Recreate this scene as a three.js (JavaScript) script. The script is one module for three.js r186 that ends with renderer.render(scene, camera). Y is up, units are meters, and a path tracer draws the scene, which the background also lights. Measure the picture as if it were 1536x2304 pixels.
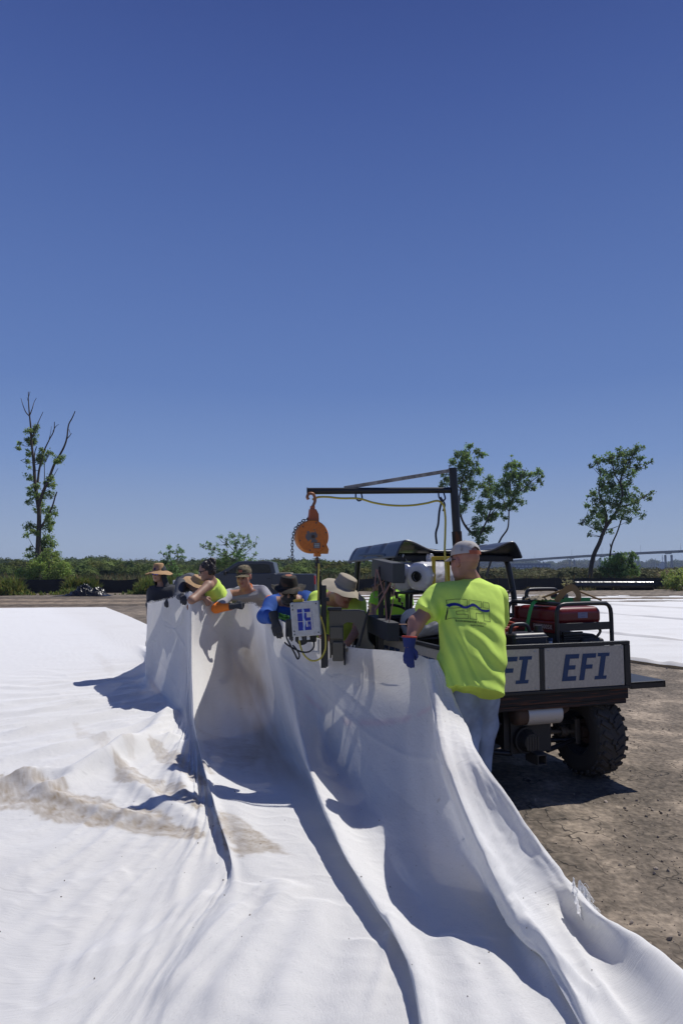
import * as THREE from 'three';
import { mergeGeometries } from 'three/addons/utils/BufferGeometryUtils.js';
import { RoundedBoxGeometry } from 'three/addons/geometries/RoundedBoxGeometry.js';
import { ImprovedNoise } from 'three/addons/math/ImprovedNoise.js';

// ---------------------------------------------------------------- camera, sky, sun, exposure
const scene = new THREE.Scene();
const EYE = 1.57, FPX = 1536, PITCH = Math.atan(131 / FPX);
const camera = new THREE.PerspectiveCamera(2 * Math.atan(1152 / FPX) * 180 / Math.PI, 682 / 1024, 0.05, 6000);
camera.position.set(0, EYE, 0);
camera.rotation.set(PITCH, 0, 0);
const renderer = new THREE.WebGLRenderer({ antialias: true });
renderer.setSize(682, 1024);
renderer.toneMapping = THREE.LinearToneMapping;
renderer.toneMappingExposure = 1.0;
renderer.shadowMap.enabled = true;
const SUN = new THREE.Vector3(0.52, 1.0, -0.41).normalize();
const sun = new THREE.DirectionalLight(new THREE.Color(1.0, 0.965, 0.91), 4.0);
sun.position.copy(SUN).multiplyScalar(40);
sun.castShadow = true;
Object.assign(sun.shadow.camera, { left: -30, right: 30, top: 30, bottom: -30, near: 1, far: 120 });
sun.shadow.mapSize.set(4096, 4096);
scene.add(sun, sun.target);
{ // clear deep-blue sky: colour depends on the elevation only
  const S = [[-90, .12, .115, .11], [-3, .24, .27, .33], [0, .375, .455, .585], [4, .278, .37, .56], [9, .183, .286, .545], [15, .124, .214, .48], [22, .100, .176, .432],
    [29, .078, .141, .38], [36, .059, .108, .328], [43, .044, .080, .268], [60, .030, .056, .20], [90, .022, .044, .165]];
  const W = 64, H = 512, data = new Float32Array(W * H * 4);
  for (let j = 0; j < H; j++) {
    const el = (j + .5) / H * 180 - 90;
    let k = 0; while (k < S.length - 2 && el > S[k + 1][0]) k++;
    const t = Math.min(1, Math.max(0, (el - S[k][0]) / (S[k + 1][0] - S[k][0])));
    for (let i = 0; i < W; i++) {
      const o = (j * W + i) * 4;
      for (let c = 0; c < 3; c++) data[o + c] = S[k][c + 1] * (1 - t) + S[k + 1][c + 1] * t;
      data[o + 3] = 1;
    }
  }
  const sky = new THREE.DataTexture(data, W, H, THREE.RGBAFormat, THREE.FloatType);
  sky.mapping = THREE.EquirectangularReflectionMapping; sky.magFilter = sky.minFilter = THREE.LinearFilter; sky.needsUpdate = true;
  scene.background = sky; scene.environment = sky;
}
scene.fog = new THREE.FogExp2(new THREE.Color(.5, .6, .78), 0.0003);
// ---------------------------------------------------------------- helpers
const V = (x, y, z) => new THREE.Vector3(x, y, z);
const PI = Math.PI, clamp = (x, a, b) => Math.min(b, Math.max(a, x)), mix = (a, b, t) => a + (b - a) * t;
const smooth = (a, b, x) => { const t = clamp((x - a) / (b - a), 0, 1); return t * t * (3 - 2 * t); };
function rng(seed) { let s = seed | 0; return () => { s = (s + 0x6d2b79f5) | 0; let t = Math.imul(s ^ (s >>> 15), 1 | s); t = (t + Math.imul(t ^ (t >>> 7), 61 | t)) ^ t; return ((t ^ (t >>> 14)) >>> 0) / 4294967296; }; }
const NOI = new ImprovedNoise(), noise = (x, y, z = 0.37) => NOI.noise(x, y, z);
const fbm = (x, y, z = .37, o = 4) => { let a = 0, w = .5; for (let i = 0; i < o; i++) { a += w * noise(x, y, z); x *= 2.03; y *= 2.03; z *= 2.03; w *= .5; } return a; };
// survey of the site: a sight line through picture point (px, py) met at forward distance d, or at height h above the ground
const ST = Math.sin(PITCH), CT = Math.cos(PITCH);
function ray(px, py) { const y = (1152 - py) / FPX; return [(px - 768) / FPX, y * CT + ST, CT - y * ST]; }
function P(px, py, d) { const r = ray(px, py), t = d / r[2]; return V(r[0] * t, EYE + r[1] * t, -d); }
function G(px, py, h = 0) { const r = ray(px, py), t = (h - EYE) / r[1]; return V(r[0] * t, h, -r[2] * t); }

const used = {};
function numbered(n) { const k = used[n] = (used[n] ?? -1) + 1; return k ? n + '_' + String(k).padStart(3, '0') : n; }
function tag(o, label, category, group) { o.userData.label = label; o.userData.category = category; if (group) o.userData.group = group; return o; }
function thing(name, label, category, pos = [0, 0, 0], turn = 0, group) { const o = new THREE.Group(); o.name = numbered(name); o.position.set(...pos); o.rotation.y = turn; scene.add(o); return tag(o, label, category, group); }
function flat(g) { g = g.index ? g.toNonIndexed() : g; for (const k of Object.keys(g.attributes)) if (!['position', 'normal', 'uv'].includes(k)) g.deleteAttribute(k);
  if (!g.attributes.uv) g.setAttribute('uv', new THREE.BufferAttribute(new Float32Array(g.attributes.position.count * 2), 2)); if (!g.attributes.normal) g.computeVertexNormals(); return g; }
function mesh(name, geos, mat, parent, label) {
  const list = (Array.isArray(geos) ? geos : [geos]);
  const g = list.length === 1 ? list[0] : mergeGeometries(list.map(flat));
  const m = new THREE.Mesh(g, mat); m.name = parent ? name : numbered(name); m.castShadow = m.receiveShadow = true; (parent || scene).add(m);
  if (label) m.userData.label = label; return m;
}
function setting(m, kind = 'structure') { m.userData.kind = kind; return m; }
function std(r, g, b, rough = .8, more = {}) { return new THREE.MeshStandardMaterial({ color: new THREE.Color().setRGB(r, g, b), roughness: rough, ...more }); }
function phy(r, g, b, rough = .8, more = {}) { return new THREE.MeshPhysicalMaterial({ color: new THREE.Color().setRGB(r, g, b), roughness: rough, ...more }); }
const bx = (w, h, d, x = 0, y = 0, z = 0, rx = 0, ry = 0, rz = 0, bev = .004) => { const b = Math.min(bev, Math.min(w, h, d) * .3); const g = new RoundedBoxGeometry(w, h, d, 1, b); g.rotateX(rx).rotateY(ry).rotateZ(rz); g.translate(x, y, z); return g; };
function rod(a, b, r1, r2 = r1, seg = 10) { const d = b.clone().sub(a), L = d.length(); const g = new THREE.CylinderGeometry(r2, r1, L, seg, 1); g.translate(0, L / 2, 0); g.applyQuaternion(new THREE.Quaternion().setFromUnitVectors(V(0, 1, 0), d.normalize())); g.translate(a.x, a.y, a.z); return g; }
function beam(a, b, w, h, bev = .004) { const d = b.clone().sub(a), L = d.length(); const g = new RoundedBoxGeometry(w, h, L, 1, Math.min(bev, w * .3, h * .3)); g.translate(0, 0, L / 2); const m = new THREE.Matrix4(); const z = d.normalize(), up = Math.abs(z.y) > .95 ? V(1, 0, 0) : V(0, 1, 0), x = up.clone().cross(z).normalize(), y = z.clone().cross(x); m.makeBasis(x, y, z); m.setPosition(a); g.applyMatrix4(m); return g; }
function tube(pts, r, seg = 8, n = 0, closed = false, tension) { const c = new THREE.CatmullRomCurve3(pts, closed, tension === undefined ? 'centripetal' : 'catmullrom', tension); return new THREE.TubeGeometry(c, n || Math.max(8, pts.length * 6), r, seg, closed); }
// a hoop path with rounded corners
function bent(pts, r, bend = .04, closed = false) { const out = [], n = pts.length; for (let i = 0; i < n; i++) { if (!closed && (i === 0 || i === n - 1)) { out.push(pts[i]); continue; } const a = pts[(i + n - 1) % n], b = pts[i], c = pts[(i + 1) % n]; const p = b.clone().add(a.clone().sub(b).setLength(Math.min(bend, a.distanceTo(b) * .45))), q = b.clone().add(c.clone().sub(b).setLength(Math.min(bend, c.distanceTo(b) * .45)));
  for (let k = 0; k <= 5; k++) { const t = k / 5; out.push(p.clone().multiplyScalar((1 - t) * (1 - t)).addScaledVector(b, 2 * t * (1 - t)).addScaledVector(q, t * t)); } }
  const path = new THREE.CurvePath(); for (let i = 0; i < out.length - 1; i++) path.add(new THREE.LineCurve3(out[i], out[i + 1])); if (closed) path.add(new THREE.LineCurve3(out[out.length - 1], out[0]));
  return new THREE.TubeGeometry(new THREE.CatmullRomCurve3(closed ? out : out, closed, 'centripetal'), out.length * 4, r, 8, closed); }
function lathe(pts, seg = 24) { return new THREE.LatheGeometry(pts.map(p => new THREE.Vector2(p[0], p[1])), seg); }
function extr(pts, depth, bev = .003, holes = []) { const s = new THREE.Shape(pts.map(p => new THREE.Vector2(p[0], p[1]))); for (const h of holes) s.holes.push(new THREE.Path(h.map(p => new THREE.Vector2(p[0], p[1])))); return new THREE.ExtrudeGeometry(s, { depth, bevelEnabled: bev > 0, bevelThickness: bev, bevelSize: bev, bevelSegments: 2, curveSegments: 12, steps: 1 }); }
function grid(nu, nv, f) { // surface from f(i, j) -> Vector3
  const pos = new Float32Array(nu * nv * 3), uv = new Float32Array(nu * nv * 2), idx = new Uint32Array((nu - 1) * (nv - 1) * 6); let o = 0;
  for (let j = 0; j < nv; j++) for (let i = 0; i < nu; i++) { const p = f(i, j), k = j * nu + i; pos[k * 3] = p.x; pos[k * 3 + 1] = p.y; pos[k * 3 + 2] = p.z; uv[k * 2] = p.u ?? i / (nu - 1); uv[k * 2 + 1] = p.v ?? j / (nv - 1); }
  for (let j = 0; j < nv - 1; j++) for (let i = 0; i < nu - 1; i++) { const a = j * nu + i, b = a + 1, c = a + nu, d = c + 1; idx[o++] = a; idx[o++] = c; idx[o++] = b; idx[o++] = b; idx[o++] = c; idx[o++] = d; }
  const g = new THREE.BufferGeometry(); g.setAttribute('position', new THREE.BufferAttribute(pos, 3)); g.setAttribute('uv', new THREE.BufferAttribute(uv, 2)); g.setIndex(new THREE.BufferAttribute(idx, 1)); g.computeVertexNormals(); return g;
}
function paint(g, f) { const p = g.attributes.position, c = new Float32Array(p.count * 3); for (let i = 0; i < p.count; i++) { const k = f(p.getX(i), p.getY(i), p.getZ(i), i); c[i * 3] = k[0]; c[i * 3 + 1] = k[1]; c[i * 3 + 2] = k[2]; } g.setAttribute('color', new THREE.BufferAttribute(c, 3)); return g; }
function dataTex(n, f, srgb = false, m = n) { const d = new Uint8Array(n * m * 4); for (let j = 0; j < m; j++) for (let i = 0; i < n; i++) { const v = f(i / n, j / m, i, j), o = (j * n + i) * 4; for (let c = 0; c < 3; c++) d[o + c] = clamp(Math.round(255 * (v.length ? v[c] : v)), 0, 255); d[o + 3] = 255; }
  const t = new THREE.DataTexture(d, n, m); t.wrapS = t.wrapT = THREE.RepeatWrapping; t.magFilter = t.minFilter = THREE.LinearFilter; if (srgb) t.colorSpace = THREE.SRGBColorSpace; t.needsUpdate = true; return t; }
const HSH = (() => { const r = rng(99), t = new Float32Array(4096); for (let i = 0; i < 4096; i++) t[i] = r() * 2 * PI; const c = new Float32Array(4096), s = new Float32Array(4096); for (let i = 0; i < 4096; i++) { c[i] = Math.cos(t[i]); s[i] = Math.sin(t[i]); } return [c, s]; })();
function tnoise(x, y, p, z = .5) { // gradient noise that tiles with the whole-number period p
  const i = Math.floor(x), j = Math.floor(y), fx = x - i, fy = y - j, zs = Math.floor(z * 131) | 0; const u = fx * fx * fx * (fx * (fx * 6 - 15) + 10), v = fy * fy * fy * (fy * (fy * 6 - 15) + 10);
  const gd = (a, b, dx, dy) => { const q = ((((a % p) + p) % p) * 374761393 + (((b % p) + p) % p) * 668265263 + zs * 69069) | 0, k = ((q ^ (q >>> 13)) * 1274126177 >>> 16) & 4095; return HSH[0][k] * dx + HSH[1][k] * dy; };
  return 1.3 * mix(mix(gd(i, j, fx, fy), gd(i + 1, j, fx - 1, fy), u), mix(gd(i, j + 1, fx, fy - 1), gd(i + 1, j + 1, fx - 1, fy - 1), u), v); }
const tfbm = (u, v, p, z = .5, o = 4) => { let s = 0, w = .5; for (let k = 0; k < o; k++) { s += w * tnoise(u * p, v * p, p, z + k * 7.3); p *= 2; w *= .55; } return s; };
// ---------------------------------------------------------------- ground, road, fabric sheets
const cracks = (() => { // drying-mud crack field, tiles at 1
  const r = rng(5), n = 13, pts = []; for (let j = 0; j < n; j++) for (let i = 0; i < n; i++) pts.push([(i + r()) / n, (j + r()) / n, r()]);
  return (u, v) => { const u0 = u; u += .05 * tfbm(u, v, 7, 2) + .02 * tfbm(u, v, 40, 2, 2); v += .05 * tfbm(u0, v, 7, 4) + .02 * tfbm(u0, v, 40, 9, 2); const ci = Math.floor(u * n), cj = Math.floor(v * n); let a = 9, b = 9, id = 0;
    for (let dj = -1; dj <= 1; dj++) for (let di = -1; di <= 1; di++) { const i = ((ci + di) % n + n) % n, j = ((cj + dj) % n + n) % n, p = pts[j * n + i]; const dx = p[0] + Math.floor((ci + di) / n) - u, dy = p[1] + Math.floor((cj + dj) / n) - v, d = Math.hypot(dx, dy) * n; if (d < a) { b = a; a = d; id = p[2]; } else if (d < b) b = d; }
    return [b - a, id]; };
})();
const dirtMap = dataTex(1024, (u, v) => { const c = cracks(u, v), f = tfbm(u, v, 6, 1, 6), g = tfbm(u, v, 60, 3, 3), crustiness = smooth(-.16, .04, tfbm(u, v, 3, 11, 4)); let k = .66 + .24 * f + .32 * g; const pale = smooth(.02, .3, f) * .12; k += pale; k *= 1 - crustiness * .62 * (1 - smooth(.012, .05 + .04 * tfbm(u, v, 9, 31, 2), c[0])) * smooth(-.06, .16, tfbm(u, v, 5, 21, 3)); return [k * 1.0, k * .955, k * .9]; }, true);
const dirtBump = dataTex(1024, (u, v) => { const c = cracks(u, v), crustiness = smooth(-.16, .04, tfbm(u, v, 3, 11, 4)); return .55 + .5 * tfbm(u, v, 22, 3, 5) + .3 * tfbm(u, v, 90, 8, 2) * (1.2 - crustiness) + crustiness * (.14 * (c[1] - .5) - .35 * (1 - smooth(0, .1, c[0]))); });
{
  const xs = [], zs = [];
  for (let x = -900; x < -12;) { xs.push(x); x += Math.max(.25, -x * .09); } for (let x = -12; x < 0; x += .25) xs.push(x); for (let x = 0; x < 6; x += .025) xs.push(x); for (let x = 6; x < 900;) { xs.push(x); x += Math.max(.05, (x - 5.7) * .1); } xs.push(900);
  for (let d = -60; d < 1.5;) { zs.push(d); d += Math.max(.25, -d * .2); } for (let d = 1.5; d < 9; d += .025) zs.push(d); for (let d = 9; d < 1700;) { zs.push(d); d += Math.max(.05, (d - 8) * .05); } zs.push(1700);
  const hgt = (x, d) => { const near = smooth(.2, 1.2, x) * (1 - smooth(14, 22, d)); let h = .022 * fbm(x * 1.3, d * 1.3, 1, 3) + near * (.018 * Math.max(0, fbm(x * 7, d * 7, 4, 3)) + .009 * fbm(x * 16, d * 16, 2, 3)); return h * (1 - smooth(100, 200, d)) - .004; };
  const g = grid(xs.length, zs.length, (i, j) => { const x = xs[i], d = zs[j], p = V(x, hgt(x, d), -d); p.u = x / 2.6; p.v = d / 2.6; return p; });
  paint(g, (x, y, z) => { const d = -z, k = 1 + .5 * fbm(x * .35, d * .35, 3) + .28 * fbm(x * 2.1, d * 2.1, 6); const dry = smooth(-.1, .3, fbm(x * .22 + 9, d * .3, 2)); let c = [.37 * k, .33 * k, .282 * k]; c = c.map((v, i) => v * (1 + dry * [.3, .3, .3][i]));
    const green = smooth(60, 75, d + 6 * fbm(x * .05, d * .05)); const gk = 1 + .8 * fbm(x * .06, d * .02, 5); return [mix(c[0], .06 * gk, green), mix(c[1], .075 * gk, green), mix(c[2], .03 * gk, green)]; });
  const m = std(1, 1, 1, .95, { map: dirtMap, bumpMap: dirtBump, bumpScale: .015, vertexColors: true });
  setting(mesh('ground', g, m));
  globalThis.groundH = hgt;
}
const groundH = globalThis.groundH;
{ // clods and small stones that nobody could count
  const r = rng(17), g = new THREE.IcosahedronGeometry(1, 1), p = g.attributes.position; for (let i = 0; i < p.count; i++) { const v = V(p.getX(i), p.getY(i), p.getZ(i)), k = 1 + .35 * noise(v.x * 1.3, v.y * 1.3, v.z * 1.3); p.setXYZ(i, v.x * k, v.y * k * .7, v.z * k); } g.computeVertexNormals();
  const N = 9000, im = new THREE.InstancedMesh(g, std(.2, .17, .14, .95), N), M = new THREE.Matrix4(), q = new THREE.Quaternion(), e = new THREE.Euler();
  for (let i = 0; i < N; i++) { const d = 2.4 + 11 * Math.pow(r(), 1.5), x = .6 + (d * .56) * r() + r() * .5; const cl = smooth(-.1, .35, fbm(x * 1.4, d * 1.4, 7)); const s = (.002 + .007 * Math.pow(r(), 8)) * (.4 + cl); e.set(r() * 6, r() * 6, r() * 6); M.compose(V(x, groundH(x, d) + s * .25, -d), q.setFromEuler(e), V(s * (1 + r()), s, s * (1 + r()))); im.setMatrixAt(i, M); const k = .9 + 1 * r(); im.setColorAt(i, new THREE.Color(k, k * .97, k * .93)); }
  im.name = 'soil_clods'; im.userData.kind = 'stuff'; im.userData.label = 'small clods and crumbs of dry brown soil scattered on the bare ground'; im.userData.category = 'soil'; scene.add(im); im.castShadow = im.receiveShadow = true;
}
{ // dirt haul road crossing behind the work area
  const g = grid(240, 26, (i, j) => { const x = -70 + i * .7, t = j / 25, d = 30.5 + 10 * t + (x + 10) * .12 + .5 * noise(x * .1, 2), w = t * 10; const rut = Math.exp(-Math.pow((w - 2.6) / .8, 2)) + Math.exp(-Math.pow((w - 6.2) / .8, 2)); const p = V(x, .028 + .02 * noise(x * .8, d * .8) - .02 * rut + .03 * Math.exp(-Math.pow((w - 4.3) / .5, 2)), -d); if (j === 0 || j === 25) p.y = -.02; p.u = x / 2.6; p.v = d / 2.6; return p; });
  paint(g, (x, y, z, i) => { const w = Math.floor(i / 240) / 25 * 10, rut = Math.exp(-Math.pow((w - 2.6) / 1, 2)) + Math.exp(-Math.pow((w - 6.2) / 1.1, 2)); const k = 1 + .4 * fbm(x * .5, z * .9); return [mix(.24, .62, rut) * k, mix(.205, .53, rut) * k, mix(.165, .42, rut) * k]; });
  setting(mesh('road', g, std(1, 1, 1, .95, { map: dirtMap, bumpMap: dirtBump, bumpScale: .02, vertexColors: true })));
}
// ---- woven white geotextile
const weave = dataTex(512, (u, v) => { const U = u * 128, W = v * 128, t = ((Math.floor(U / 2) + Math.floor(W / 2)) & 1) ? Math.abs(Math.sin(U * PI)) : Math.abs(Math.sin(W * PI)); const cr = 1 - Math.abs(tfbm(u, v, 5, 2, 3)) * 3, c2 = 1 - Math.abs(tfbm(u, v, 11, 6, 2)) * 3; return .35 + .10 * t + .22 * Math.max(0, cr) + .12 * Math.max(0, c2) + .16 * tfbm(u, v, 4, 9, 4); });
const fibre = dataTex(512, (u, v) => { const k = .965 + .03 * tfbm(u, v, 24, 3, 3) + .03 * tfbm(u, v, 96, 5, 1) - .05 * smooth(.28, .42, tfbm(u, v, 9, 7, 4)); return [k, k, k * .995]; }, true);
const fabricMat = phy(1, 1, 1, .92, { vertexColors: true, map: fibre, transmission: .29, thickness: 0, ior: 1.2, bumpMap: weave, bumpScale: .0026, side: THREE.DoubleSide });
// control lines of the big sheet: each starts at the sheet's edge (far edge on the ground, then the edge the crew holds up) and runs down and out over the ground
{
  const A = (px, py, d) => P(px, py, d), g = (px, py, h = .015) => G(px, py, h);
  const C = [
    [g(238, 1366), g(200, 1366.3), g(160, 1366.5), g(100, 1367), g(50, 1367.5), g(0, 1368), g(-250, 1370), g(-700, 1374)],
    [g(296, 1389), g(260, 1390), g(210, 1391), g(140, 1392), g(70, 1394), g(0, 1396), g(-250, 1402), g(-700, 1410)],
    [g(350, 1416, .02), g(318, 1418), g(270, 1419), g(200, 1422), g(100, 1425), g(0, 1429), g(-250, 1437), g(-700, 1452)],
    [V(-3.15, .4, -13), V(-3.45, .12, -13), g(310, 1452), g(250, 1460), g(130, 1470), g(0, 1480), g(-250, 1500), g(-700, 1530)],
    [A(345, 1353, 9.95), A(341, 1420, 9.95), A(338, 1490, 9.9), g(318, 1500, .06), g(170, 1522), g(0, 1536), g(-250, 1565), g(-700, 1610)],
    [A(332, 1359, 9.75), A(330, 1430, 9.7), A(327, 1502, 9.6), g(322, 1540, .03), g(190, 1555), g(0, 1575), g(-250, 1610), g(-700, 1680)],
    [A(352, 1354, 9.35), A(350, 1430, 9.3), A(350, 1530, 9.2), g(344, 1566, .03), g(210, 1590), g(0, 1625), g(-250, 1670), g(-700, 1760)],
    [A(392, 1345, 8.7), A(392, 1440, 8.7), g(388, 1560, .14), g(384, 1598, .03), g(250, 1640), g(0, 1690), g(-280, 1760), g(-750, 1900)],
    [A(418, 1337, 8.45), A(419, 1450, 8.3), g(418, 1590, .13), g(412, 1632, .03), g(310, 1740), g(0, 1870), g(-300, 2000), g(-800, 2250)],
    [A(428, 1335, 8.3), A(428, 1450, 8.05), g(428, 1590, .14), g(436, 1690, .02), g(420, 1830), g(220, 2060), g(0, 2400), g(-250, 2900)],
    [A(430, 1335, 8.28), A(431, 1450, 8.0), g(433, 1595, .16), g(461, 1720, .03), g(494, 1842, .015), g(522, 1950), g(420, 2150), g(200, 2900)],
    [A(432, 1335, 8.25), A(431, 1450, 7.95), g(436, 1598, .2), g(459, 1725, .125), g(492, 1840, .095), g(521, 1940, .06), g(520, 2080, .04), g(330, 2900)],
    [A(440, 1338, 8.32), A(440, 1450, 8.15), g(447, 1600, .15), g(473, 1725, .09), g(508, 1840, .07), g(535, 1930, .05), g(545, 2080, .035), g(380, 2900)],
    [A(474, 1352, 8.6), A(476, 1455, 8.45), g(485, 1600, .10), g(510, 1735, .05), g(545, 1850, .07), g(570, 1940, .05), g(590, 2100, .03), g(470, 2900)],
    [A(524, 1362, 8.85), A(530, 1485, 8.75), g(545, 1625, .08), g(562, 1755, .03), g(592, 1850, .04), g(625, 1940, .035), g(650, 2100, .03), g(560, 2900)],
    [A(556, 1358, 8.6), A(572, 1490, 8.3), g(598, 1642, .09), g(634, 1765, .03), g(668, 1860, .03), g(704, 1950, .02), g(740, 2120), g(700, 2900)],
    [A(580, 1368, 6.9), A(612, 1490, 6.45), g(660, 1668, .18), g(722, 1797, .04), g(774, 1908, .015), g(836, 2014), g(927, 2190), g(970, 2900)],
    [A(589, 1373, 6.3), A(630, 1490, 5.9), g(676, 1670, .31), g(716, 1795, .18), g(768, 1912, .12), g(831, 2018, .095), g(922, 2182, .08), g(985, 2900, .045)],
    [A(599, 1378, 6.1), A(642, 1495, 5.78), g(687, 1678, .31), g(727, 1802, .19), g(778, 1916, .125), g(842, 2020, .10), g(935, 2180, .085), g(1020, 2900, .05)],
    [A(648, 1404, 5.72), A(694, 1520, 5.6), g(736, 1700, .22), g(784, 1835, .10), g(832, 1930, .06), g(884, 2015, .06), g(974, 2175, .05), g(1080, 2900)],
    [A(712, 1434, 5.42), A(748, 1545, 5.32), g(788, 1725, .22), g(838, 1860, .08), g(884, 1955, .05), g(930, 2035, .05), g(1015, 2180, .04), g(1160, 2900)],
    [A(790, 1456, 5.18), A(812, 1562, 5.1), g(838, 1742, .25), g(888, 1882, .09), g(935, 1980, .08), g(985, 2060, .06), g(1060, 2190, .04), g(1240, 2900)],
    [A(880, 1464, 4.85), A(900, 1580, 4.78), g(928, 1757, .30), g(980, 1900, .12), g(1026, 1995, .09), g(1078, 2072, .05), g(1150, 2200), g(1380, 2900)],
    [A(942, 1474, 4.66), A(962, 1580, 4.52), g(982, 1722, .44), g(1038, 1885, .2), g(1094, 2003, .08), g(1156, 2094, .02), g(1254, 2214), g(1600, 2900)],
    [A(954, 1479, 4.58), A(972, 1580, 4.38), g(993, 1722, .58), g(1049, 1880, .37), g(1103, 2000, .21), g(1152, 2085, .12), g(1250, 2204, .07), g(1600, 2900, .03)],
    [A(964, 1483, 4.54), A(985, 1582, 4.34), g(1008, 1720, .62), g(1066, 1872, .42), g(1122, 1992, .25), g(1172, 2078, .15), g(1270, 2200, .09), g(1625, 2900, .04)],
    [A(972, 1483, 4.54), A(1004, 1588, 4.40), g(1032, 1720, .60), g(1098, 1862, .37), g(1160, 1978, .2), g(1216, 2066, .1), g(1305, 2185, .05), g(1660, 2900)],
    [A(977, 1484, 4.54), A(1020, 1596, 4.40), g(1060, 1720, .60), g(1140, 1856, .36), g(1220, 1968, .17), g(1282, 2068, .05), g(1386, 2206, .02), g(1800, 2900)],
    [A(982, 1485, 4.53), A(1034, 1606, 4.40), g(1086, 1720, .6), g(1178, 1850, .37), g(1258, 1960, .18), g(1330, 2046, .15), g(1470, 2140, .13), g(2250, 2900, .05)],
    [A(985, 1487, 4.55), A(1038, 1608, 4.46), g(1090, 1722, .58), g(1182, 1852, .34), g(1264, 1965, .13), g(1338, 2052, .04), g(1490, 2156, .02), g(2290, 2900)],
  ];
  const NU = 520, NV = 560, K = 7;
  // rows: denser where the picture is near
  const rows = C.map(c => { const k = new THREE.CatmullRomCurve3(c, false, 'centripetal'); return k; });
  // share of samples along the lines and across them
  const vv = [], vSpan = [.12, .15, .14, .16, .17, .15, .11]; { let acc = [0]; vSpan.forEach(s => acc.push(acc[acc.length - 1] + s)); const tot = acc[K]; for (let j = 0; j < NV; j++) { const t = j / (NV - 1) * tot; let k = 0; while (k < K - 1 && t > acc[k + 1]) k++; vv.push((k + (t - acc[k]) / vSpan[k]) / K); } }
  const n = C.length, uw = []; for (let i = 0; i < n - 1; i++) { let w = 0; for (let k = 0; k < 7; k++) { const a = C[i][k], b = C[i + 1][k], d = -(a.z + b.z) / 2; w = Math.max(w, a.distanceTo(b) / Math.max(d, 2)); } uw.push(.02 + Math.min(w, .35)); }
  const uu = []; { const acc = [0]; uw.forEach(s => acc.push(acc[acc.length - 1] + s)); for (let i = 0; i < NU; i++) { const t = i / (NU - 1) * acc[n - 1]; let k = 0; while (k < n - 2 && t > acc[k + 1]) k++; uu.push((k + (t - acc[k]) / uw[k]) / (n - 1)); } }
  const pts = new Array(NU * NV);
  for (let j = 0; j < NV; j++) { const c = new THREE.CatmullRomCurve3(rows.map(r => r.getPoint(vv[j])), false, 'centripetal'); for (let i = 0; i < NU; i++) { const p = c.getPoint(uu[i]); pts[j * NU + i] = p; } }
  for (const p of pts) p.y = Math.max(p.y, .012);
  // raised folds lying on the ground (polylines on the site, height, half width)
  const line = (...q) => q.map(([x, y]) => { const p = G(x, y, .03); return [p.x, p.z]; });
  const folds = [
    [line([396, 1592], [345, 1650], [235, 1722], [150, 1746], [60, 1752], [-80, 1770]), .10, .13], [line([398, 1650], [330, 1678], [255, 1706], [140, 1768], [30, 1800]), .085, .12],
    [line([392, 1608], [300, 1640], [180, 1672], [0, 1712]), .06, .12], [line([372, 1577], [250, 1606], [120, 1630], [-50, 1662]), .05, .13], [line([352, 1553], [240, 1572], [80, 1598], [-80, 1612]), .035, .14],
    [line([420, 1660], [390, 1720], [420, 1800], [480, 1850]), .05, .1], [line([260, 1710], [300, 1760], [400, 1830], [470, 1870]), .045, .11], [line([30, 1742], [120, 1792], [260, 1830], [420, 1852]), .04, .10],
    [line([548, 1990], [500, 2080], [430, 2170], [330, 2310]), .05, .12], [line([640, 1975], [600, 2090], [530, 2200], [440, 2340]), .045, .11], [line([720, 2010], [690, 2120], [620, 2250], [560, 2380]), .03, .11],
    [line([480, 2000], [390, 2080], [260, 2140], [120, 2190]), .03, .13], [line([300, 1960], [200, 1980], [60, 2030], [-60, 2050]), .02, .13], [line([820, 2100], [800, 2200], [760, 2350]), .02, .1], [line([700, 1985], [560, 2090], [420, 2230], [330, 2330]), .022, .04], [line([600, 2000], [470, 2130], [330, 2280]), .02, .035], [line([520, 2030], [380, 2120], [180, 2230], [20, 2300]), .016, .035], [line([880, 2080], [860, 2180], [810, 2320]), .014, .035],
    [line([1168, 2100], [1225, 2180], [1300, 2235], [1352, 2264]), .045, .05], [line([1100, 2020], [1170, 2120], [1250, 2230], [1330, 2330]), .025, .035], [line([1240, 2060], [1330, 2200], [1440, 2330]), .03, .04], [line([1000, 2110], [1060, 2230], [1100, 2400]), .02, .09], [line([1085, 2110], [1150, 2240], [1230, 2400]), .02, .07],
  ];
  const creases = [[17.6, .75, 23.4, 2.0, .1, .008], [18.4, .35, 21.4, 1.3, .08, -.005], [6.4, .5, 9.3, 1.6, .09, .009], [7.5, .2, 8.2, 1.7, .1, -.007], [12.6, .5, 14.8, 1.1, .1, .006], [19.6, 1.1, 22.2, 2.6, .1, -.005], [5.3, 1.2, 7.6, 1.9, .1, .006], [20.6, .2, 20.2, 1.6, .1, .006]];
  const seg = (x, z, L) => { let b = 1e9, bt = 0, T = L.length - 1; for (let k = 0; k < T; k++) { const [ax, az] = L[k], [cx, cz] = L[k + 1], dx = cx - ax, dz = cz - az, t = clamp(((x - ax) * dx + (z - az) * dz) / (dx * dx + dz * dz), 0, 1), d = Math.hypot(x - ax - dx * t, z - az - dz * t); if (d < b) { b = d; bt = (k + t) / T; } } return [b, bt]; };
  const base = grid(NU, NV, (i, j) => pts[j * NU + i]), bn = base.attributes.normal;
  const arcU = new Float32Array(NU * NV), arcV = new Float32Array(NU * NV);
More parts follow.
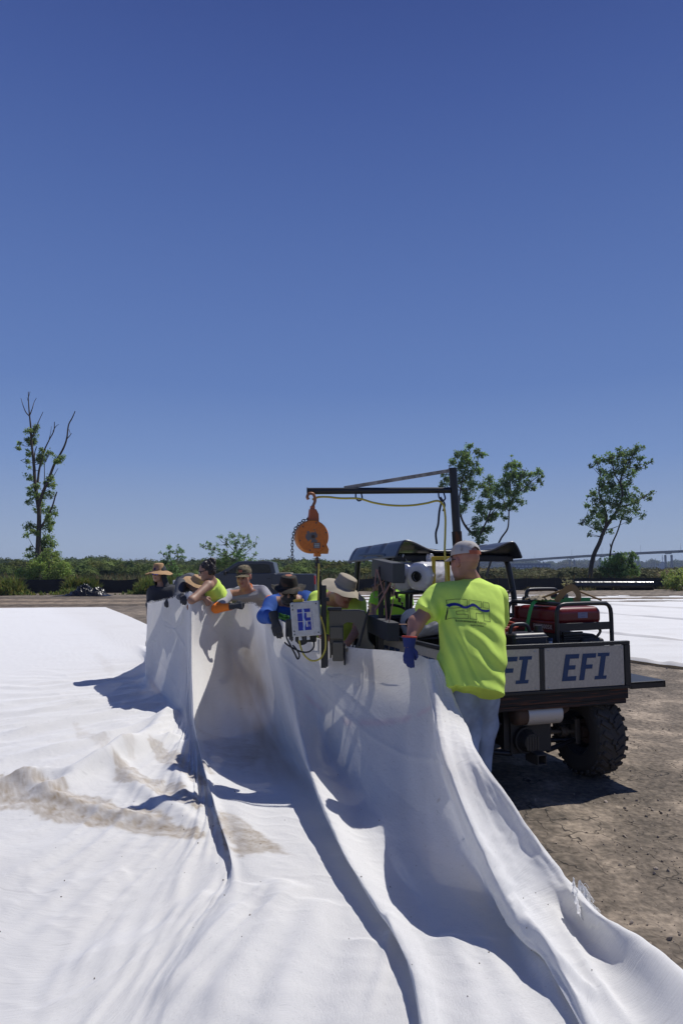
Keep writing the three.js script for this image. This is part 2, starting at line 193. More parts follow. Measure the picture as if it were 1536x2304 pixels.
  for (let j = 0; j < NV; j++) for (let i = 0; i < NU; i++) { const k = j * NU + i; arcU[k] = i ? arcU[k - 1] + pts[k].distanceTo(pts[k - 1]) : 0; arcV[k] = j ? arcV[k - NU] + pts[k].distanceTo(pts[k - NU]) : 0; }
  const out = pts.map((p, k) => {
    const i = k % NU, j = (k / NU) | 0, d = -p.z, up = Math.abs(bn.getY(k)), ground = smooth(.75, .95, up), nx = bn.getX(k), ny = bn.getY(k), nz = bn.getZ(k), sg = ny < 0 ? -1 : 1;
    const u = uu[i] * (n - 1), v = vv[j] * K, edge = smooth(0, .25, v);
    let w = 0;
    // wrinkles that run along the control lines, stronger near the lifted part
    const ww = noise(u * 5.2 + 2.2 * noise(u * .8, v * .7, 4), v * .9, 9.1), w2 = noise(u * 11 + 2 * noise(u, v * 1.4, 8), v * 1.6, 3.3);
    const leftGround = ground * (1 - smooth(9.6, 11, u)) * smooth(3, 4.5, u);
    const w3 = Math.pow(Math.max(0, 1 - 2.6 * Math.abs(noise(u * 6.5 + 1.6 * noise(u * .9, v * .8, 14), v * 1.1, 5.7))), 1.6); w += leftGround * (.022 * ww + .011 * w2 + .013 * w3) * smooth(2.6, 3.4, v) * (1 - .6 * smooth(4.5, 6.5, v));
    if (d < 7) w += ground * .0028 * (1 - smooth(5, 7, d)) * (Math.pow(Math.max(0, 1 - 3 * Math.abs(noise(p.x * 4.5 + noise(p.z * 2, p.x), p.z * 7.5, 3.1))), 2) - .6 * Math.pow(Math.max(0, 1 - 3 * Math.abs(noise(p.x * 8.5, p.z * 5 + noise(p.x * 3, 2), 6.6))), 2)); w += ground * .006 * fbm(p.x * 2.2, p.z * 4.5, 2, 3) + ground * .004 * noise(p.x * 3 , p.z * 14, 5) * smooth(8, 12, d);
    w += (1 - ground) * (.008 * noise(u * 2.6 + v, v * 1.1, 1.7) + .003 * noise(u * 7 + 3 * v, v * 3, 6.1) + .003 * fbm(p.x * 5, p.y * 5, p.z * 5, 2)) * edge;
    w += smooth(21.5, 23, u) * edge * (.006 * noise(u * 1.5, v * 2.2, 8.8) + .0025 * noise(u * 4, v * 5, 2.8));
    for (const [u0, v0, u1, v1, wd, am] of creases) { const du = u1 - u0, dv = (v1 - v0) * 3, t = ((u - u0) * du + (v - v0) * 3 * dv) / (du * du + dv * dv); if (t > -.1 && t < 1.1) { const ds = Math.abs(((u - u0) * dv - (v - v0) * 3 * du) / Math.hypot(du, dv) + .12 * noise(t * 4, u0)); if (ds < wd * 4) w += am * Math.exp(-ds / wd) * smooth(-.1, .1, t) * (1 - smooth(.85, 1.1, t)); } }
    const q = p.clone(); q.x += nx * sg * w; q.y += ny * sg * w; q.z += nz * sg * w;
    if (d < 16 && p.y < .35) for (const [L, A, W] of folds) { const [ds, t] = seg(q.x, q.z, L); if (ds < W * 3) q.y += A * Math.exp(-(ds * ds) / (W * W * .5)) * (.75 + .35 * noise(t * 5, A * 90)) * smooth(0, .08, t) * (1 - smooth(.75, 1, t)) * (.4 + .6 * ground) * (1 - smooth(.15, .35, p.y)); }
    q.y = Math.max(q.y, .009);
    q.u = arcU[k] / .4; q.v = arcV[k] / .4; return q;
  });
  const geo = grid(NU, NV, (i, j) => out[j * NU + i]);
  // dirt: soil washed over the sheet, tide lines and smears where the photograph shows them
  const poly = (...q) => q.map(([x, y]) => { const p = G(x, y, .05); return [p.x, p.z]; });
  const inside = (x, z, L) => { let c = false, m = 1e9; for (let i = 0, j = L.length - 1; i < L.length; j = i++) { const [xi, zi] = L[i], [xj, zj] = L[j]; if ((zi > z) !== (zj > z) && x < (xj - xi) * (z - zi) / (zj - zi) + xi) c = !c; const dx = xj - xi, dz = zj - zi, t = clamp(((x - xi) * dx + (z - zi) * dz) / (dx * dx + dz * dz), 0, 1); m = Math.min(m, Math.hypot(x - xi - dx * t, z - zi - dz * t)); } return c ? m : -m; };
  const stains = [
    [poly([-120, 1725], [40, 1738], [110, 1745], [150, 1780], [215, 1782], [260, 1800], [330, 1820], [400, 1850], [440, 1868], [380, 1866], [250, 1846], [150, 1838], [60, 1815], [0, 1806], [-120, 1790]), .85, .05],
    [poly([245, 1706], [285, 1722], [340, 1745], [400, 1765], [455, 1800], [440, 1812], [390, 1800], [330, 1765], [270, 1745]), .75, .05],
    [poly([330, 1660], [400, 1690], [470, 1752], [440, 1752], [360, 1700]), .6, .05],
    [poly([170, 1625], [240, 1660], [300, 1690], [300, 1700], [230, 1672], [160, 1640]), .25, .03],
    [poly([505, 1840], [545, 1850], [600, 1885], [645, 1902], [655, 1918], [600, 1915], [545, 1925], [520, 1890]), .78, .05],
    [poly([450, 1650], [560, 1665], [590, 1690], [540, 1730], [480, 1720]), .3, .08],
    [poly([180, 1430], [196, 1430], [262, 1510], [250, 1516]), .14, .05],
  ];
  const wallDirt = (p, px, py) => 0;
  paint(geo, (x, y, z, k) => {
    const i = k % NU, j = (k / NU) | 0, u = uu[i] * (n - 1), v = vv[j] * K; let s = 0; const nz1 = fbm(x * 3.2, y * 3, z * 3.2, 4), gr = noise(x * 60, z * 60, y * 60) * .5 + noise(x * 130, z * 130, y * 130) * .5;
    if (-z < 13 && y < .6) for (const [L, a, soft] of stains) { const e = inside(x, z, L) + .15 * nz1 + .05 * fbm(x * 16, z * 16, 3, 2); s = Math.max(s, a * smooth(-soft, soft * 1.2, e) * (.70 + .8 * fbm(x * 2, z * 5, 4) + .75 * fbm(x * 13, z * 17, 6, 3)) * (1 + .7 * gr) + a * .4 * Math.exp(-Math.pow(e / .016, 2))); }
    // handled, dirty band under the held edge, worst in the second bay
    const wall = 1 - smooth(2.2, 3.2, v); s += wall * (.10 + .2 * Math.max(0, fbm(u * .9, v * 1.3, 5, 3)));
    const bay = Math.exp(-Math.pow((u - 14.8) / 1.1, 2)) * smooth(.25, .9, v) * (1 - smooth(2.6, 3.3, v)); s += bay * (.42 + .5 * fbm(u * 2.2, v * 2, 3, 3));
    s += .2 * Math.exp(-Math.pow((u - 21.2) / .9, 2) - Math.pow((v - .5) / .5, 2)) * (1 + 2 * nz1);
    s += .05 * smooth(0, .4, fbm(x * .7, z * .7, 3)) ;
    const spot = u > 22.5 ? smooth(.43, .5, fbm(x * 14 + 3, y * 14, z * 14, 3)) * .35 : 0; s = clamp(s + spot, 0, .95);
    const red = Math.exp(-Math.pow((v - 1.25 - .18 * Math.sin((u - 18) * .8)) / .045, 2)) * smooth(17.5, 18.5, u) * (1 - smooth(23, 23.6, u)) * .12 * smooth(-.2, .2, noise(u * 2, 3));
    const W0 = [.91, .905, .90], D = [.36, .268, .165]; return W0.map((w, c) => mix(w, D[c], s) * (1 - red * [0, 1, .8][c]) * (1 + .02 * gr));
  });
  const sheet = tag(mesh('geotextile_sheet', geo, fabricMat), 'huge wrinkled white woven fabric sheet with one edge held up by the crew', 'fabric sheet');
  // frayed cut end and loose threads
  { const r = rng(77), th = [], o = G(1290, 2030, .14), px_ = (x, y, h) => G(x, y, h);
    const flap = grid(40, 24, (i, j) => { const u = i / 39, v = j / 23; const a = px_(mix(1284, 1300, v), mix(1985, 2062, v), .20 - .08 * v), b = px_(mix(1302, 1338, v), mix(1992, 2066, v), .15 - .12 * v); const p = a.lerp(b, u); p.y += .025 * Math.sin(u * 7 + v * 2) * (.4 + u) + .02 * noise(u * 6, v * 7, 4); p.x += .012 * noise(u * 9, v * 9, 8); p.y = Math.max(p.y, .015); p.u = u * 3; p.v = v * 4; return p; }); paint(flap, () => [.9, .895, .89]);
    mesh('frayed_flap', flap, fabricMat, sheet);
    for (let k = 0; k < 170; k++) { const v = r(), b = px_(mix(1302, 1338, v), mix(1992, 2066, v), .15 - .12 * v); b.y = Math.max(.02, b.y + .03 * (r() - .5)); const d = V((r() - .25) * .022, (r() - .6) * .022, (r() - .5) * .022); th.push(tube([b, b.clone().add(d).add(V(0, .012, 0)), b.clone().addScaledVector(d, 1.7).add(V(.01 * (r() - .5), -.01, .01))], .0011, 4, 6)); }
    for (let k = 0; k < 420; k++) { const i = Math.floor(NU * (.15 + .7 * r())), p = out[i]; if (p.y < .5) continue; const b = V(p.x, p.y, p.z), d = V((r() - .5) * .03, .012 + .02 * r() * r(), (r() - .5) * .02); th.push(tube([b, b.clone().addScaledVector(d, .6).add(V(.004 * r(), 0, 0)), b.clone().add(d)], .0012, 4, 5)); }
    mesh('loose_threads', th, std(.85, .85, .84, .9), sheet).userData.kind = 'stuff'; void o; }
  { const r = rng(91), g = new THREE.IcosahedronGeometry(1, 0), N = 110, im = new THREE.InstancedMesh(g, std(.14, .115, .09, .95), N), Mx = new THREE.Matrix4(), q = new THREE.Quaternion(), e = new THREE.Euler(); let c = 0; while (c < N) { const k = Math.floor(r() * NU * NV), p = out[k]; if (p.y > .35 || -p.z > 8 || -p.z < 2.2 || Math.abs(base.attributes.normal.getY(k)) < .7) continue; const s = .0016 + .003 * r() * r(); e.set(r() * 6, r() * 6, r() * 6); Mx.compose(V(p.x, p.y + s * .6, p.z), q.setFromEuler(e), V(s * (1 + r()), s, s)); im.setMatrixAt(c++, Mx); } im.name = 'soil_crumbs'; im.userData = { kind: 'stuff', label: 'dark crumbs of soil scattered on the white sheet', category: 'soil' }; im.castShadow = true; scene.add(im); }
}
// ---------------------------------------------------------------- utility vehicle with flat bed (local frame: x to its right, -z forward)
const M = {
  black: std(.018, .018, .02, .55), blackMetal: std(.022, .023, .026, .38, { metalness: .2 }), rubber: std(.058, .051, .044, .92), darkGrey: std(.045, .048, .055, .6), steel: std(.55, .55, .55, .38, { metalness: 1 }),
  rust: std(.085, .05, .032, .85), rustFrame: (() => { const t = dataTex(256, (u, v) => { const a = smooth(-.05, .22, tfbm(u, v, 4, 2, 5)); return [mix(.10, .33, a), mix(.09, .19, a), mix(.09, .12, a)]; }, true); return std(1, 1, 1, .75, { map: t }); })(),
  blue: std(.012, .045, .13, .5), orange: std(.62, .2, .025, .45), yellow: std(.62, .42, .03, .5), yellowHose: std(.55, .45, .07, .45), red: std(.15, .010, .012, .3), whitePlastic: std(.7, .7, .69, .5),
  greyBox: std(.56, .56, .53, .4), olive: std(.105, .095, .07, .42, { metalness: .25 }), lens: std(.35, .01, .012, .2), chain: std(.06, .06, .062, .4, { metalness: .7 }),
};
const plateTex = dataTex(256, (u, v) => { const a = u * 8, b = v * 8, f = (x, y) => { const dx = x - Math.floor(x) - .5, dy = y - Math.floor(y) - .5; return Math.max(0, 1 - Math.hypot(dx * 2.1, dy * 7)); }; const c = ((Math.floor(a) + Math.floor(b)) & 1) ? f((a + b) * .5, (a - b) * .5 + .25) : f((a - b) * .5, (a + b) * .5 + .25); const x = a - Math.floor(a) - .5, y = b - Math.floor(b) - .5, s = ((Math.floor(a) + Math.floor(b)) & 1) ? 1 : -1; const p = (x + s * y) * .707, q = (x - s * y) * .707; return .2 + .8 * smooth(0, .35, 1 - Math.hypot(p / .46, q / .13)) + 0 * c; });
const plateCol = dataTex(512, (u, v) => { const n = tfbm(u, v, 5, 3, 5), s = tfbm(u, v, 40, 8, 2); const k = .82 + .09 * n + .02 * s; return [k, k * .975, k * .93]; }, true);
plateTex.repeat.set(1, 1);
const diamond = std(.74, .725, .69, .42, { metalness: .2, bumpMap: plateTex, bumpScale: .0004, map: plateCol });
function uvPlane(g, ax, s) { const p = g.attributes.position, u = g.attributes.uv; for (let i = 0; i < p.count; i++) u.setXY(i, (ax === 'x' ? p.getX(i) : p.getZ(i)) / s, p.getY(i) / s); return g; }
// slab italic letters, unit height
const LETTERS = {
  E: [[0, 0], [.62, 0], [.62, .17], [.22, .17], [.22, .42], [.52, .42], [.52, .58], [.22, .58], [.22, .83], [.62, .83], [.62, 1], [0, 1]],
  F: [[0, 0], [.22, 0], [.22, .42], [.52, .42], [.52, .58], [.22, .58], [.22, .83], [.62, .83], [.62, 1], [0, 1]],
  I: [[0, 0], [.54, 0], [.54, .13], [.385, .13], [.385, .87], [.54, .87], [.54, 1], [0, 1], [0, .87], [.155, .87], [.155, .13], [0, .13]],
};
function word(x0, y0, h, parent, place, m) { let x = x0; for (const ch of 'EFI') { const g = extr(LETTERS[ch].map(([a, b]) => [x + (a + b * .2) * h, y0 + b * h]), .0015, 0); place(g); mesh('letter', g, m, parent); x += (ch === 'F' ? .7 : .78) * h; } }
const UTV = [1.435, 0, -4.975], YAW = 18 * PI / 180;
const utv = thing('utility_vehicle', 'black utility vehicle with diamond plate flatbed lettered EFI', 'utility vehicle', UTV, YAW);
function W2(lx, y, lz) { return V(UTV[0] + lx * Math.cos(YAW) + lz * Math.sin(YAW), y, UTV[2] - lx * Math.sin(YAW) + lz * Math.cos(YAW)); }
{
  const B = .75, L = 1.32;
  // bed
  mesh('bed_floor', [bx(1.5, .03, L, 0, .715, -L / 2)], M.darkGrey, utv);
  mesh('bed_frame', [bx(1.5, .075, .05, 0, .652, -.03), bx(1.5, .05, .05, 0, .65, -L + .03), bx(.05, .075, L - .12, -.72, .652, -L / 2), bx(.05, .075, L - .12, .72, .652, -L / 2), bx(.05, .05, L - .12, 0, .655, -L / 2)], M.rustFrame, utv);
  mesh('lower_rail', [bx(1.47, .035, .045, 0, .596, -.035), bx(.045, .035, L - .12, -.7, .596, -L / 2)], M.rustFrame, utv);
  const tail = mesh('tailgate', [bx(1.53, .028, .035, 0, 1.028, -.004), bx(1.53, .022, .03, 0, .702, -.004), bx(.04, .30, .034, -.745, .864, -.004), bx(.035, .30, .034, -.005, .864, -.004), bx(.05, .30, .036, .74, .864, -.004)], M.blackMetal, utv);
  for (const s of [-1, 1]) { const pn = mesh('panel', uvPlane(bx(.69, .295, .012, s * .366, .864, .0), 'x', .11), diamond, tail); void pn; word(s > 0 ? .16 : -.505, .77, .19, tail, g => g.translate(0, 0, .0075), M.blue); }
  for (const g of [[-.68, .99], [-.06, .99], [.05, .99], [.69, .99], [-.68, .73], [-.06, .73], [.05, .73], [.69, .73]]) mesh('bolt', new THREE.SphereGeometry(.006, 8, 6).translate(g[0], g[1], .007), M.steel, tail);
  const side = mesh('side_gate', [bx(.035, .028, L, -.752, 1.028, -L / 2 - .02), bx(.03, .022, L, -.752, .702, -L / 2 - .02), bx(.034, .30, .035, -.752, .864, -L + .01), bx(.034, .30, .035, -.752, .864, -L / 2)], M.blackMetal, utv);
  for (const s of [-1, 1]) { mesh('panel', uvPlane(bx(.012, .295, .60, -.753, .864, -L / 2 - .01 + s * .315), 'z', .11), diamond, side); word(-.2, .775, .17, side, g => { g.rotateY(-PI / 2); g.translate(-.7605, 0, -L / 2 - .01 + s * .315); }, M.blue); }
  mesh('headboard', [bx(1.5, .028, .035, 0, 1.06, -L), bx(1.46, .30, .012, 0, .88, -L)], M.blackMetal, utv);
  const drop = mesh('drop_side', [bx(.32, .02, L, .935, .722, -L / 2), bx(.32, .05, .03, .935, .705, -.015), bx(.03, .05, L, 1.08, .705, -L / 2)], M.blackMetal, utv);
  mesh('cable', tube([V(.77, .92, -.30), V(.82, .86, -.31), V(.87, .80, -.32), V(.895, .745, -.33)], .006), M.black, drop);
  mesh('cable_end', [new THREE.CylinderGeometry(.02, .032, .03, 14).translate(.9, .745, -.33), bx(.09, .012, .06, .905, .737, -.33)], M.black, drop);
  // wheels
  function wheel(x, z, s) {
    const w = new THREE.Group(); w.name = 'wheel'; w.position.set(x, .32, z); utv.add(w);
    const ty = lathe([[.17, -.115], [.20, -.125], [.25, -.13], [.285, -.12], [.303, -.095], [.31, -.05], [.312, 0], [.31, .05], [.303, .095], [.285, .12], [.25, .13], [.20, .125], [.17, .115]], 48).rotateZ(PI / 2);
    const t = mesh('tyre', ty, M.rubber, w); const lug = [];
    for (let k = 0; k < 26; k++) for (const side of [-1, 1]) { const a = (k + (side > 0 ? .5 : 0)) / 26 * 2 * PI, g = bx(.088, .02, .036, 0, 0, 0, 0, side * .6, 0, .006); g.translate(side * .058, .312, 0); const e = bx(.018, .045, .03, 0, 0, 0, 0, 0, side * -.9, .006); e.translate(side * .110, .290, side * .0); g.rotateX(a); e.rotateX(a); lug.push(g, e); if (k % 2 === 0) { const c = bx(.03, .024, .04, side * .012, .316, .01, 0, .3 * side, 0, .005); c.rotateX(a + .12); lug.push(c); } }
    mesh('tread', lug, M.rubber, t);
    const rim = mesh('rim', lathe([[.03, .02], [.08, .03], [.13, .05], [.165, .09], [.172, .112], [.165, .112], [.15, .085], [.15, -.085], [.165, -.112], [.172, -.112], [.165, -.09], [.12, -.06]], 32).rotateZ(-s * PI / 2), M.darkGrey, w);
    mesh('hub', [new THREE.CylinderGeometry(.045, .06, .08, 18).rotateZ(PI / 2).translate(-s * .03, 0, 0), new THREE.CylinderGeometry(.09, .09, .012, 24).rotateZ(PI / 2).translate(-s * .02, 0, 0)], M.rust, w); void rim;
  }
  wheel(.61, -.31, 1); wheel(-.61, -.31, -1); wheel(.6, -2.25, 1); wheel(-.6, -2.25, -1);
  // running gear at the back
  const gear = mesh('rear_axle', [bx(.26, .20, .24, -.05, .36, -.30, 0, 0, 0, .03), new THREE.CylinderGeometry(.095, .095, .16, 20).rotateX(PI / 2).translate(-.06, .34, -.2), new THREE.CylinderGeometry(.06, .085, .08, 20).rotateX(PI / 2).translate(-.06, .34, -.09), bx(.34, .32, .02, 0, .40, -.165, 0, 0, 0, .006), bx(.05, .3, .05, .16, .42, -.2), bx(.05, .3, .05, -.19, .42, -.2), ...[0, 1, 2, 3, 4, 5].map(k => new THREE.SphereGeometry(.009, 8, 6).translate(-.06 + .075 * Math.cos(k * 1.05), .34 + .075 * Math.sin(k * 1.05), -.115))], std(.035, .034, .034, .55, { metalness: .3 }), utv);
  mesh('cooling_fin', [0, 1, 2, 3, 4].map(k => bx(.012, .10, .06, -.10 + k * .022, .335, -.075)), std(.07, .065, .055, .5, { metalness: .5 }), gear);
  mesh('hitch', [bx(.075, .008, .16, 0, .255, -.10), bx(.075, .008, .16, 0, .19, -.10), bx(.008, .058, .16, -.0335, .2225, -.10), bx(.008, .058, .16, .0335, .2225, -.10)], std(.06, .052, .045, .7), gear);
  for (const s of [-1, 1]) {
    const mk = (n, a, b, r, m = M.blackMetal, r2) => mesh(n, rod(a, b, r, r2), m, utv);
    mk('upper_arm', V(s * .14, .46, -.2), V(s * .47, .40, -.30), .017); mk('upper_arm', V(s * .14, .46, -.42), V(s * .47, .40, -.32), .017); mk('lower_arm', V(s * .15, .24, -.18), V(s * .48, .265, -.30), .019); mk('lower_arm', V(s * .15, .24, -.46), V(s * .48, .265, -.32), .019);
    mesh('drive_shaft', [rod(V(s * .1, .345, -.31), V(s * .5, .325, -.31), .016), ...[0, 1, 2, 3].map(k => new THREE.TorusGeometry(.036 - k * .003, .008, 8, 16).rotateY(PI / 2).translate(s * (.36 + k * .018), .332, -.31))], std(.14, .11, .08, .6, { metalness: .4 }), utv);
    mesh('shock_absorber', [rod(V(s * .3, .60, -.34), V(s * .42, .29, -.33), .02), ...Array.from({ length: 9 }, (_, k) => new THREE.TorusGeometry(.036, .007, 6, 14).rotateX(PI / 2).rotateZ(s * .37).translate(s * (.31 + k * .0095), .575 - k * .025, -.34))], M.black, utv);
    mesh('knuckle', [bx(.05, .2, .07, s * .5, .33, -.31, 0, 0, 0, .015)], std(.12, .1, .085, .6, { metalness: .4 }), utv);
  }
  mesh('muffler', [lathe([[0, -.19], [.05, -.19], [.068, -.175], [.072, -.165], [.072, .165], [.068, .178], [.05, .19], [0, .19]], 28).rotateZ(PI / 2).translate(0, .532, -.10)], M.rust, utv);
  mesh('heat_shield', [new THREE.CylinderGeometry(.078, .078, .285, 28, 1, true).rotateZ(PI / 2).translate(.045, .532, -.10), ...[-.05, .13].map(x => new THREE.SphereGeometry(.005, 8, 6).translate(x, .50, -.028))], std(.56, .53, .49, .5, { metalness: .35, side: THREE.DoubleSide }), utv);
  mesh('tail_pipe', tube([V(.17, .535, -.10), V(.24, .54, -.11), V(.29, .55, -.14), V(.30, .56, -.2)], .028, 14), M.rust, utv);
  mesh('chassis', [bx(.06, .07, 2.5, -.28, .50, -1.45), bx(.06, .07, 2.5, .28, .50, -1.45), bx(.6, .05, .06, 0, .52, -.5), bx(.6, .05, .06, 0, .52, -1.2), bx(.5, .22, .5, 0, .42, -.85, 0, 0, 0, .03), bx(.55, .06, .04, 0, .575, -.16)], M.blackMetal, utv);
  // cab
  mesh('body_tub', [bx(1.25, .04, 1.1, 0, .33, -1.95), bx(1.3, .3, .06, 0, .55, -1.42), bx(.05, .22, .5, -.63, .5, -1.55), bx(.05, .22, .5, .63, .5, -1.55), bx(1.2, .34, .05, 0, .62, -2.1, .25)], M.black, utv);
  mesh('hood', [bx(1.1, .06, .62, 0, .90, -2.45, -.12, 0, 0, .03), bx(1.0, .4, .08, 0, .66, -2.74, 0, 0, 0, .03), bx(.2, .08, .7, .58, .74, -2.3, 0, 0, 0, .04), bx(.2, .08, .7, -.58, .74, -2.3, 0, 0, 0, .04)], std(.03, .034, .04, .35), utv);
  mesh('dashboard', [bx(1.15, .2, .16, 0, .97, -2.12, .3, 0, 0, .03)], M.black, utv);
  for (const s of [-1, 1]) { mesh('seat', [bx(.5, .12, .48, s * .3, .66, -1.72, .06, 0, 0, .04), bx(.5, .5, .10, s * .3, .92, -1.47, -.16, 0, 0, .04)], M.black, utv); }
  mesh('steering_wheel', [new THREE.TorusGeometry(.165, .014, 8, 28).rotateX(-.9).translate(-.3, 1.12, -1.98), rod(V(-.3, 1.12, -1.98), V(-.3, 1.0, -2.12), .02), bx(.3, .01, .03, -.3, 1.12, -1.98, -.9)], M.black, utv);
  const cage = mesh('roll_cage', [
    ...[-1, 1].map(s => bent([V(s * .64, .62, -1.36), V(s * .64, 1.32, -1.36), V(s * .60, 1.70, -1.42), V(s * .58, 1.71, -2.3), V(s * .60, .95, -2.42)], .028, .1)),
    rod(V(-.6, 1.70, -1.40), V(.6, 1.70, -1.40), .026), rod(V(-.6, 1.70, -2.28), V(.6, 1.70, -2.28), .024), rod(V(-.63, 1.15, -1.36), V(.63, 1.15, -1.36), .022), rod(V(.02, 1.7, -2.28), V(.02, .98, -2.4), .022)], M.blackMetal, utv);
  mesh('crossbar_cover', [bx(1.2, .05, .06, 0, 1.675, -1.33)], M.black, cage);
  // moulded roof with turned-down sides
  const prof = x => { const a = Math.abs(x) / .625; return a > .86 ? 1.835 - .14 * Math.pow((a - .86) / .14, 1.6) : 1.745 + .09 * Math.pow(smooth(.35, .86, a), 1.2); };
  const top = (i, n) => -.625 + 1.25 * i / (n - 1);
  const rf = (dy) => grid(49, 30, (i, j) => { const x = top(i, 49), t = j / 29, z = -1.2 - 1.3 * t; let y = prof(x) - .03 * t; if (Math.abs(x) > .42) { const q = (t * 3.2) % 1; y -= .022 * smooth(.86, .98, q) + .022 * (1 - smooth(0, .1, q)) * (t > .1 ? 1 : 0); } if (Math.abs(x) < .4) y += .008 * Math.cos(x * 24) ; y -= .01 * smooth(.96, 1, t); return V(x, y + dy, z); });
  const roofM = std(.055, .06, .075, .33);
  const rim = []; for (let i = 0; i < 49; i++) rim.push(V(top(i, 49), prof(top(i, 49)) - .008, -1.2));
  mesh('roof', [rf(0), rf(-.016), new THREE.TubeGeometry(new THREE.CatmullRomCurve3(rim), 96, .0095, 6), ...[-1, 1].map(s => beam(V(s * .625, 1.69, -1.2), V(s * .625, 1.66, -2.5), .014, .022))], Object.assign(roofM, { side: THREE.DoubleSide }), utv);
  mesh('mirror', [bx(.24, .085, .03, -.12, 1.58, -1.95, .1, -.2, 0, .014), rod(V(-.1, 1.6, -1.96), V(-.05, 1.7, -2.05), .008)], M.black, utv);
  mesh('mirror_glass', bx(.225, .072, .004, -.12, 1.582, -1.932, .1, -.2, 0, .001), std(.8, .8, .8, .03, { metalness: 1 }), utv);
  mesh('speaker_box', [bx(.05, .16, .06, .53, 1.28, -1.34, 0, 0, 0, .012), rod(V(.53, 1.20, -1.34), V(.55, .92, -1.33), .008), rod(V(.56, 1.36, -1.34), V(.63, 1.4, -1.36), .012)], M.black, utv);
}
// ---------------------------------------------------------------- what stands on the bed
function onBed(name, label, cat, lx, lz, turn = 0, y = .732) { const p = W2(lx, y, lz); return thing(name, label, cat, [p.x, p.y, p.z], YAW + turn); }
{ // generator, turned so that one corner points at the camera; local z is its control side, local x its engine end
  const GY = -65 * PI / 180, L = .29, Dp = .28, Hh = .575, r = .0165, cnr = P(1252, 1400, 5.28), gx = V(Math.cos(GY), 0, -Math.sin(GY)), gz = V(Math.sin(GY), 0, Math.cos(GY)); const ctr = cnr.clone().addScaledVector(gx, -L).addScaledVector(gz, -Dp);
  const t = thing('generator', 'red and black portable generator in a tubular frame on the flatbed', 'generator', [ctr.x, .732, ctr.z], GY);
  for (const s of [-1, 1]) mesh('frame_hoop', bent([V(s * L, 0, -Dp), V(s * L, Hh, -Dp), V(s * L, Hh, Dp), V(s * L, 0, Dp)], r, .08), M.blackMetal, t);
  for (const s of [-1, 1]) mesh('frame_bar', rod(V(-L, Hh, s * (Dp - .05)), V(L, Hh, s * (Dp - .05)), r), M.blackMetal, t); mesh('base_frame', [rod(V(-L, .02, Dp), V(L, .02, Dp), r), rod(V(-L, .02, -Dp), V(L, .02, -Dp), r), rod(V(-L, .02, -Dp), V(-L, .02, Dp), r), rod(V(L, .02, -Dp), V(L, .02, Dp), r)], M.blackMetal, t); for (const s of [-1, 1]) mesh('cross_bar', beam(V(s * L, .40, -Dp), V(s * L, .40, Dp), .012, .06), M.blackMetal, t);
  mesh('lifting_handle', bent([V(-.22, Hh - .01, -.2), V(-.22, Hh + .10, -.2), V(-.22, Hh + .10, .14), V(-.22, Hh - .01, .14)], .016, .05), M.blackMetal, t);
  for (const z of [-.2, .14]) mesh('handle_foot', bx(.06, .06, .06, -.22, Hh + .01, z, 0, 0, 0, .012), M.black, t);
  const tank = mesh('fuel_tank', [(() => { const g = new RoundedBoxGeometry(.50, .15, .47, 5, .055); g.translate(0, .475, 0); return g; })(), bx(.53, .012, .49, 0, .415, 0, 0, 0, 0, .004)], M.red, t);
  mesh('fuel_cap', [new THREE.CylinderGeometry(.04, .045, .03, 20).translate(-.02, .565, .0), bx(.1, .04, .08, -.12, .575, .05, 0, .3, 0, .012)], M.black, tank);
  const lab = (txt, w, h, bg, fg, font) => { const c = document.createElement('canvas'); c.width = 256; c.height = Math.round(256 * h / w); const x = c.getContext('2d'); x.fillStyle = bg; x.fillRect(0, 0, c.width, c.height); x.fillStyle = fg; x.font = font; x.textAlign = 'center'; x.textBaseline = 'middle'; txt.forEach((q, i) => x.fillText(q, c.width / 2, c.height * (i + .5) / txt.length)); const tx = new THREE.CanvasTexture(c); tx.colorSpace = THREE.SRGBColorSpace; return std(1, 1, 1, .5, { map: tx }); };
  const plane = (w, h, x, y, z, ry = 0) => new THREE.PlaneGeometry(w, h).rotateY(ry).translate(x, y, z);
  mesh('tank_badge', plane(.10, .045, .2515, .485, -.02, PI / 2), lab(['-----', '-----'], 100, 45, '#7d7f9a', '#4a3a55', 'bold 60px sans-serif'), tank);
  mesh('control_panel', [bx(.54, .30, .03, 0, .20, Dp - .03, 0, 0, 0, .008)], std(.03, .028, .028, .5), t);
  mesh('side_cover', [bx(.55, .09, .03, 0, .395, Dp - .022, 0, 0, 0, .01)], M.red, t);
  mesh('lettering', [plane(.17, .05, -.17, .398, Dp - .0055)], lab(['HONDA'], 170, 50, '#4d0b0e', '#8d3438', 'bold 66px sans-serif'), t); mesh('lettering', [plane(.25, .05, .12, .398, Dp - .0055)], lab(['EM6500SX'], 250, 50, '#470a0d', '#b0a0a0', 'bold 46px sans-serif'), t);
  for (let k = 0; k < 4; k++) mesh('socket', [new THREE.CylinderGeometry(.019, .019, .012, 16).rotateX(PI / 2).translate(.02 + .055 * k, .29, Dp - .012)], M.darkGrey, t);
  mesh('engine', [bx(.34, .30, .40, .06, .18, 0, 0, 0, 0, .03), new THREE.CylinderGeometry(.12, .12, .08, 24).rotateZ(PI / 2).translate(.25, .17, -.06), ...[0, 1, 2, 3, 4].map(k => bx(.02, .012, .2, .24, .28 + k * .018, .08))], std(.022, .022, .022, .6), t);
  mesh('air_cleaner', [bx(.10, .17, .24, .235, .22, -.10, 0, 0, 0, .03)], M.black, t); mesh('alternator', [new THREE.CylinderGeometry(.12, .12, .2, 26).rotateZ(PI / 2).translate(-.18, .16, 0)], M.darkGrey, t);
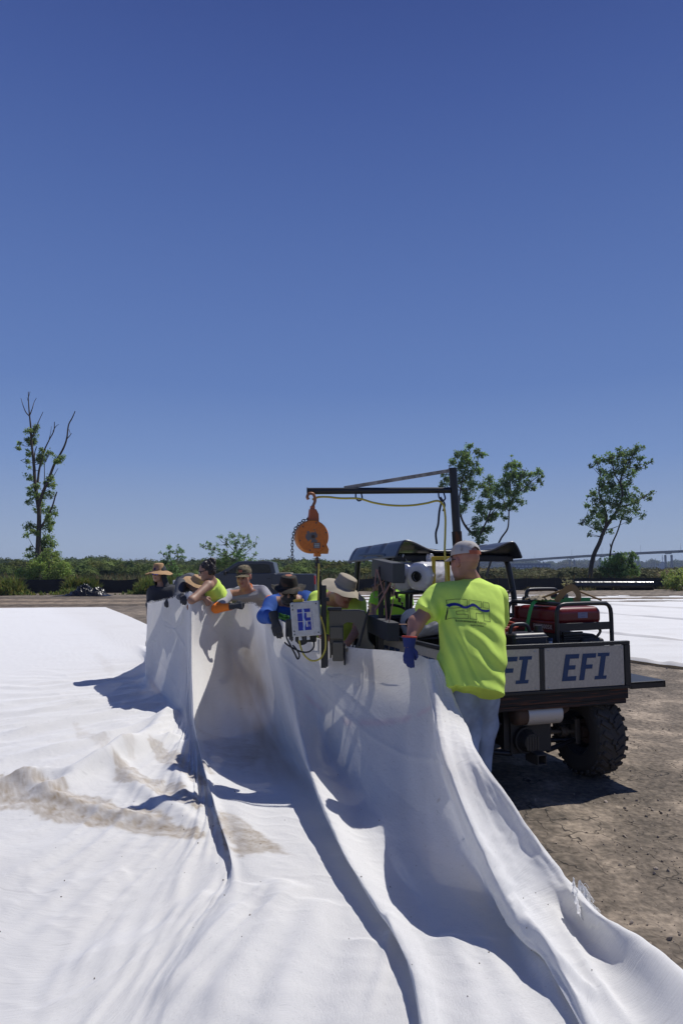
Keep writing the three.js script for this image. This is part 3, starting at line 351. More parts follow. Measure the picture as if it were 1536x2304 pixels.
  mesh('end_cover', bx(.02, .12, .46, -.27, .48, 0, 0, 0, 0, .006), M.red, t); mesh('fuel_pipe', tube([V(.22, .40, -.17), V(.26, .36, -.19), V(.27, .32, -.15), V(.25, .28, -.12)], .011), M.black, t);
  const o = V(ctr.x, .732, ctr.z), R = (x, y, z) => o.clone().addScaledVector(gx, x).addScaledVector(gz, z).add(V(0, y, 0));
  const ribbon = (pts, w, nrm) => { const c = new THREE.CatmullRomCurve3(pts, false, 'centripetal'), n = 60; return grid(3, n, (i, j) => { const p = c.getPoint(j / (n - 1)), tn = c.getTangent(j / (n - 1)), s = tn.clone().cross(nrm).normalize(); return p.addScaledVector(s, (i - 1) * w * .5).addScaledVector(nrm, i === 1 ? .002 : 0); }); };
  const two = (c, ro) => std(c[0], c[1], c[2], ro, { side: THREE.DoubleSide });
  tag(mesh('strap', [ribbon([R(-.03, .10, Dp + .02), R(-.035, .24, Dp + .03), R(-.02, .42, Dp + .02), R(.02, .585, Dp - .02), R(.04, .595, .12), R(.1, .597, -.02), R(.16, .597, -.2)], .04, gz)], two([.05, .36, .11], .7)), 'green webbing strap hanging down the control side of the generator', 'strap');
  tag(mesh('strap', [ribbon([R(.20, .59, .20), R(.22, .64, .17), R(.24, .69, .12), R(.25, .70, .07), R(.255, .66, .03), R(.25, .61, .02), R(.24, .595, .06)], .055, gx), tube([R(.02, .60, .24), R(.12, .64, .2), R(.22, .69, .12)], .008), tube([R(.24, .70, .09), R(.25, .65, -.06), R(.27, .60, -.2)], .008)], two([.26, .17, .075], .8)), 'tan webbing strap looped up on top of the generator', 'strap');
  tag(mesh('rag', grid(26, 20, (i, j) => { const u = i / 25 - .5, v = j / 19 - .5; return R(.02 + u * .2, .60 + .04 * Math.abs(fbm(u * 6, v * 6, 3)) + .03 * (1 - 4 * u * u) * (1 - 4 * v * v), .2 + v * .15); }), two([.30, .25, .17], .9)), 'crumpled tan rag lying on the generator frame', 'rag');
  tag(mesh('ratchet_buckle', [bx(.12, .05, .09, 0, 0, 0, 0, .3, .1, .012), new THREE.CylinderGeometry(.032, .032, .08, 14).rotateX(PI / 2)].map(g => { g.rotateY(GY); const p = R(.02, .62, .0); g.translate(p.x, p.y, p.z); return g; }), M.black), 'small black ratchet buckle on top of the generator beside the rag', 'buckle');
}
{ // fuel can
  const t = onBed('fuel_can', 'dark blue-black plastic fuel can with carrying handle beside the generator', 'fuel can', .0, -.22, .08); const cm = std(.016, .018, .028, .42);
  mesh('can_body', [(() => { const g = new RoundedBoxGeometry(.31, .37, .19, 4, .035); g.translate(0, .19, 0); return g; })(), bx(.30, .012, .196, 0, .29, 0, 0, 0, 0, .005), bx(.30, .012, .196, 0, .34, 0, 0, 0, 0, .005)], cm, t);
  mesh('handle', [bent([V(-.13, .36, 0), V(-.11, .435, 0), V(.03, .435, 0), V(.06, .36, 0)], .0145, .05)], cm, t);
  mesh('spout_cap', [new THREE.CylinderGeometry(.03, .034, .06, 18).translate(.11, .395, .03), new THREE.CylinderGeometry(.037, .037, .02, 18).translate(.11, .38, .03)], cm, t);
  const b = onBed('cable_coil', 'red coil lying behind the dark fuel can handle', 'cable', -.06, -.42); const cr = std(.42, .07, .035, .5);
  mesh('loop', [0, 1, 2, 3].map(k => new THREE.TorusGeometry(.10 + .01 * (k % 2), .012, 8, 30).rotateX(PI / 2 + .12 * (k - 1.5)).translate(-.03 + .01 * k, .365 + k * .018, 0)), cr, b); mesh('reel', [new THREE.CylinderGeometry(.12, .12, .35, 20).translate(-.03, .175, 0)], M.black, b);
  const c = onBed('bottle', 'white plastic bottle standing between the fuel can and the generator', 'bottle', .215, -.2);
  mesh('bottle_body', [lathe([[0, 0], [.04, 0], [.045, .01], [.045, .22], [.03, .27], [.014, .29], [.014, .31], [0, .31]], 20)], M.whitePlastic, c); mesh('bottle_cap', new THREE.CylinderGeometry(.018, .018, .02, 14).translate(0, .315, 0), M.blue, c);
}
{ // jib crane standing in the bed
  const b = V(1.0, .73, -5.6), tp = P(1018, 1055, 5.6), bl = P(1012, 1103, 5.6), tip = P(692, 1105, 5.5);
  const t = thing('jib_crane', 'black steel jib crane post and boom standing in the flatbed', 'crane');
  t.position.copy(b); const q = v => v.clone().sub(b);
  const post = mesh('post', [rod(q(b), q(tp), .034, .034, 20), rod(q(tp), q(tp.clone().add(V(0, .006, 0))), .036, .036, 20)], M.blackMetal, t);
  mesh('sleeve', [rod(q(b), q(b.clone().lerp(tp, .69)), .041, .041, 20), bx(.22, .015, .22, 0, .008, 0)], M.rustFrame, post);
  const boom = mesh('boom', [rod(q(bl), q(tip), .025, .0275, 18), rod(q(tip), q(tip.clone().add(V(-.006, 0, 0))), .031, .031, 18)], M.blackMetal, t);
  const worn = dataTex(256, (u, v) => { const a = smooth(-.02, .1, tfbm(u, v, 9, 5, 4)); const c = a > .5 ? [.78, .77, .74] : [.3, .28, .27]; return c; }, true); worn.repeat.set(1, 6);
  mesh('brace', [beam(q(P(1011, 1059, 5.58)), q(P(774, 1098, 5.53)), .012, .03, .002)], std(1, 1, 1, .7, { map: worn }), t);
  for (const [x, y] of [[806, 1118], [992, 1118]]) { const c = q(P(x, y, 5.55)); mesh('hook', [tube([c.clone().add(V(-.022, .03, 0)), c.clone().add(V(-.02, -.01, .03)), c.clone().add(V(.0, -.035, .03)), c.clone().add(V(.028, -.02, .02)), c.clone().add(V(.024, .03, -.01))], .0065)], std(.02, .03, .06, .4, { metalness: .3 }), boom); }
  tag(mesh('air_hose', tube([[703, 1124, 5.47], [714, 1119, 5.48], [735, 1118, 5.5], [765, 1121, 5.51], [808, 1122, 5.52], [840, 1131, 5.53], [880, 1137, 5.54], [925, 1137, 5.55], [960, 1132, 5.56], [985, 1127, 5.56], [996, 1135, 5.55], [1001, 1160, 5.55], [1001, 1200, 5.53], [1000, 1240, 5.5], [1003, 1290, 5.48], [1010, 1340, 5.45]].map(a => P(...a)), .0085, 8, 160), M.yellowHose), 'thin yellow hose slung below the black crane boom', 'hose');
  tag(mesh('chain_rope', [tube([[993, 1128], [988, 1150], [985, 1180], [980, 1200], [982, 1224]].map(([x, y]) => P(x, y, 5.62)), .009), tube([[990, 1118], [1000, 1135], [996, 1150]].map(([x, y]) => P(x, y, 5.6)), .007)], std(.03, .035, .05, .7)), 'dark bent hanging rod beside the crane post', 'rod');
  const fr = thing('yellow_frame', 'yellow square tube frame behind the beige cap', 'frame'); fr.position.copy(P(975, 1330, 5.75)); const f = (x, y, d = 5.75) => P(x, y, d).sub(fr.position);
  mesh('upright', [beam(f(975, 1256), f(975, 1330), .03, .03)], M.yellow, fr); mesh('upright', [beam(f(1006, 1256), f(1006, 1370), .04, .04)], M.yellow, fr); mesh('crossbar', [beam(f(970, 1256), f(1012, 1256), .028, .028)], M.yellow, fr);
}
{ // tool balancer hanging from the boom
  const D = 5.44, c0 = P(700, 1208, D), t = thing('tool_balancer', 'orange spring balancer drum with worn grey face hanging from the boom', 'balancer'); t.position.copy(c0); t.rotation.y = .32;
  const wornFace = dataTex(256, (u, v) => { const a = u - .5, b = v - .5, r = Math.hypot(a * 1.25, b), m = smooth(-.02, .04, .19 - r + .34 * tfbm(u, v, 5, 3, 4)), o = tfbm(u, v, 12, 5, 3); return [mix(.80 + .1 * o, .40, m), mix(.44 + .06 * o, .39, m), mix(.14, .38, m)]; }, true);
  const R = .133; mesh('drum', [lathe([[0, -.06], [.10, -.06], [.122, -.052], [.131, -.035], [R, -.015], [R, .03], [.131, .045], [.124, .052]], 48).rotateX(PI / 2)], M.orange, t);
  const fp = grid(33, 9, (i, j) => { const a = i / 32 * 2 * PI, r = .126 * j / 8, p = V(Math.cos(a) * r, Math.sin(a) * r, .0535); p.u = .5 + .5 * Math.cos(a) * j / 8; p.v = .5 + .5 * Math.sin(a) * j / 8; return p; });
  mesh('face_plate', fp, std(1, 1, 1, .5, { map: wornFace }), t);
  mesh('label_plate', bx(.055, .045, .003, .03, -.07, .056), std(.10, .09, .08, .5), t);
  for (let k = 0; k < 3; k++) mesh('label_line', bx(.042, .005, .001, .03, -.058 - k * .012, .0585, 0, 0, 0, .0003), M.greyBox, t);
  for (let k = 0; k < 6; k++) mesh('screw', new THREE.SphereGeometry(.006, 8, 6).translate(.112 * Math.cos(k * 1.047 + .3), .112 * Math.sin(k * 1.047 + .3), .0545), M.darkGrey, t);
  mesh('centre_bolt', new THREE.CylinderGeometry(.014, .014, .02, 6).rotateX(PI / 2).translate(0, 0, .058), M.rust, t);
  mesh('cable_outlet', [extr([[.06, -.13], [.13, -.13], [.135, -.10], [.11, -.04], [.06, -.04]], .05, .004).translate(0, 0, -.025), bx(.05, .03, .045, .05, -.142, 0)], M.orange, t);
  mesh('bracket', [extr([[-.05, .11], [.035, .10], [.03, .18], [.012, .215], [-.03, .215], [-.035, .17]], .04, .006).translate(.02, 0, -.02), bx(.035, .045, .03, .01, .225, 0)], std(.40, .10, .03, .5), t);
  const hk = []; for (let k = 0; k <= 16; k++) { const a = -.6 + k / 16 * 4.6; hk.push(V(.0 + .034 * Math.cos(a + 2.2), .325 + .034 * Math.sin(a + 2.2), 0)); }
  mesh('top_hook', [tube([V(.008, .23, 0), V(.02, .262, 0), V(.028, .28, 0), V(.03, .31, 0), V(.012, .345, 0), V(-.02, .345, 0), V(-.034, .32, 0), V(-.024, .298, 0)], .012, 10), rod(V(.004, .22, 0), V(.016, .255, 0), .017, .012)], std(.30, .12, .05, .5, { metalness: .3 }), t);
  // safety chain
  const cpts = [V(-.01, .15, -.01), V(-.07, .125, -.01), V(-.13, .06, -.01), V(-.15, -.03, -.01), V(-.152, -.12, -.01), V(-.15, -.19, -.01)], cc = new THREE.CatmullRomCurve3(cpts); const N = 18;
  for (let k = 0; k < N; k++) { const p = cc.getPointAt((k + .5) / N), tn = cc.getTangentAt((k + .5) / N); const g = new THREE.TorusGeometry(.0095, .0032, 6, 12); g.scale(1, 1.45, 1); if (k % 2) g.rotateY(PI / 2); g.applyQuaternion(new THREE.Quaternion().setFromUnitVectors(V(0, 1, 0), tn)); g.translate(p.x, p.y, p.z); mesh('chain_link', g, M.chain, t); }
  mesh('lower_hook', [new THREE.SphereGeometry(.016, 12, 10).translate(.05, -.175, 0), tube([V(.05, -.19, 0), V(.066, -.205, 0), V(.066, -.235, 0), V(.048, -.245, 0), V(.036, -.23, 0)], .008)], std(.16, .09, .05, .5, { metalness: .4 }), t);
  mesh('cable', rod(V(.05, -.13, 0), V(.05, -.19, 0), .004), M.chain, t);
}
{ // portable bag-closing machine riding on the sheet's edge (built in the plane facing the camera at 5.25 m)
  const D = 5.22, c0 = P(735, 1420, D), t = thing('sewing_machine', 'olive portable sewing machine with grey EFI control box hanging at the sheet edge', 'sewing machine'); t.position.copy(c0); t.rotation.y = .0;
  const k = D / FPX, X = px => (px - 735) * k, Y = py => (1420 - py) * k, S = (a) => a.map(([x, y]) => [X(x), Y(y)]);
  // suspension
  mesh('suspension_bar', [bx(.04, .62, .03, X(728), Y(1410), -.02), bx(.02, .22, .02, X(720), Y(1330), -.02), bx(.03, .03, .03, X(736), Y(1350), -.015), bx(.028, .24, .024, X(734), Y(1462), .02)], M.blackMetal, t);
  mesh('suspension_rope', [tube([[714, 1262], [715, 1275], [714, 1300], [717, 1330], [720, 1350]].map(([x, y]) => V(X(x), Y(y), 0)), .010), ...[[714, 1272], [716, 1290]].map(([x, y]) => new THREE.TorusGeometry(.016, .005, 6, 14).translate(X(x), Y(y), 0))], M.black, t);
  const arch = extr(S([[742, 1376], [806, 1375], [818, 1378], [824, 1388], [822, 1410], [826, 1440], [838, 1455], [840, 1468], [770, 1462], [770, 1470], [744, 1470]]), .06, .008, [S([[772, 1405], [780, 1400], [792, 1401], [800, 1409], [806, 1425], [805, 1442], [798, 1458], [772, 1457]])]); arch.translate(0, 0, -.05);
  mesh('casting', arch, M.olive, t);
  mesh('head_block', [bx(X(771) - X(742), .09, .085, (X(742) + X(771)) / 2, Y(1423), .0, 0, 0, 0, .006)], M.olive, t);
  mesh('needle_housing', [bx(X(772) - X(748), Y(1442) - Y(1484), .10, X(760), Y(1463), .01, 0, 0, 0, .007), bx(.015, .1, .06, X(744), Y(1463), .01)], M.olive, t);
  mesh('top_cover', [bx(.11, .022, .09, X(752), Y(1371), -.01, 0, 0, 0, .006)], M.black, t);
  mesh('presser_plate', [bx(.012, .16, .09, X(774.5), Y(1470), -.01)], M.black, t);
  mesh('plunger', [rod(V(X(717), Y(1438), .02), V(X(716), Y(1466), .02), .008), bx(.05, .016, .016, X(710), Y(1465), .02), bx(.02, .025, .02, X(717), Y(1466), .02)], M.steel, t);
  mesh('tension_post', [rod(V(X(831), Y(1378), 0), V(X(831), Y(1357), 0), .012, .009), new THREE.CylinderGeometry(.018, .018, .012, 16).translate(X(831), Y(1366), 0)], std(.45, .36, .16, .35, { metalness: .8 }), t);
  mesh('thread_lever', [rod(V(X(828), Y(1372), .02), V(X(806), Y(1452), .03), .008)], M.black, t);
  mesh('motor', [new THREE.CylinderGeometry(.05, .05, .07, 24).rotateX(PI / 2).translate(X(680), Y(1436), -.03), bx(.16, .09, .07, X(688), Y(1432), -.06, 0, 0, 0, .01), bx(.05, .13, .08, X(650), Y(1414), -.05, 0, 0, 0, .008)], std(.03, .032, .028, .6), t);
  // control box, turned a little
  const bxg = new THREE.Group(); bxg.name = 'control_box'; bxg.position.set(X(688), Y(1392), .06); bxg.rotation.set(0, -.12, .085); t.add(bxg);
  const w = .215, h = .255; mesh('box_body', bx(w, h, .1, 0, 0, -.05, 0, 0, 0, .006), M.greyBox, bxg);
  const cv = document.createElement('canvas'); cv.width = 512; cv.height = 608; const g2 = cv.getContext('2d'); g2.fillStyle = '#c4c3bd'; g2.fillRect(0, 0, 512, 608);
  { const r = rng(3); for (let i = 0; i < 500; i++) { g2.fillStyle = `rgba(120,110,95,${r() * .05})`; g2.beginPath(); g2.arc(r() * 512, r() * 608, 3 + r() * 40, 0, 7); g2.fill(); } }
  g2.save(); g2.translate(112, 512); g2.rotate(-PI / 2); // reads upwards
  g2.fillStyle = '#1c2f96'; const HH = 250; // letter blocks: E F I, 420 long
  const blk = (x, y, w, h) => g2.fillRect(x, y, w, h);
  blk(0, 0, 160, 95); blk(0, 125, 160, HH - 125); g2.fillStyle = '#c4c3bd'; blk(62, 155, 98, 30); blk(62, 208, 40, 10); g2.fillStyle = '#1c2f96';
  blk(172, 0, 150, 95); blk(172, 125, 62, HH - 125); blk(234, 125, 88, 50); blk(334, 0, 66, 95); blk(334, 125, 66, HH - 125);
  g2.fillStyle = '#9fb4d6'; g2.beginPath(); g2.moveTo(-6, 100); g2.bezierCurveTo(60, 60, 110, 150, 200, 108); g2.bezierCurveTo(270, 70, 320, 140, 410, 92); g2.lineTo(410, 118); g2.bezierCurveTo(320, 170, 270, 100, 200, 136); g2.bezierCurveTo(110, 176, 60, 90, -6, 128); g2.fill();
  g2.fillStyle = '#23358a'; g2.font = 'bold 24px sans-serif'; g2.fillText('Environmental Fabrics, Inc.', 40, 290); g2.restore();
  const tx = new THREE.CanvasTexture(cv); tx.colorSpace = THREE.SRGBColorSpace;
  mesh('box_label', new THREE.PlaneGeometry(w - .012, h - .012).translate(0, 0, .0015), std(1, 1, 1, .45, { map: tx }), bxg);
  for (const [x, y] of [[-.09, .105], [.09, .108], [-.09, -.11], [.092, -.105], [-.09, .075], [-.09, -.085]]) mesh('screw', new THREE.SphereGeometry(.0055, 8, 6).translate(x, y, .003), M.darkGrey, bxg);
  mesh('yellow_switch', bx(.072, .022, .05, -.05, h / 2 + .011, -.05), M.yellow, bxg);
  for (const [x, m] of [[-.055, M.whitePlastic], [-.02, M.darkGrey], [.005, M.whitePlastic]]) mesh('cable_gland', [new THREE.CylinderGeometry(.012, .014, .03, 12).translate(x, -h / 2 - .014, -.04)], m, bxg);
  mesh('yellow_cable', [tube([[674, 1440, .02], [679, 1458, .03], [688, 1474, .04], [703, 1483, .05], [720, 1479, .05], [731, 1462, .05], [733, 1435, .05], [730, 1415, .04], [726, 1400, .03], [719, 1382, .03], [715, 1365, .02], [716, 1345, .02], [716, 1310, .01], [717, 1270, .01]].map(([x, y, z]) => V(X(x), Y(y), z)), .0068, 8, 150)], M.yellowHose, t);
  mesh('black_cable', [tube([[706, 1438, .0], [706, 1455, .03], [696, 1464, .04], [680, 1464, .04], [664, 1458, .03], [648, 1449, .03], [642, 1444, .02]].map(([x, y, z]) => V(X(x), Y(y), z)), .0062), tube([[646, 1415, 0], [646, 1432, .02], [656, 1452, .03], [664, 1466, .04], [672, 1480, .04], [675, 1472, .04], [668, 1458, .04], [660, 1450, .03]].map(([x, y, z]) => V(X(x), Y(y), z)), .0062)], M.black, t);
}
{ // stand of two dark padded beams with crossed wooden braces, left of the cab
  const D = 5.75, c0 = P(852, 1400, D), t = thing('thread_stand', 'dark grey padded beams joined by a post and crossed reddish laths', 'stand'); t.position.set(c0.x, 0, c0.z); const q = v => v.clone().sub(t.position);
  const blk = (name, a, b, w, h) => mesh(name, beam(q(a), q(b), w, h, .006), std(.055, .058, .064, .75), t);
  blk('upper_beam', P(848, 1277, 6.05), P(897, 1290, 5.35), .10, .155); blk('lower_beam', P(838, 1402, 6.0), P(884, 1422, 5.4), .10, .145);
  mesh('post', [beam(q(V(c0.x + .02, 0, c0.z)), q(P(856, 1275, D)), .045, .045)], M.blackMetal, t);
  const lath = (a, b) => mesh('lath', beam(q(a), q(b), .022, .01, .002), std(.36, .2, .165, .75), t);
  lath(P(848, 1282, 5.62), P(864, 1338, 5.6)); lath(P(885, 1300, 5.5), P(845, 1372, 5.58)); lath(P(864, 1330, 5.6), P(870, 1402, 5.55)); lath(P(846, 1280, 5.7), P(842, 1330, 5.7));
  mesh('cord', [tube([P(888, 1305, 5.4), P(884, 1350, 5.4), P(875, 1400, 5.4)].map(q), .004), tube([P(836, 1332, 5.7), P(856, 1312, 5.65), P(885, 1290, 5.5)].map(q), .003), tube([P(862, 1328, 5.6), P(845, 1345, 5.6), P(838, 1320, 5.7)].map(q), .003), tube([P(880, 1405, 5.4), P(910, 1405, 5.5), P(930, 1405, 5.6)].map(q), .004)], std(.4, .24, .17, .8), t);
  mesh('foot', [bx(.5, .04, .1, .02, .02, 0), bx(.1, .04, .5, .02, .02, 0)], M.blackMetal, t);
}
{ // plastic-wrapped thread rolls on the front of the bed
  const wrap = phy(.78, .78, .82, .28, { transmission: .25, thickness: 0, side: THREE.DoubleSide, clearcoat: .6, clearcoatRoughness: .2 });
  const roll = (label, a, b, R, flap, seed) => { const d = b.clone().sub(a), L = d.length(), t = thing('thread_roll', label, 'thread roll', [0, 0, 0], 0); t.position.copy(a).lerp(b, .5); t.quaternion.setFromUnitVectors(V(0, 0, 1), d.normalize());
    const prof = [[.3, 0], [.75, .0], [.97, .03], [1, .08], [1, .3], [.985, .5], [1, .75], [.99, .93], [.9, 1], [.3, 1]];
    mesh('wrapped_body', grid(64, 40, (i, j) => { const s = j / 39 * (prof.length - 1), k = Math.min(prof.length - 2, Math.floor(s)), f = s - k, r = R * mix(prof[k][0], prof[k + 1][0], f), z = L * (.5 - mix(prof[k][1], prof[k + 1][1], f)), an = i / 63 * 2 * PI; const n = .10 * Math.abs(noise(Math.cos(an) * 2.4 + seed, Math.sin(an) * 2.4, z * 16)) + .05 * noise(Math.cos(an) * 6, Math.sin(an) * 6 + seed, z * 30); return V(Math.cos(an) * r * (1 + n), Math.sin(an) * r * (1 + n), -z); }), wrap, t);
    mesh('core', [new THREE.CylinderGeometry(R * .34, R * .34, .05, 24, 1, true).rotateX(PI / 2).translate(0, 0, -L / 2), new THREE.CircleGeometry(R * .33, 24).rotateY(PI).translate(0, 0, -L / 2 + .015), new THREE.TorusGeometry(R * .34, .006, 8, 24).translate(0, 0, -L / 2 - .02)], Object.assign(M.black.clone(), { side: THREE.DoubleSide }), t);
    if (flap) flap.forEach((f, n) => mesh('wrap_tail', grid(14, 14, (i, j) => { const u = i / 13 - .5, v = j / 13; return V(f[0] + u * f[3] * (1 - v * .55) + .02 * noise(u * 7, v * 5, n), f[1] + v * f[4] + .02 * noise(u * 5, v * 4, n + 3), f[2] + .04 * noise(u * 5, v * 3, n + 7)); }), wrap, t));
    return t; };
  roll('plastic wrapped white thread roll with its black core facing left', P(938, 1297, 5.75), P(1010, 1292, 6.2), .118, [[.02, .07, 0, .13, .12], [.0, -.09, -.1, .12, -.1]], 1);
  roll('white wrapped thread roll half hidden behind the upper padded beam', P(902, 1299, 5.9), P(945, 1293, 6.3), .118, [[.03, .07, -.05, .12, .13]], 5);
  roll('white wrapped thread roll low in the bed behind the arm', P(925, 1402, 5.75), P(985, 1398, 6.15), .12, null, 9);
  const rk = thing('roll_rack', 'dark rack under the wrapped thread rolls', 'rack'); rk.position.copy(P(960, 1420, 5.95)); const q = (x, y, d) => P(x, y, d).sub(rk.position);
  mesh('shelf', [beam(q(905, 1335, 6.0), q(1010, 1325, 6.3), .3, .015)], M.black, rk); mesh('upright', [beam(q(915, 1335, 6.1), q(915, 1425, 6.1), .03, .03)], M.black, rk); mesh('upright', [beam(q(1000, 1330, 6.25), q(1000, 1425, 6.25), .03, .03)], M.black, rk);
  mesh('shelf', [beam(q(905, 1436, 5.9), q(1000, 1430, 6.2), .3, .015)], M.black, rk);
}
// ---------------------------------------------------------------- white panels behind the vehicle
{
  const rows = [[[1536, 1340], [1380, 1340], [1180, 1339], [1060, 1339], [960, 1339], [812, 1340]], [[1536, 1371], [1380, 1363], [1180, 1354], [1060, 1351], [960, 1350], [812, 1350]], [[1536, 1397], [1380, 1384], [1180, 1372], [1060, 1366], [960, 1363], [812, 1361]], [[1536, 1447], [1380, 1430], [1180, 1405], [1060, 1394], [960, 1388], [812, 1382]], [[1536, 1507], [1420, 1491], [1180, 1446], [1060, 1428], [960, 1418], [812, 1408]]];
  const names = ['farthest of the four white fabric panels laid out behind the vehicle', 'second farthest white fabric panel on the ground behind the generator', 'third white fabric panel on the ground right of the generator', 'nearest white fabric panel on bare ground right of the flatbed'];
  const rowPt = (r, t) => { const pts = rows[r].map(([x, y]) => G(x, y, 0)); const e = pts[0].clone().add(pts[0].clone().sub(pts[1]).multiplyScalar(1.4)); return new THREE.CatmullRomCurve3([e, ...pts], false, 'centripetal').getPoint(t); };
  for (let r = 3; r >= 0; r--) {
    const nu = 160, nv = 44; const A = [], B = []; for (let i = 0; i < nu; i++) { A.push(rowPt(r, i / (nu - 1))); B.push(rowPt(r + 1, i / (nu - 1))); }
    const g = grid(nu, nv, (i, j) => { const t = j / (nv - 1), far = .06; const p = A[i].clone().lerp(B[i], t * (1 + far * 0)); const nearEdge = 1 - t, lip = .075 * Math.exp(-Math.pow(nearEdge / .07, 2)) * (.7 + .6 * noise(i * .1, r)); p.y = .016 + .012 * (r) * .4 + lip * (nearEdge < .012 ? .2 : 1) + .02 * Math.max(0, noise(p.x * .9, p.z * .9, r + 2)) + .03 * Math.max(0, noise(p.x * .35, p.z * 1.5, r + 5)) * (1 - Math.abs(2 * t - 1)); if (r < 3 && t > .985) p.y = .02; p.z += .05 * noise(p.x * .7, r * 5) * t; p.u = p.x / .4; p.v = p.z / .4; return p; });
    paint(g, (x, y, z, i) => { const t = Math.floor(i / nu) / (nv - 1); let s = .06 + .12 * smooth(.1, .4, fbm(x * .8, z * .8, 4)) + .3 * Math.exp(-Math.pow((t - .97) / .02, 2)) * smooth(-.1, .2, noise(x * .6, 3)); return [.9, .895, .885].map((w, c) => mix(w, [.38, .32, .25][c], s)); });
    tag(mesh('fabric_panel', g, fabricMat), names[r], 'fabric panel');
  }
}
// ---------------------------------------------------------------- silt fence, weeds, plastic
{
  const t = thing('silt_fence', 'low black fabric silt fence running along the field edge', 'fence'); const a = V(-34, 0, -44), b = V(27, 0, -57.5), N = 25;
  const m = std(.012, .012, .014, .8, { side: THREE.DoubleSide }), sm = std(.13, .10, .07, .9);
  for (let k = 0; k < N; k++) { const p = a.clone().lerp(b, k / N), q = a.clone().lerp(b, (k + 1) / N), h0 = .98 + .06 * noise(k * .7, 2), h1 = .98 + .06 * noise((k + 1) * .7, 2), L = p.distanceTo(q), dir = q.clone().sub(p).normalize(), nr = V(-dir.z, 0, dir.x);
    mesh('fence_panel', grid(14, 6, (i, j) => { const u = i / 13, v = j / 5; const h = mix(h0, h1, u) - .07 * Math.sin(u * PI) * (1 + noise(k, 4)); return p.clone().addScaledVector(dir, u * L).addScaledVector(nr, .06 * noise(u * 6 + k * 3, v * 2) + .08 * (1 - v) * noise(u * 2 + k, 7)).setY(v * h - .02); }), m, t);
    mesh('stake', rod(V(p.x + nr.x * -.04, -.1, p.z + nr.z * -.04), V(p.x + nr.x * -.04 + .03 * noise(k, 9), 1.05, p.z + nr.z * -.04), .022, .02, 6), sm, t); }
}
{ // weeds in front of the fence: blades and leaves
  const r = rng(31), blade = new THREE.BufferGeometry(); blade.setAttribute('position', new THREE.Float32BufferAttribute([-.5, 0, 0, .5, 0, 0, -.38, .5, .12, .38, .5, .12, 0, 1, .42], 3)); blade.setIndex([0, 1, 2, 1, 3, 2, 2, 3, 4]); blade.computeVertexNormals();
  const bm = phy(1, 1, 1, .9, { specularIntensity: .3, transmission: .35, thickness: 0, side: THREE.DoubleSide });
  const field = (name, label, n, at, h, w, tint, cat) => { const im = new THREE.InstancedMesh(blade, bm, n), Mx = new THREE.Matrix4(), q = new THREE.Quaternion(), e = new THREE.Euler(); for (let i = 0; i < n; i++) { const p = at(r); e.set((r() - .3) * .9, r() * 6.3, (r() - .5) * .5, 'YXZ'); const hh = h * (.35 + .9 * r()) * p[3]; Mx.compose(V(p[0], p[1], p[2]), q.setFromEuler(e), V(w * (.6 + .9 * r()), hh, hh)); im.setMatrixAt(i, Mx); const k = .55 + .9 * r(), y = r(); im.setColorAt(i, new THREE.Color().setRGB(tint[0] * k * (1 + .9 * y * y), tint[1] * k, tint[2] * k)); } im.name = name; im.userData = { kind: 'stuff', label, category: cat }; im.castShadow = im.receiveShadow = true; scene.add(im); };
  const fenceD = x => 44 + (x + 34) / 61 * 13.5;
  field('weeds', 'tall green weeds growing in front of the silt fence on the left', 26000, r => { let x, d, c; do { x = -34 + 33 * r(); d = fenceD(x) - .1 - 4.2 * Math.pow(r(), 1.4); c = smooth(-.22, .3, noise(x * .35, d * .25, 4)); if (x > -20.5 && x < -13.2 && d < fenceD(x) - 1.2) c *= .25; } while (r() > c); return [x, Math.max(0, .4 * r() * c), -d, .35 + 1.0 * c * (1 - smooth(3.2, 4.4, fenceD(x) - d))]; }, .62, .09, [.12, .185, .04], 'weeds');
  field('fence_weeds', 'scattered low weeds along the foot of the fence on the right', 5000, r => { let x, d; do { x = -1 + 34 * r(); d = fenceD(x) + .6 - 5 * r() * r(); } while (r() > smooth(.02, .5, noise(x * .5, d * .3, 8))); return [x, 0, -d, .6]; }, .5, .06, [.10, .12, .045], 'weeds');
  field('marsh_grass', 'grey-green marsh grass and brush beyond the silt fence', 30000, r => { const d = 60 + 70 * Math.pow(r(), 1.5), x = -.62 * d + 1.3 * d * r(); return [x, .3 * r(), -d, .8 + .5 * noise(x * .1, d * .1)]; }, 1.1, .12, [.095, .115, .05], 'grass');
}
{ // heap of black plastic film by the weeds
  const c = G(187, 1341, 0), nu = 90, nv = 40; const env = (u, v) => { const a = Math.exp(-Math.pow((u - .05) / .42, 2)), b = .85 * Math.exp(-Math.pow((u - .62) / .26, 2) * 1.4); return Math.max(a * .9, b) * (1 - Math.pow(Math.abs(v), 2.4)) * (1 - Math.pow(Math.abs(u), 4)); };
  tag(mesh('plastic_heap', grid(nu, nv, (i, j) => { const u = i / (nu - 1) * 2 - 1, v = j / (nv - 1) * 2 - 1, e = env(u, v); const w = Math.abs(fbm(u * 4.2, v * 2.2, 3, 3)) + .5 * Math.abs(noise(u * 9, v * 5, 2)); return V(c.x + u * 1.6 + .1 * noise(u * 5, v * 5, 9), 
 .02 + .9 * e * (.55 + .8 * w) + .07 * w * (1 - Math.abs(u)), c.z - v * .8 + .12 * noise(u * 5, v * 4, 5)); }), phy(.01, .01, .012, .28, { specularIntensity: .6 })), 'crumpled heap of shiny black plastic film in front of the weeds', 'plastic film');
}
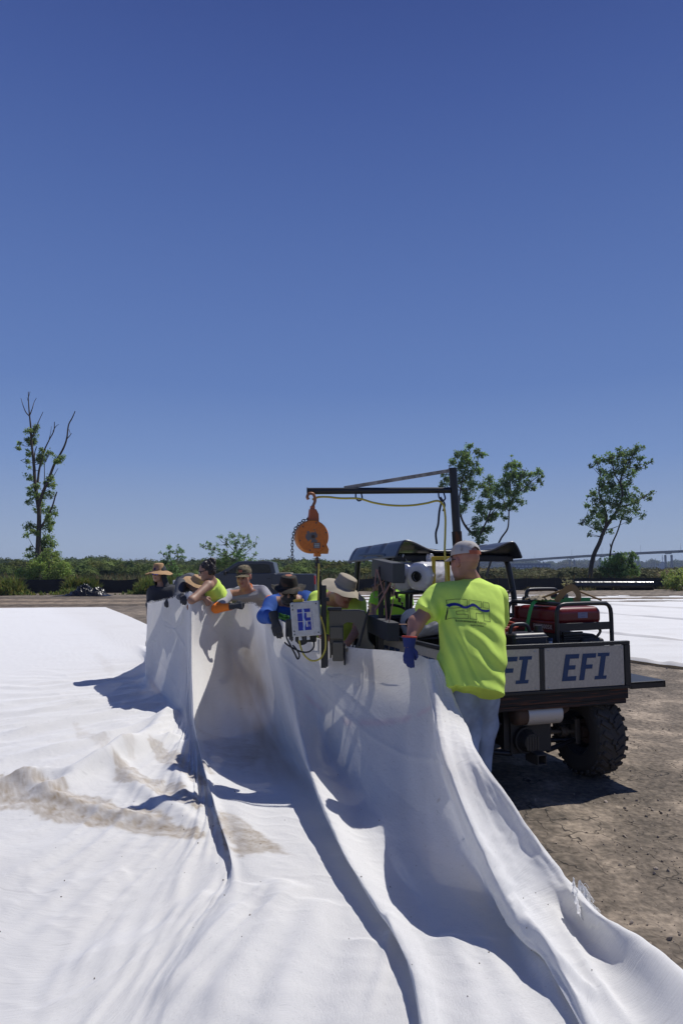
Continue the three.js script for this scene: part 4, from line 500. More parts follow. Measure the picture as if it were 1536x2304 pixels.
{ // rolled black liner lying before the fence
  const a = P(1291, 1317, 54.2), b = P(1467, 1317, 54.2); a.y = b.y = .36; const t = thing('liner_roll', 'long shiny black roll of plastic liner lying before the fence', 'roll'); t.position.copy(a).lerp(b, .5); t.position.y = 0; const L = a.distanceTo(b);
  mesh('rolled_liner', grid(120, 30, (i, j) => { const u = i / 119, an = j / 29 * 2 * PI, r = .36 * (1 + .022 * noise(u * 34, Math.cos(an) * 2, Math.sin(an) * 2) + .012 * noise(u * 80, an)) ; return V((u - .5) * L, .36 + r * Math.sin(an), r * Math.cos(an)); }), std(.014, .014, .016, .24), t);
  for (const s of [-1, 1]) mesh('roll_end', [new THREE.CircleGeometry(.36, 28).rotateY(s * PI / 2).translate(s * L / 2, .36, 0), ...[0, 1, 2, 3].map(k => new THREE.TorusGeometry(.08 + k * .07, .012, 6, 24).rotateY(PI / 2).translate(s * L / 2, .36, 0))], std(.01, .01, .011, .6, { side: THREE.DoubleSide }), t);
}
// ---------------------------------------------------------------- trees
const leafMats = {}; const leafMat = c => leafMats[c] ??= phy(...c.split(',').map(Number), 0.8, { transmission: .55, thickness: 0, side: THREE.DoubleSide, vertexColors: true, specularIntensity: .35 });
const bark = std(.075, .06, .048, .9);
function leaves(clumps, size, density, seed, tint = [.075, .115, .032]) { // each clump [x, y, z, r]: many small folded leaves, gathered along twigs
  const r = rng(seed), pos = [], col = [], idx = []; let n = 0; const ax = V(0, 0, 0), bx_ = V(0, 0, 0), nn = V(0, 0, 0);
  for (const [cx, cy, cz, R] of clumps) { const N = Math.round(density * 5 * R * R), tone = .7 + .55 * r(); const spr = 4 + Math.floor(R * 5), tips = Array.from({ length: spr }, () => { const a = r() * 6.283, b = Math.acos(2 * r() - 1), q = R * Math.pow(r(), .4); return [cx + q * Math.sin(b) * Math.cos(a), cy + q * Math.cos(b) * .9, cz + q * Math.sin(b) * Math.sin(a), R * (.2 + .34 * r())]; });
    for (let k = 0; k < N; k++) { const tp = tips[Math.floor(r() * spr)], g = () => (r() + r() + r() - 1.5) * 1.25; const x = tp[0] + g() * tp[3], y = tp[1] + g() * tp[3], z = tp[2] + g() * tp[3]; const s = .8 * size * (.55 + .9 * r()); const a = r() * 6.283, b = (r() - .5) * 2.2; ax.set(Math.cos(a) * Math.cos(b), Math.sin(b), Math.sin(a) * Math.cos(b)); nn.set(r() - .5, r() + .2, r() - .5).normalize(); bx_.crossVectors(ax, nn).normalize();
      const P4 = [[0, 0], [.5, .34], [1, 0], [.5, -.34]], lift = .12; P4.forEach(([u, v], q) => { pos.push(x + ax.x * u * s + bx_.x * v * s + nn.x * (q & 1 ? lift * s : 0), y + ax.y * u * s + bx_.y * v * s + nn.y * (q & 1 ? lift * s : 0), z + ax.z * u * s + bx_.z * v * s + nn.z * (q & 1 ? lift * s : 0)); }); const kk = 3.6 * tone * (.65 + .7 * r()), yy = r() < .3 ? 1.25 : 1; for (let q = 0; q < 4; q++) col.push(tint[0] * kk * yy, tint[1] * kk, tint[2] * kk); idx.push(n, n + 1, n + 2, n, n + 2, n + 3); n += 4; } }
  const g = new THREE.BufferGeometry(); g.setAttribute('position', new THREE.Float32BufferAttribute(pos, 3)); g.setAttribute('color', new THREE.Float32BufferAttribute(col, 3)); g.setIndex(idx); g.computeVertexNormals(); return g;
}
function limb(pts, r0, r1) { const c = new THREE.CatmullRomCurve3(pts, false, 'centripetal'), n = pts.length * 6, seg = 7; const fr = c.computeFrenetFrames(n, false); return grid(seg + 1, n + 1, (i, j) => { const t = j / n, p = c.getPointAt(t), a = i / seg * 2 * PI, r = mix(r0, r1, t) * (1 + .15 * noise(t * 9, a)); return p.addScaledVector(fr.normals[j], Math.cos(a) * r).addScaledVector(fr.binormals[j], Math.sin(a) * r); }); }
// a tree surveyed from the picture: limbs and leaf clumps as (crop x, crop y[, crop radius]) in a crop of the given scale and offset, spread in depth round d
function tree(name, label, cat, d, [sc, ox, oy], limbs, clumps, o = {}) {
  const r = rng(o.seed || 7), mpp = d / FPX, t = thing(name, label, cat); const b0 = P(ox + limbs[0].p[0][0] / sc, oy + limbs[0].p[0][1] / sc, d); t.position.set(b0.x, 0, b0.z);
  const off = x => x * mpp * 8; const at = (x, y, dz) => P(ox + x / sc, oy + y / sc, d + dz).sub(t.position);
  const ends = [];
  limbs.forEach((l, k) => { let dz = l.z || 0; const pts = l.p.map(([x, y], i) => at(x, y, k === 0 ? 0 : dz + (i ? (r() - .5) * .5 : 0) + i * (l.s || 0))); if (k === 0 || l.root) { pts[0].y = -.1; } mesh(k === 0 ? 'trunk' : 'limb', limb(pts, l.w * mpp / sc / 2, (l.e ?? l.w * .35) * mpp / sc / 2), o.bark || bark, t); pts.forEach(p => ends.push(p)); });
  const cl = clumps.map(([x, y, R]) => { const p = at(x, y, (r() - .5) * (o.spread ?? 2.4)); return [p.x, p.y, p.z, R / sc * mpp * (o.rs || 1.14)]; });
  const tw = []; for (const c of cl) { let best = ends[0], bd = 1e9; for (const e of ends) { const q = Math.hypot(e.x - c[0], e.y - c[1], e.z - c[2]) + (e.y > c[1] ? 1 : 0); if (q < bd) { bd = q; best = e; } } const e = V(c[0], c[1], c[2]); tw.push(limb([best, best.clone().lerp(e, .5).add(V(.2 * (r() - .5), -.12, .2 * (r() - .5))), e], .02 + bd * .012, .008)); for (let q = 0; q < 3; q++) tw.push(limb([e.clone(), e.clone().add(V((r() - .5), (r() - .2), (r() - .5)).multiplyScalar(c[3] * 1.3))], .012, .004)); }
  if (tw.length) mesh('twigs', tw, o.bark || bark, t).userData.kind = 'stuff';
  mesh('crown', leaves(cl, o.leaf || .2, o.dens || 130, (o.seed || 7) * 13, o.tint), leafMat('1,1,1'), t); return t;
}
tree('dying_tree', 'tall half-dead tree with bare upper limbs and clinging leaves at left', 'tree', 60, [4.43, 0, 860], [
  { p: [[378, 2010], [382, 1700], [388, 1500], [392, 1300], [372, 1150], [352, 1000], [342, 850], [318, 600], [310, 450], [298, 340], [288, 210], [286, 95]], w: 62, e: 7 },
  { p: [[298, 340], [262, 300], [236, 240], [212, 160]], w: 12, e: 4 }, { p: [[300, 330], [325, 260], [345, 195], [366, 156]], w: 11, e: 4 }, { p: [[290, 210], [278, 170], [272, 150]], w: 7, e: 3 }, { p: [[287, 150], [303, 92]], w: 6, e: 3 },
  { p: [[322, 560], [362, 450], [402, 360], [432, 295]], w: 12, e: 5 }, { p: [[378, 1000], [392, 880], [436, 700], [488, 585], [540, 480], [546, 395]], w: 24, e: 7, z: .6 }, { p: [[530, 490], [560, 440], [588, 420]], w: 8, e: 4, z: .6 }, { p: [[488, 585], [508, 500], [516, 440]], w: 7, e: 3, z: .6 }, { p: [[500, 560], [530, 520]], w: 7, e: 3, z: .6 },
  { p: [[384, 1240], [430, 1100], [460, 1030], [505, 920], [552, 800], [604, 715], [642, 640], [668, 560], [688, 420], [720, 360], [752, 288]], w: 34, e: 9, z: -.5 }, { p: [[665, 570], [700, 530], [716, 508]], w: 10, e: 4, z: -.5 }, { p: [[690, 470], [706, 520]], w: 6, e: 3, z: -.5 },
  { p: [[392, 1470], [440, 1400], [486, 1320], [530, 1220], [556, 1130], [571, 1092]], w: 24, e: 12, z: -.4 }, { p: [[440, 1080], [446, 940], [452, 800], [508, 690]], w: 11, e: 4 }, { p: [[505, 990], [545, 920], [582, 856]], w: 9, e: 4, z: -.5 }, { p: [[345, 820], [350, 700], [368, 640]], w: 14, e: 8, z: .3 }, { p: [[318, 640], [250, 635], [190, 620], [165, 640]], w: 6, e: 3 }, { p: [[330, 800], [270, 810], [210, 780]], w: 5, e: 2 },
], [[345, 470, 45], [300, 500, 35], [310, 580, 55], [350, 600, 30], [195, 600, 22], [180, 655, 22], [290, 720, 35], [270, 790, 28], [430, 720, 50], [420, 790, 45], [500, 720, 30], [600, 765, 35], [550, 770, 35], [300, 940, 34], [295, 850, 18], [500, 960, 40], [520, 1040, 35], [470, 1000, 35], [380, 1040, 40], [340, 1130, 50], [400, 1150, 40], [490, 1120, 38], [275, 1060, 24], [290, 1190, 34], [410, 1240, 40], [350, 1280, 24], [470, 1270, 40], [540, 1290, 40], [480, 1350, 45], [290, 1440, 48], [340, 1500, 45], [270, 1520, 24], [520, 1420, 45], [460, 1470, 45], [500, 1560, 60], [430, 1600, 45], [530, 1620, 30], [300, 1660, 26], [300, 1730, 34], [450, 1680, 55], [400, 1720, 50], [370, 1800, 60], [560, 1720, 40]], { seed: 3, leaf: .19, dens: 330, rs: 1.2, tint: [.07, .105, .028], spread: 2 });
tree('willow_bush', 'bright green bushy shrub round the foot of the half-dead tree', 'bush', 58.5, [4.43, 0, 860], [{ p: [[470, 2010], [480, 1900], [500, 1780], [520, 1700]], w: 20, e: 6 }, { p: [[480, 1960], [560, 1860], [640, 1800]], w: 14, e: 5 }, { p: [[475, 1960], [400, 1880], [340, 1800]], w: 14, e: 5 }],
  [[500, 1740, 60], [440, 1800, 70], [550, 1770, 60], [390, 1860, 80], [500, 1840, 85], [590, 1830, 70], [650, 1850, 60], [330, 1880, 70], [430, 1920, 90], [540, 1920, 90], [640, 1920, 75], [710, 1890, 40], [250, 1900, 60], [720, 1940, 45], [170, 1920, 50], [300, 1950, 60]], { seed: 5, leaf: .2, dens: 230, tint: [.085, .122, .03], spread: 2.5 });
tree('leafy_tree', 'leafy tree with crooked fork rising behind the crane post', 'tree', 70, [2.667, 960, 980], [{ p: [[300, 880], [305, 760], [308, 660], [300, 612], [262, 580], [228, 540], [205, 490], [192, 400], [214, 260], [240, 160], [262, 90]], w: 24, e: 4 }, { p: [[304, 640], [330, 570], [362, 500], [392, 400], [380, 320], [368, 260]], w: 13, e: 4 }, { p: [[215, 280], [280, 220], [310, 130]], w: 8, e: 3 }, { p: [[205, 330], [150, 240], [130, 180]], w: 8, e: 3 }, { p: [[362, 500], [420, 420], [440, 360]], w: 7, e: 3 }],
  [[255, 90, 34], [205, 110, 30], [230, 150, 36], [165, 160, 26], [310, 105, 26], [345, 110, 14], [280, 170, 34], [210, 200, 36], [250, 240, 36], [310, 210, 30], [150, 220, 24], [200, 270, 32], [110, 250, 26], [95, 290, 22], [140, 290, 24], [250, 310, 34], [215, 350, 32], [280, 300, 24], [245, 400, 32], [220, 445, 28], [330, 300, 26], [370, 270, 30], [390, 320, 34], [360, 360, 32], [420, 350, 28], [340, 420, 36], [390, 420, 34], [300, 440, 26], [430, 420, 30], [340, 490, 34], [290, 510, 26], [380, 500, 26], [330, 560, 34], [370, 570, 24], [290, 570, 26], [320, 610, 30], [410, 480, 20]], { seed: 11, leaf: .27, dens: 175, tint: [.062, .098, .03] });
tree('slender_tree', 'slender leaning tree with thin pale trunk right of the crane post', 'tree', 71, [2.667, 960, 980], [{ p: [[345, 880], [368, 800], [405, 700], [445, 615], [482, 560], [490, 500], [492, 450], [516, 390], [560, 330], [620, 280], [694, 222]], w: 15, e: 4 }, { p: [[512, 395], [500, 320], [500, 240], [512, 150]], w: 8, e: 3 }, { p: [[560, 330], [560, 260], [590, 210]], w: 6, e: 3 }, { p: [[620, 285], [680, 280]], w: 4, e: 2 }, { p: [[492, 460], [460, 400], [450, 340]], w: 7, e: 3 }],
  [[508, 122, 8], [520, 165, 26], [545, 190, 26], [490, 190, 26], [510, 230, 34], [470, 240, 28], [550, 240, 30], [590, 230, 22], [630, 235, 22], [670, 225, 22], [695, 240, 14], [690, 285, 14], [660, 270, 18], [450, 290, 28], [500, 290, 34], [550, 290, 30], [600, 290, 24], [640, 310, 20], [590, 330, 18], [480, 340, 32], [530, 350, 32], [440, 350, 24], [500, 400, 30], [550, 395, 24], [575, 400, 14], [470, 430, 26], [520, 440, 18], [440, 470, 18], [460, 490, 14]], { seed: 17, leaf: .27, dens: 175, tint: [.066, .104, .032], bark: std(.13, .11, .09, .9) });
tree('leaning_tree', 'leaning dark-trunked tree with full crown at far right', 'tree', 66, [2.667, 960, 980], [{ p: [[978, 880], [982, 800], [1000, 715], [1034, 640], [1060, 572], [1108, 495], [1150, 430], [1172, 350], [1160, 270], [1200, 180], [1250, 90]], w: 30, e: 5 }, { p: [[1060, 572], [1076, 500], [1060, 420], [1030, 340], [1040, 240], [1020, 160]], w: 14, e: 4 }, { p: [[1150, 430], [1230, 410], [1290, 375], [1350, 330]], w: 11, e: 3 }, { p: [[1165, 300], [1120, 220], [1110, 130]], w: 8, e: 3 }, { p: [[1200, 190], [1280, 190], [1340, 160]], w: 5, e: 2 }, { p: [[1060, 575], [1000, 560], [930, 525]], w: 6, e: 2 }, { p: [[1040, 605], [990, 595], [960, 590]], w: 4, e: 2 }, { p: [[1092, 880], [1095, 740], [1108, 655], [1138, 585], [1165, 505], [1185, 440], [1220, 360]], w: 14, e: 5, z: 1.2, root: 1 }, { p: [[1104, 680], [1096, 648]], w: 8, e: 5, z: 1.2 }],
  [[1258, 70, 26], [1285, 80, 18], [1240, 110, 34], [1270, 130, 28], [1200, 110, 28], [1155, 95, 22], [1160, 130, 34], [1100, 120, 28], [1110, 160, 34], [1060, 140, 28], [1020, 160, 28], [985, 180, 18], [1000, 130, 14], [1220, 160, 34], [1260, 190, 28], [1170, 180, 34], [1345, 155, 16], [1310, 170, 14], [1310, 195, 10], [1070, 210, 34], [1130, 230, 38], [1190, 230, 34], [1240, 220, 26], [1060, 260, 34], [1110, 290, 38], [1170, 290, 38], [1220, 280, 24], [1040, 310, 34], [1000, 345, 26], [980, 360, 20], [1080, 340, 38], [1140, 350, 40], [1200, 340, 34], [1250, 320, 20], [1020, 390, 34], [1080, 400, 38], [1140, 410, 40], [1200, 400, 38], [1260, 390, 34], [1310, 360, 24], [1345, 340, 16], [1335, 375, 16], [970, 430, 26], [1010, 450, 34], [1070, 460, 36], [1130, 470, 38], [1190, 460, 36], [1250, 450, 28], [1280, 480, 22], [1210, 510, 22], [980, 490, 28], [1030, 510, 34], [1080, 520, 30], [930, 520, 22], [960, 520, 18], [1020, 550, 28], [1060, 570, 24], [1100, 575, 18], [975, 593, 14]], { seed: 23, leaf: .26, dens: 150, rs: 1.0, tint: [.055, .088, .027] });
tree('bush', 'dense green bush between the leaning tree trunks and the bridge', 'bush', 64, [2.667, 960, 980], [{ p: [[1140, 890], [1150, 800], [1160, 730]], w: 10, e: 3 }], [[1160, 730, 30], [1120, 745, 34], [1200, 750, 34], [1230, 720, 24], [1090, 770, 34], [1150, 780, 44], [1210, 790, 40], [1070, 810, 34], [1120, 820, 44], [1180, 830, 44], [1240, 830, 30]], { seed: 29, leaf: .24, dens: 230, tint: [.06, .10, .03] });
tree('bush', 'bright green bush at the right edge beside the black liner roll', 'bush', 53, [2.667, 960, 980], [{ p: [[1500, 920], [1500, 850], [1510, 820]], w: 8, e: 3 }], [[1490, 830, 34], [1530, 830, 40], [1450, 850, 34], [1500, 870, 44], [1550, 870, 50], [1420, 840, 22], [1460, 890, 34], [1590, 850, 50]], { seed: 31, leaf: .2, dens: 230, tint: [.10, .13, .035] });
tree('shrub', 'small dead-looking shrub standing before the black fence', 'shrub', 54.8, [2.667, 960, 980], [{ p: [[835, 915], [838, 880], [845, 858]], w: 5, e: 2 }, { p: [[836, 900], [815, 870]], w: 3, e: 1 }, { p: [[837, 895], [865, 870]], w: 3, e: 1 }], [[840, 870, 18], [820, 885, 16], [860, 885, 16], [840, 900, 18]], { seed: 37, leaf: .14, dens: 120, tint: [.11, .11, .05] });
tree('young_tree', 'young round-leaved tree behind the straw hat', 'tree', 57, [3.84, 300, 1200], [{ p: [[335, 500], [335, 380], [330, 270], [315, 190], [312, 130]], w: 12, e: 3 }, { p: [[330, 280], [380, 220], [425, 180]], w: 7, e: 3 }, { p: [[325, 250], [270, 200], [240, 165]], w: 6, e: 2 }], [[315, 125, 26], [330, 160, 24], [380, 145, 28], [415, 165, 24], [430, 210, 24], [385, 195, 20], [230, 165, 12], [270, 180, 18], [290, 210, 26], [330, 235, 34], [280, 260, 34], [340, 290, 40], [300, 320, 44], [260, 320, 34], [370, 330, 40], [320, 370, 50], [240, 380, 40], [390, 380, 40]], { seed: 41, leaf: .19, dens: 210, tint: [.05, .09, .03] });
tree('young_tree', 'wide sparse young tree rising behind the dark pickup truck', 'tree', 60, [3.84, 300, 1200], [{ p: [[870, 500], [872, 330], [882, 240], [895, 160], [880, 90], [850, 20]], w: 14, e: 3 }, { p: [[885, 220], [930, 140], [960, 70], [990, 40]], w: 7, e: 2 }, { p: [[880, 240], [960, 180], [1040, 110]], w: 7, e: 2 }, { p: [[878, 240], [800, 190], [700, 140], [620, 105]], w: 7, e: 2 }, { p: [[880, 160], [810, 90], [760, 30]], w: 6, e: 2 }, { p: [[880, 250], [1000, 230], [1055, 190]], w: 5, e: 2 }], [[840, 15, 22], [870, 30, 22], [770, 25, 18], [735, 30, 12], [800, 50, 22], [920, 20, 22], [950, 40, 20], [990, 30, 14], [1000, 70, 22], [1050, 100, 20], [1065, 45, 8], [960, 90, 26], [900, 70, 24], [850, 80, 24], [810, 100, 22], [890, 120, 26], [940, 140, 24], [1000, 130, 16], [640, 80, 12], [660, 100, 20], [610, 115, 16], [590, 100, 8], [700, 120, 22], [730, 90, 14], [650, 140, 22], [690, 165, 26], [740, 150, 20], [800, 160, 30], [860, 170, 30], [910, 180, 34], [830, 210, 44], [770, 215, 34], [900, 230, 44], [960, 210, 30], [1060, 170, 14], [1045, 190, 14], [1010, 230, 26], [850, 260, 54], [780, 270, 50], [930, 270, 44], [720, 260, 40], [1060, 240, 24]], { seed: 43, leaf: .21, dens: 150, tint: [.06, .10, .032] });
// ---------------------------------------------------------------- far woods (one mass), house, bridge, shore
{
  const r = rng(61);
  // one crown: a lumpy mass wrapped in leaf clumps
  const crown = (() => { const rr = rng(71), pos = [], idx = []; const lump = (x, y, z) => 1 + .34 * noise(x * 1.7, y * 1.7, z * 1.7) + .2 * noise(x * 3.9, y * 3.9, z * 3.9 + 5); const ico = new THREE.IcosahedronGeometry(.86, 4), p = ico.attributes.position; for (let i = 0; i < p.count; i++) { const x = p.getX(i) / .86, y = p.getY(i) / .86, z = p.getZ(i) / .86, k = .86 * lump(x, y, z); pos.push(x * k, y * k, z * k); idx.push(i); } let n = p.count;
    for (let m = 0; m < 900; m++) { const a = rr() * 6.283, b = Math.acos(2 * rr() - 1), X = Math.sin(b) * Math.cos(a), Y = Math.cos(b), Z = Math.sin(b) * Math.sin(a), k = lump(X, Y, Z) * (.86 + .17 * rr()), s = .05 + .06 * rr(); const u = V(rr() - .5, rr() - .5, rr() - .5).normalize(), w = V(rr() - .5, rr() - .5, rr() - .5).cross(u).normalize(); for (const [e, f] of [[-1, 0], [0, -.7], [1, 0], [0, .7]]) pos.push(X * k + (u.x * e + w.x * f) * s, Y * k + (u.y * e + w.y * f) * s, Z * k + (u.z * e + w.z * f) * s); idx.push(n, n + 1, n + 2, n, n + 2, n + 3); n += 4; }
    const g = new THREE.BufferGeometry(); g.setAttribute('position', new THREE.Float32BufferAttribute(pos, 3)); g.setIndex(idx); g.computeVertexNormals(); return g; })();
  const woods = (name, label, n, place, tint) => { const im = new THREE.InstancedMesh(crown, phy(1, 1, 1, 1, { specularIntensity: .2, transmission: .2, thickness: 0, side: THREE.DoubleSide }), n), Mx = new THREE.Matrix4(), q = new THREE.Quaternion(), e = new THREE.Euler(); for (let k = 0; k < n; k++) { const [x, d, h, w] = place(r), tone = .6 + .8 * r(), yel = r() * r(); e.set(.3 * (r() - .5), r() * 6.28, .3 * (r() - .5)); Mx.compose(V(x, h * .48, -d), q.setFromEuler(e), V(w, h * .52, w)); im.setMatrixAt(k, Mx); im.setColorAt(k, new THREE.Color().setRGB(tint[0] * tone * (1 + .7 * yel), tint[1] * tone, tint[2] * tone)); }
    im.name = name; im.userData = { kind: 'stuff', label, category: 'woods' }; im.castShadow = im.receiveShadow = true; scene.add(im); };
  woods('far_woods', 'green wooded skyline beyond the fence on the left', 420, r => { const d = 190 + 140 * r(), x = -.58 * d + .74 * d * r(); const h = .74 * (4.2 + 2.6 * noise(x * .02, 3) + 2.6 * r() * r()) * d / 200; return [x, d, h, h * (.55 + .4 * r())]; }, [.075, .115, .03]);
  woods('woods', 'mixed green thicket behind the truck and the crew', 260, r => { const d = 90 + 55 * r(), x = -.5 * d + .66 * d * r(); const h = .8 * (2.2 + 1.2 * noise(x * .05, 8) + 1.5 * r() * r()) * d / 110; return [x, d, h, h * (.5 + .4 * r())]; }, [.095, .14, .035]);
  woods('far_shore', 'low hazy line of woods on the far shore at right', 170, r => { const d = 1150 + 250 * r(), x = .08 * d + .6 * d * r(); return [x, d, 12 + 9 * r(), 16]; }, [.06, .085, .035]);
  woods('brush', 'grey-green brush behind the fence on the right', 240, r => { const d = 72 + 60 * r(), x = .06 * d + .50 * d * r(); const h = (1.2 + .6 * r()) * (.8 + d / 400); return [x, d, h, h * (.7 + .8 * r())]; }, [.10, .115, .055]);
  const wat = new THREE.PlaneGeometry(1500, 900).rotateX(-PI / 2).translate(830, .012, -160 - 450 - 30); setting(mesh('water', wat, std(.03, .05, .07, .22)));
}
{
  const ms = d => d / FPX; // house with a grey hip roof
  const t = thing('house', 'white house with a grey hip roof and chimney among the far trees', 'house', [0, 0, 0]); const d = 180, c = P(189, 1285, d); t.position.set(c.x, 0, c.z); const roof = std(.11, .115, .125, .8), wall = std(.62, .62, .62, .8);
  mesh('wall', bx(4.6, 2.6, 4, .6, 1.1, 0, 0, 0, 0, .02), wall, t); const rg = new THREE.ConeGeometry(1, 1, 4, 1); rg.rotateY(PI / 4); rg.scale(4.1, 1.5, 3.4); rg.translate(.1, 3.1, 0); const rf = mesh('roof', [rg, bx(3.2, .12, 2.2, -2.2, 2.5, 0.6, 0, 0, .2)], roof, t); mesh('chimney', bx(.6, 1.1, .6, .5, 3.9, 0, 0, 0, 0, .02), wall, rf);
  for (const x of [-1.1, -.2, .7, 1.6, 2.4]) mesh('window', bx(.5, 1.1, .06, x, 1.5, 2.02), std(.06, .07, .09, .15), t);
  const tan = std(.55, .36, .2, .8); [[246, 1288, 170, 2.6, 1.1, 'small tan-roofed shed right of the far white house'], [304, 1284, 170, 1.7, 2.0, 'tan gabled shed among the trees beside the straw hat'], [285, 1281, 175, 1.8, 1.0, 'low tan roof left of the gabled shed in the far trees']].forEach(([px, py, dd, w, h, lab]) => { const s = thing('shed', lab, 'shed'); const p = P(px, py, dd); s.position.set(p.x, 0, p.z); mesh('wall', bx(w * .9, p.y + .1, 2, 0, (p.y) / 2, 0, 0, 0, 0, .02), std(.2, .16, .1, .8), s); mesh('roof', extr([[-w / 2, 0], [w / 2, 0], [w * .36, h * .8], [w * .1, h], [-w * .4, h * .7]], 2.2, .02).translate(0, p.y - .2, -1.1), tan, s); });
}
{ // viaduct over the water
  const t = thing('bridge', 'long concrete road bridge on paired piers across the water', 'bridge'); const con = std(.17, .18, .2, .85);
  const K = [[1040, 1268.5, 1180], [1091, 1265.5, 1080], [1147, 1261.5, 1010], [1230, 1256, 940], [1297, 1251.5, 890], [1354, 1248, 855], [1429, 1244, 815], [1504, 1240.5, 780], [1590, 1237, 740], [1700, 1233, 700]].map(a => P(...a));
  t.position.set(K[5].x, 0, K[5].z); const q = v => v.clone().sub(t.position); const c = new THREE.CatmullRomCurve3(K.map(q), false, 'centripetal');
  const box = (w, h, dy) => grid(5, 80, (i, j) => { const p = c.getPoint(j / 79), tn = c.getTangent(j / 79), s = V(-tn.z, 0, tn.x).normalize(); const o = [[-w, 0], [w, 0], [w, -h], [-w, -h], [-w, 0]][i]; return p.addScaledVector(s, o[0]).add(V(0, o[1] + dy, 0)); });
  mesh('deck', box(6, .7, 0), con, t); mesh('girder', box(4.6, 1.3, -.7), std(.10, .105, .115, .85), t); mesh('parapet', [box(6.05, .2, .6), ...Array.from({ length: 60 }, (_, k) => { const p = c.getPoint((k + .5) / 60); return bx(.3, .7, 12, p.x, p.y + .3, p.z, 0, 0, 0, .02); })], con, t);
  [[1112, 1068], [1160, 1000], [1217, 950], [1286, 897], [1354, 855], [1429, 815], [1504, 780], [1590, 740]].forEach(([px, d]) => { const p = P(px, 1283, d), tp = (() => { let b = 1e9, o = null; for (let k = 0; k <= 200; k++) { const w = c.getPoint(k / 200), e = Math.abs((w.x + t.position.x) / -(w.z + t.position.z) - p.x / d); if (e < b) { b = e; o = w; } } return o; })(); const pier = mesh('pier_cap', bx(3, 1.6, 10, tp.x, tp.y - 2.2, tp.z, 0, 0, 0, .05), con, t); for (const s of [-1, 1]) mesh('pier', bx(1.9, tp.y - 4, 1.9, tp.x + s * 2.1, (tp.y - 4) / 2, tp.z + s * 3, 0, 0, 0, .1), con, t); void pier; });
  for (let k = 0; k < 5; k++) { const p = c.getPoint(.3 + k * .13); mesh('light_pole', rod(V(p.x, p.y, p.z - 5), V(p.x, p.y + 9, p.z - 5), .14, .09, 6), con, t); }
  const b = thing('terminal_building', 'dark blue-grey flat-roofed building under the bridge', 'building'); const d = 620, p = P(1192, 1283, d); b.position.set(p.x, 0, p.z); const W = 82 * d / FPX;
  mesh('wall', bx(W, 7.0, 12, 0, 3.9, 0, 0, 0, 0, .1), std(.09, .12, .18, .7), b); mesh('roof', bx(W + .6, .5, 12.6, 0, 7.6, 0, 0, 0, 0, .05), std(.2, .23, .28, .7), b); for (let k = 0; k < 10; k++) for (const y of [2.6, 5.2]) mesh('window', bx(2.1, 1.2, .2, -W / 2 + (k + .5) * W / 10, y, 6.02), std(.25, .3, .38, .3), b);
  const s2 = thing('harbour_shed', 'low pale shed in front of the building under the bridge', 'shed'); const p2 = P(1180, 1283, 540); s2.position.set(p2.x, 0, p2.z); mesh('wall', bx(20, 2.1, 7, 0, 1, 0, 0, 0, 0, .05), std(.33, .34, .36, .8), s2); mesh('roof', extr([[-10.5, 0], [10.5, 0], [9, 1], [-9, 1]], 8, .02).translate(0, 2.05, -4), std(.42, .42, .43, .8), s2);
  const sh = thing('ship', 'distant grey ship with a tall mast behind the bridge piers', 'ship'); const d3 = 1000, p3 = P(1488, 1283, d3); sh.position.set(p3.x, 0, p3.z); const gm = std(.22, .25, .3, .7); mesh('hull', extr([[-14, 0], [15, 0], [19, 4.5], [-15, 4]], 6, .1), gm, sh); mesh('superstructure', [bx(12, 4, 5, -1, 6, 3), bx(7, 3.5, 4, -1, 9.5, 3), bx(3, 3, 3, 0, 12.5, 3)], gm, sh); mesh('mast', [rod(V(0, 14, 3), V(0, 24, 3), .4, .2, 6), bx(4, .4, .4, 0, 18, 3), bx(2.6, .4, .4, 0, 20.5, 3)], gm, sh); mesh('mast', rod(V(-10, 4, 3), V(-10, 14, 3), .4, .15, 6), gm, sh);
}
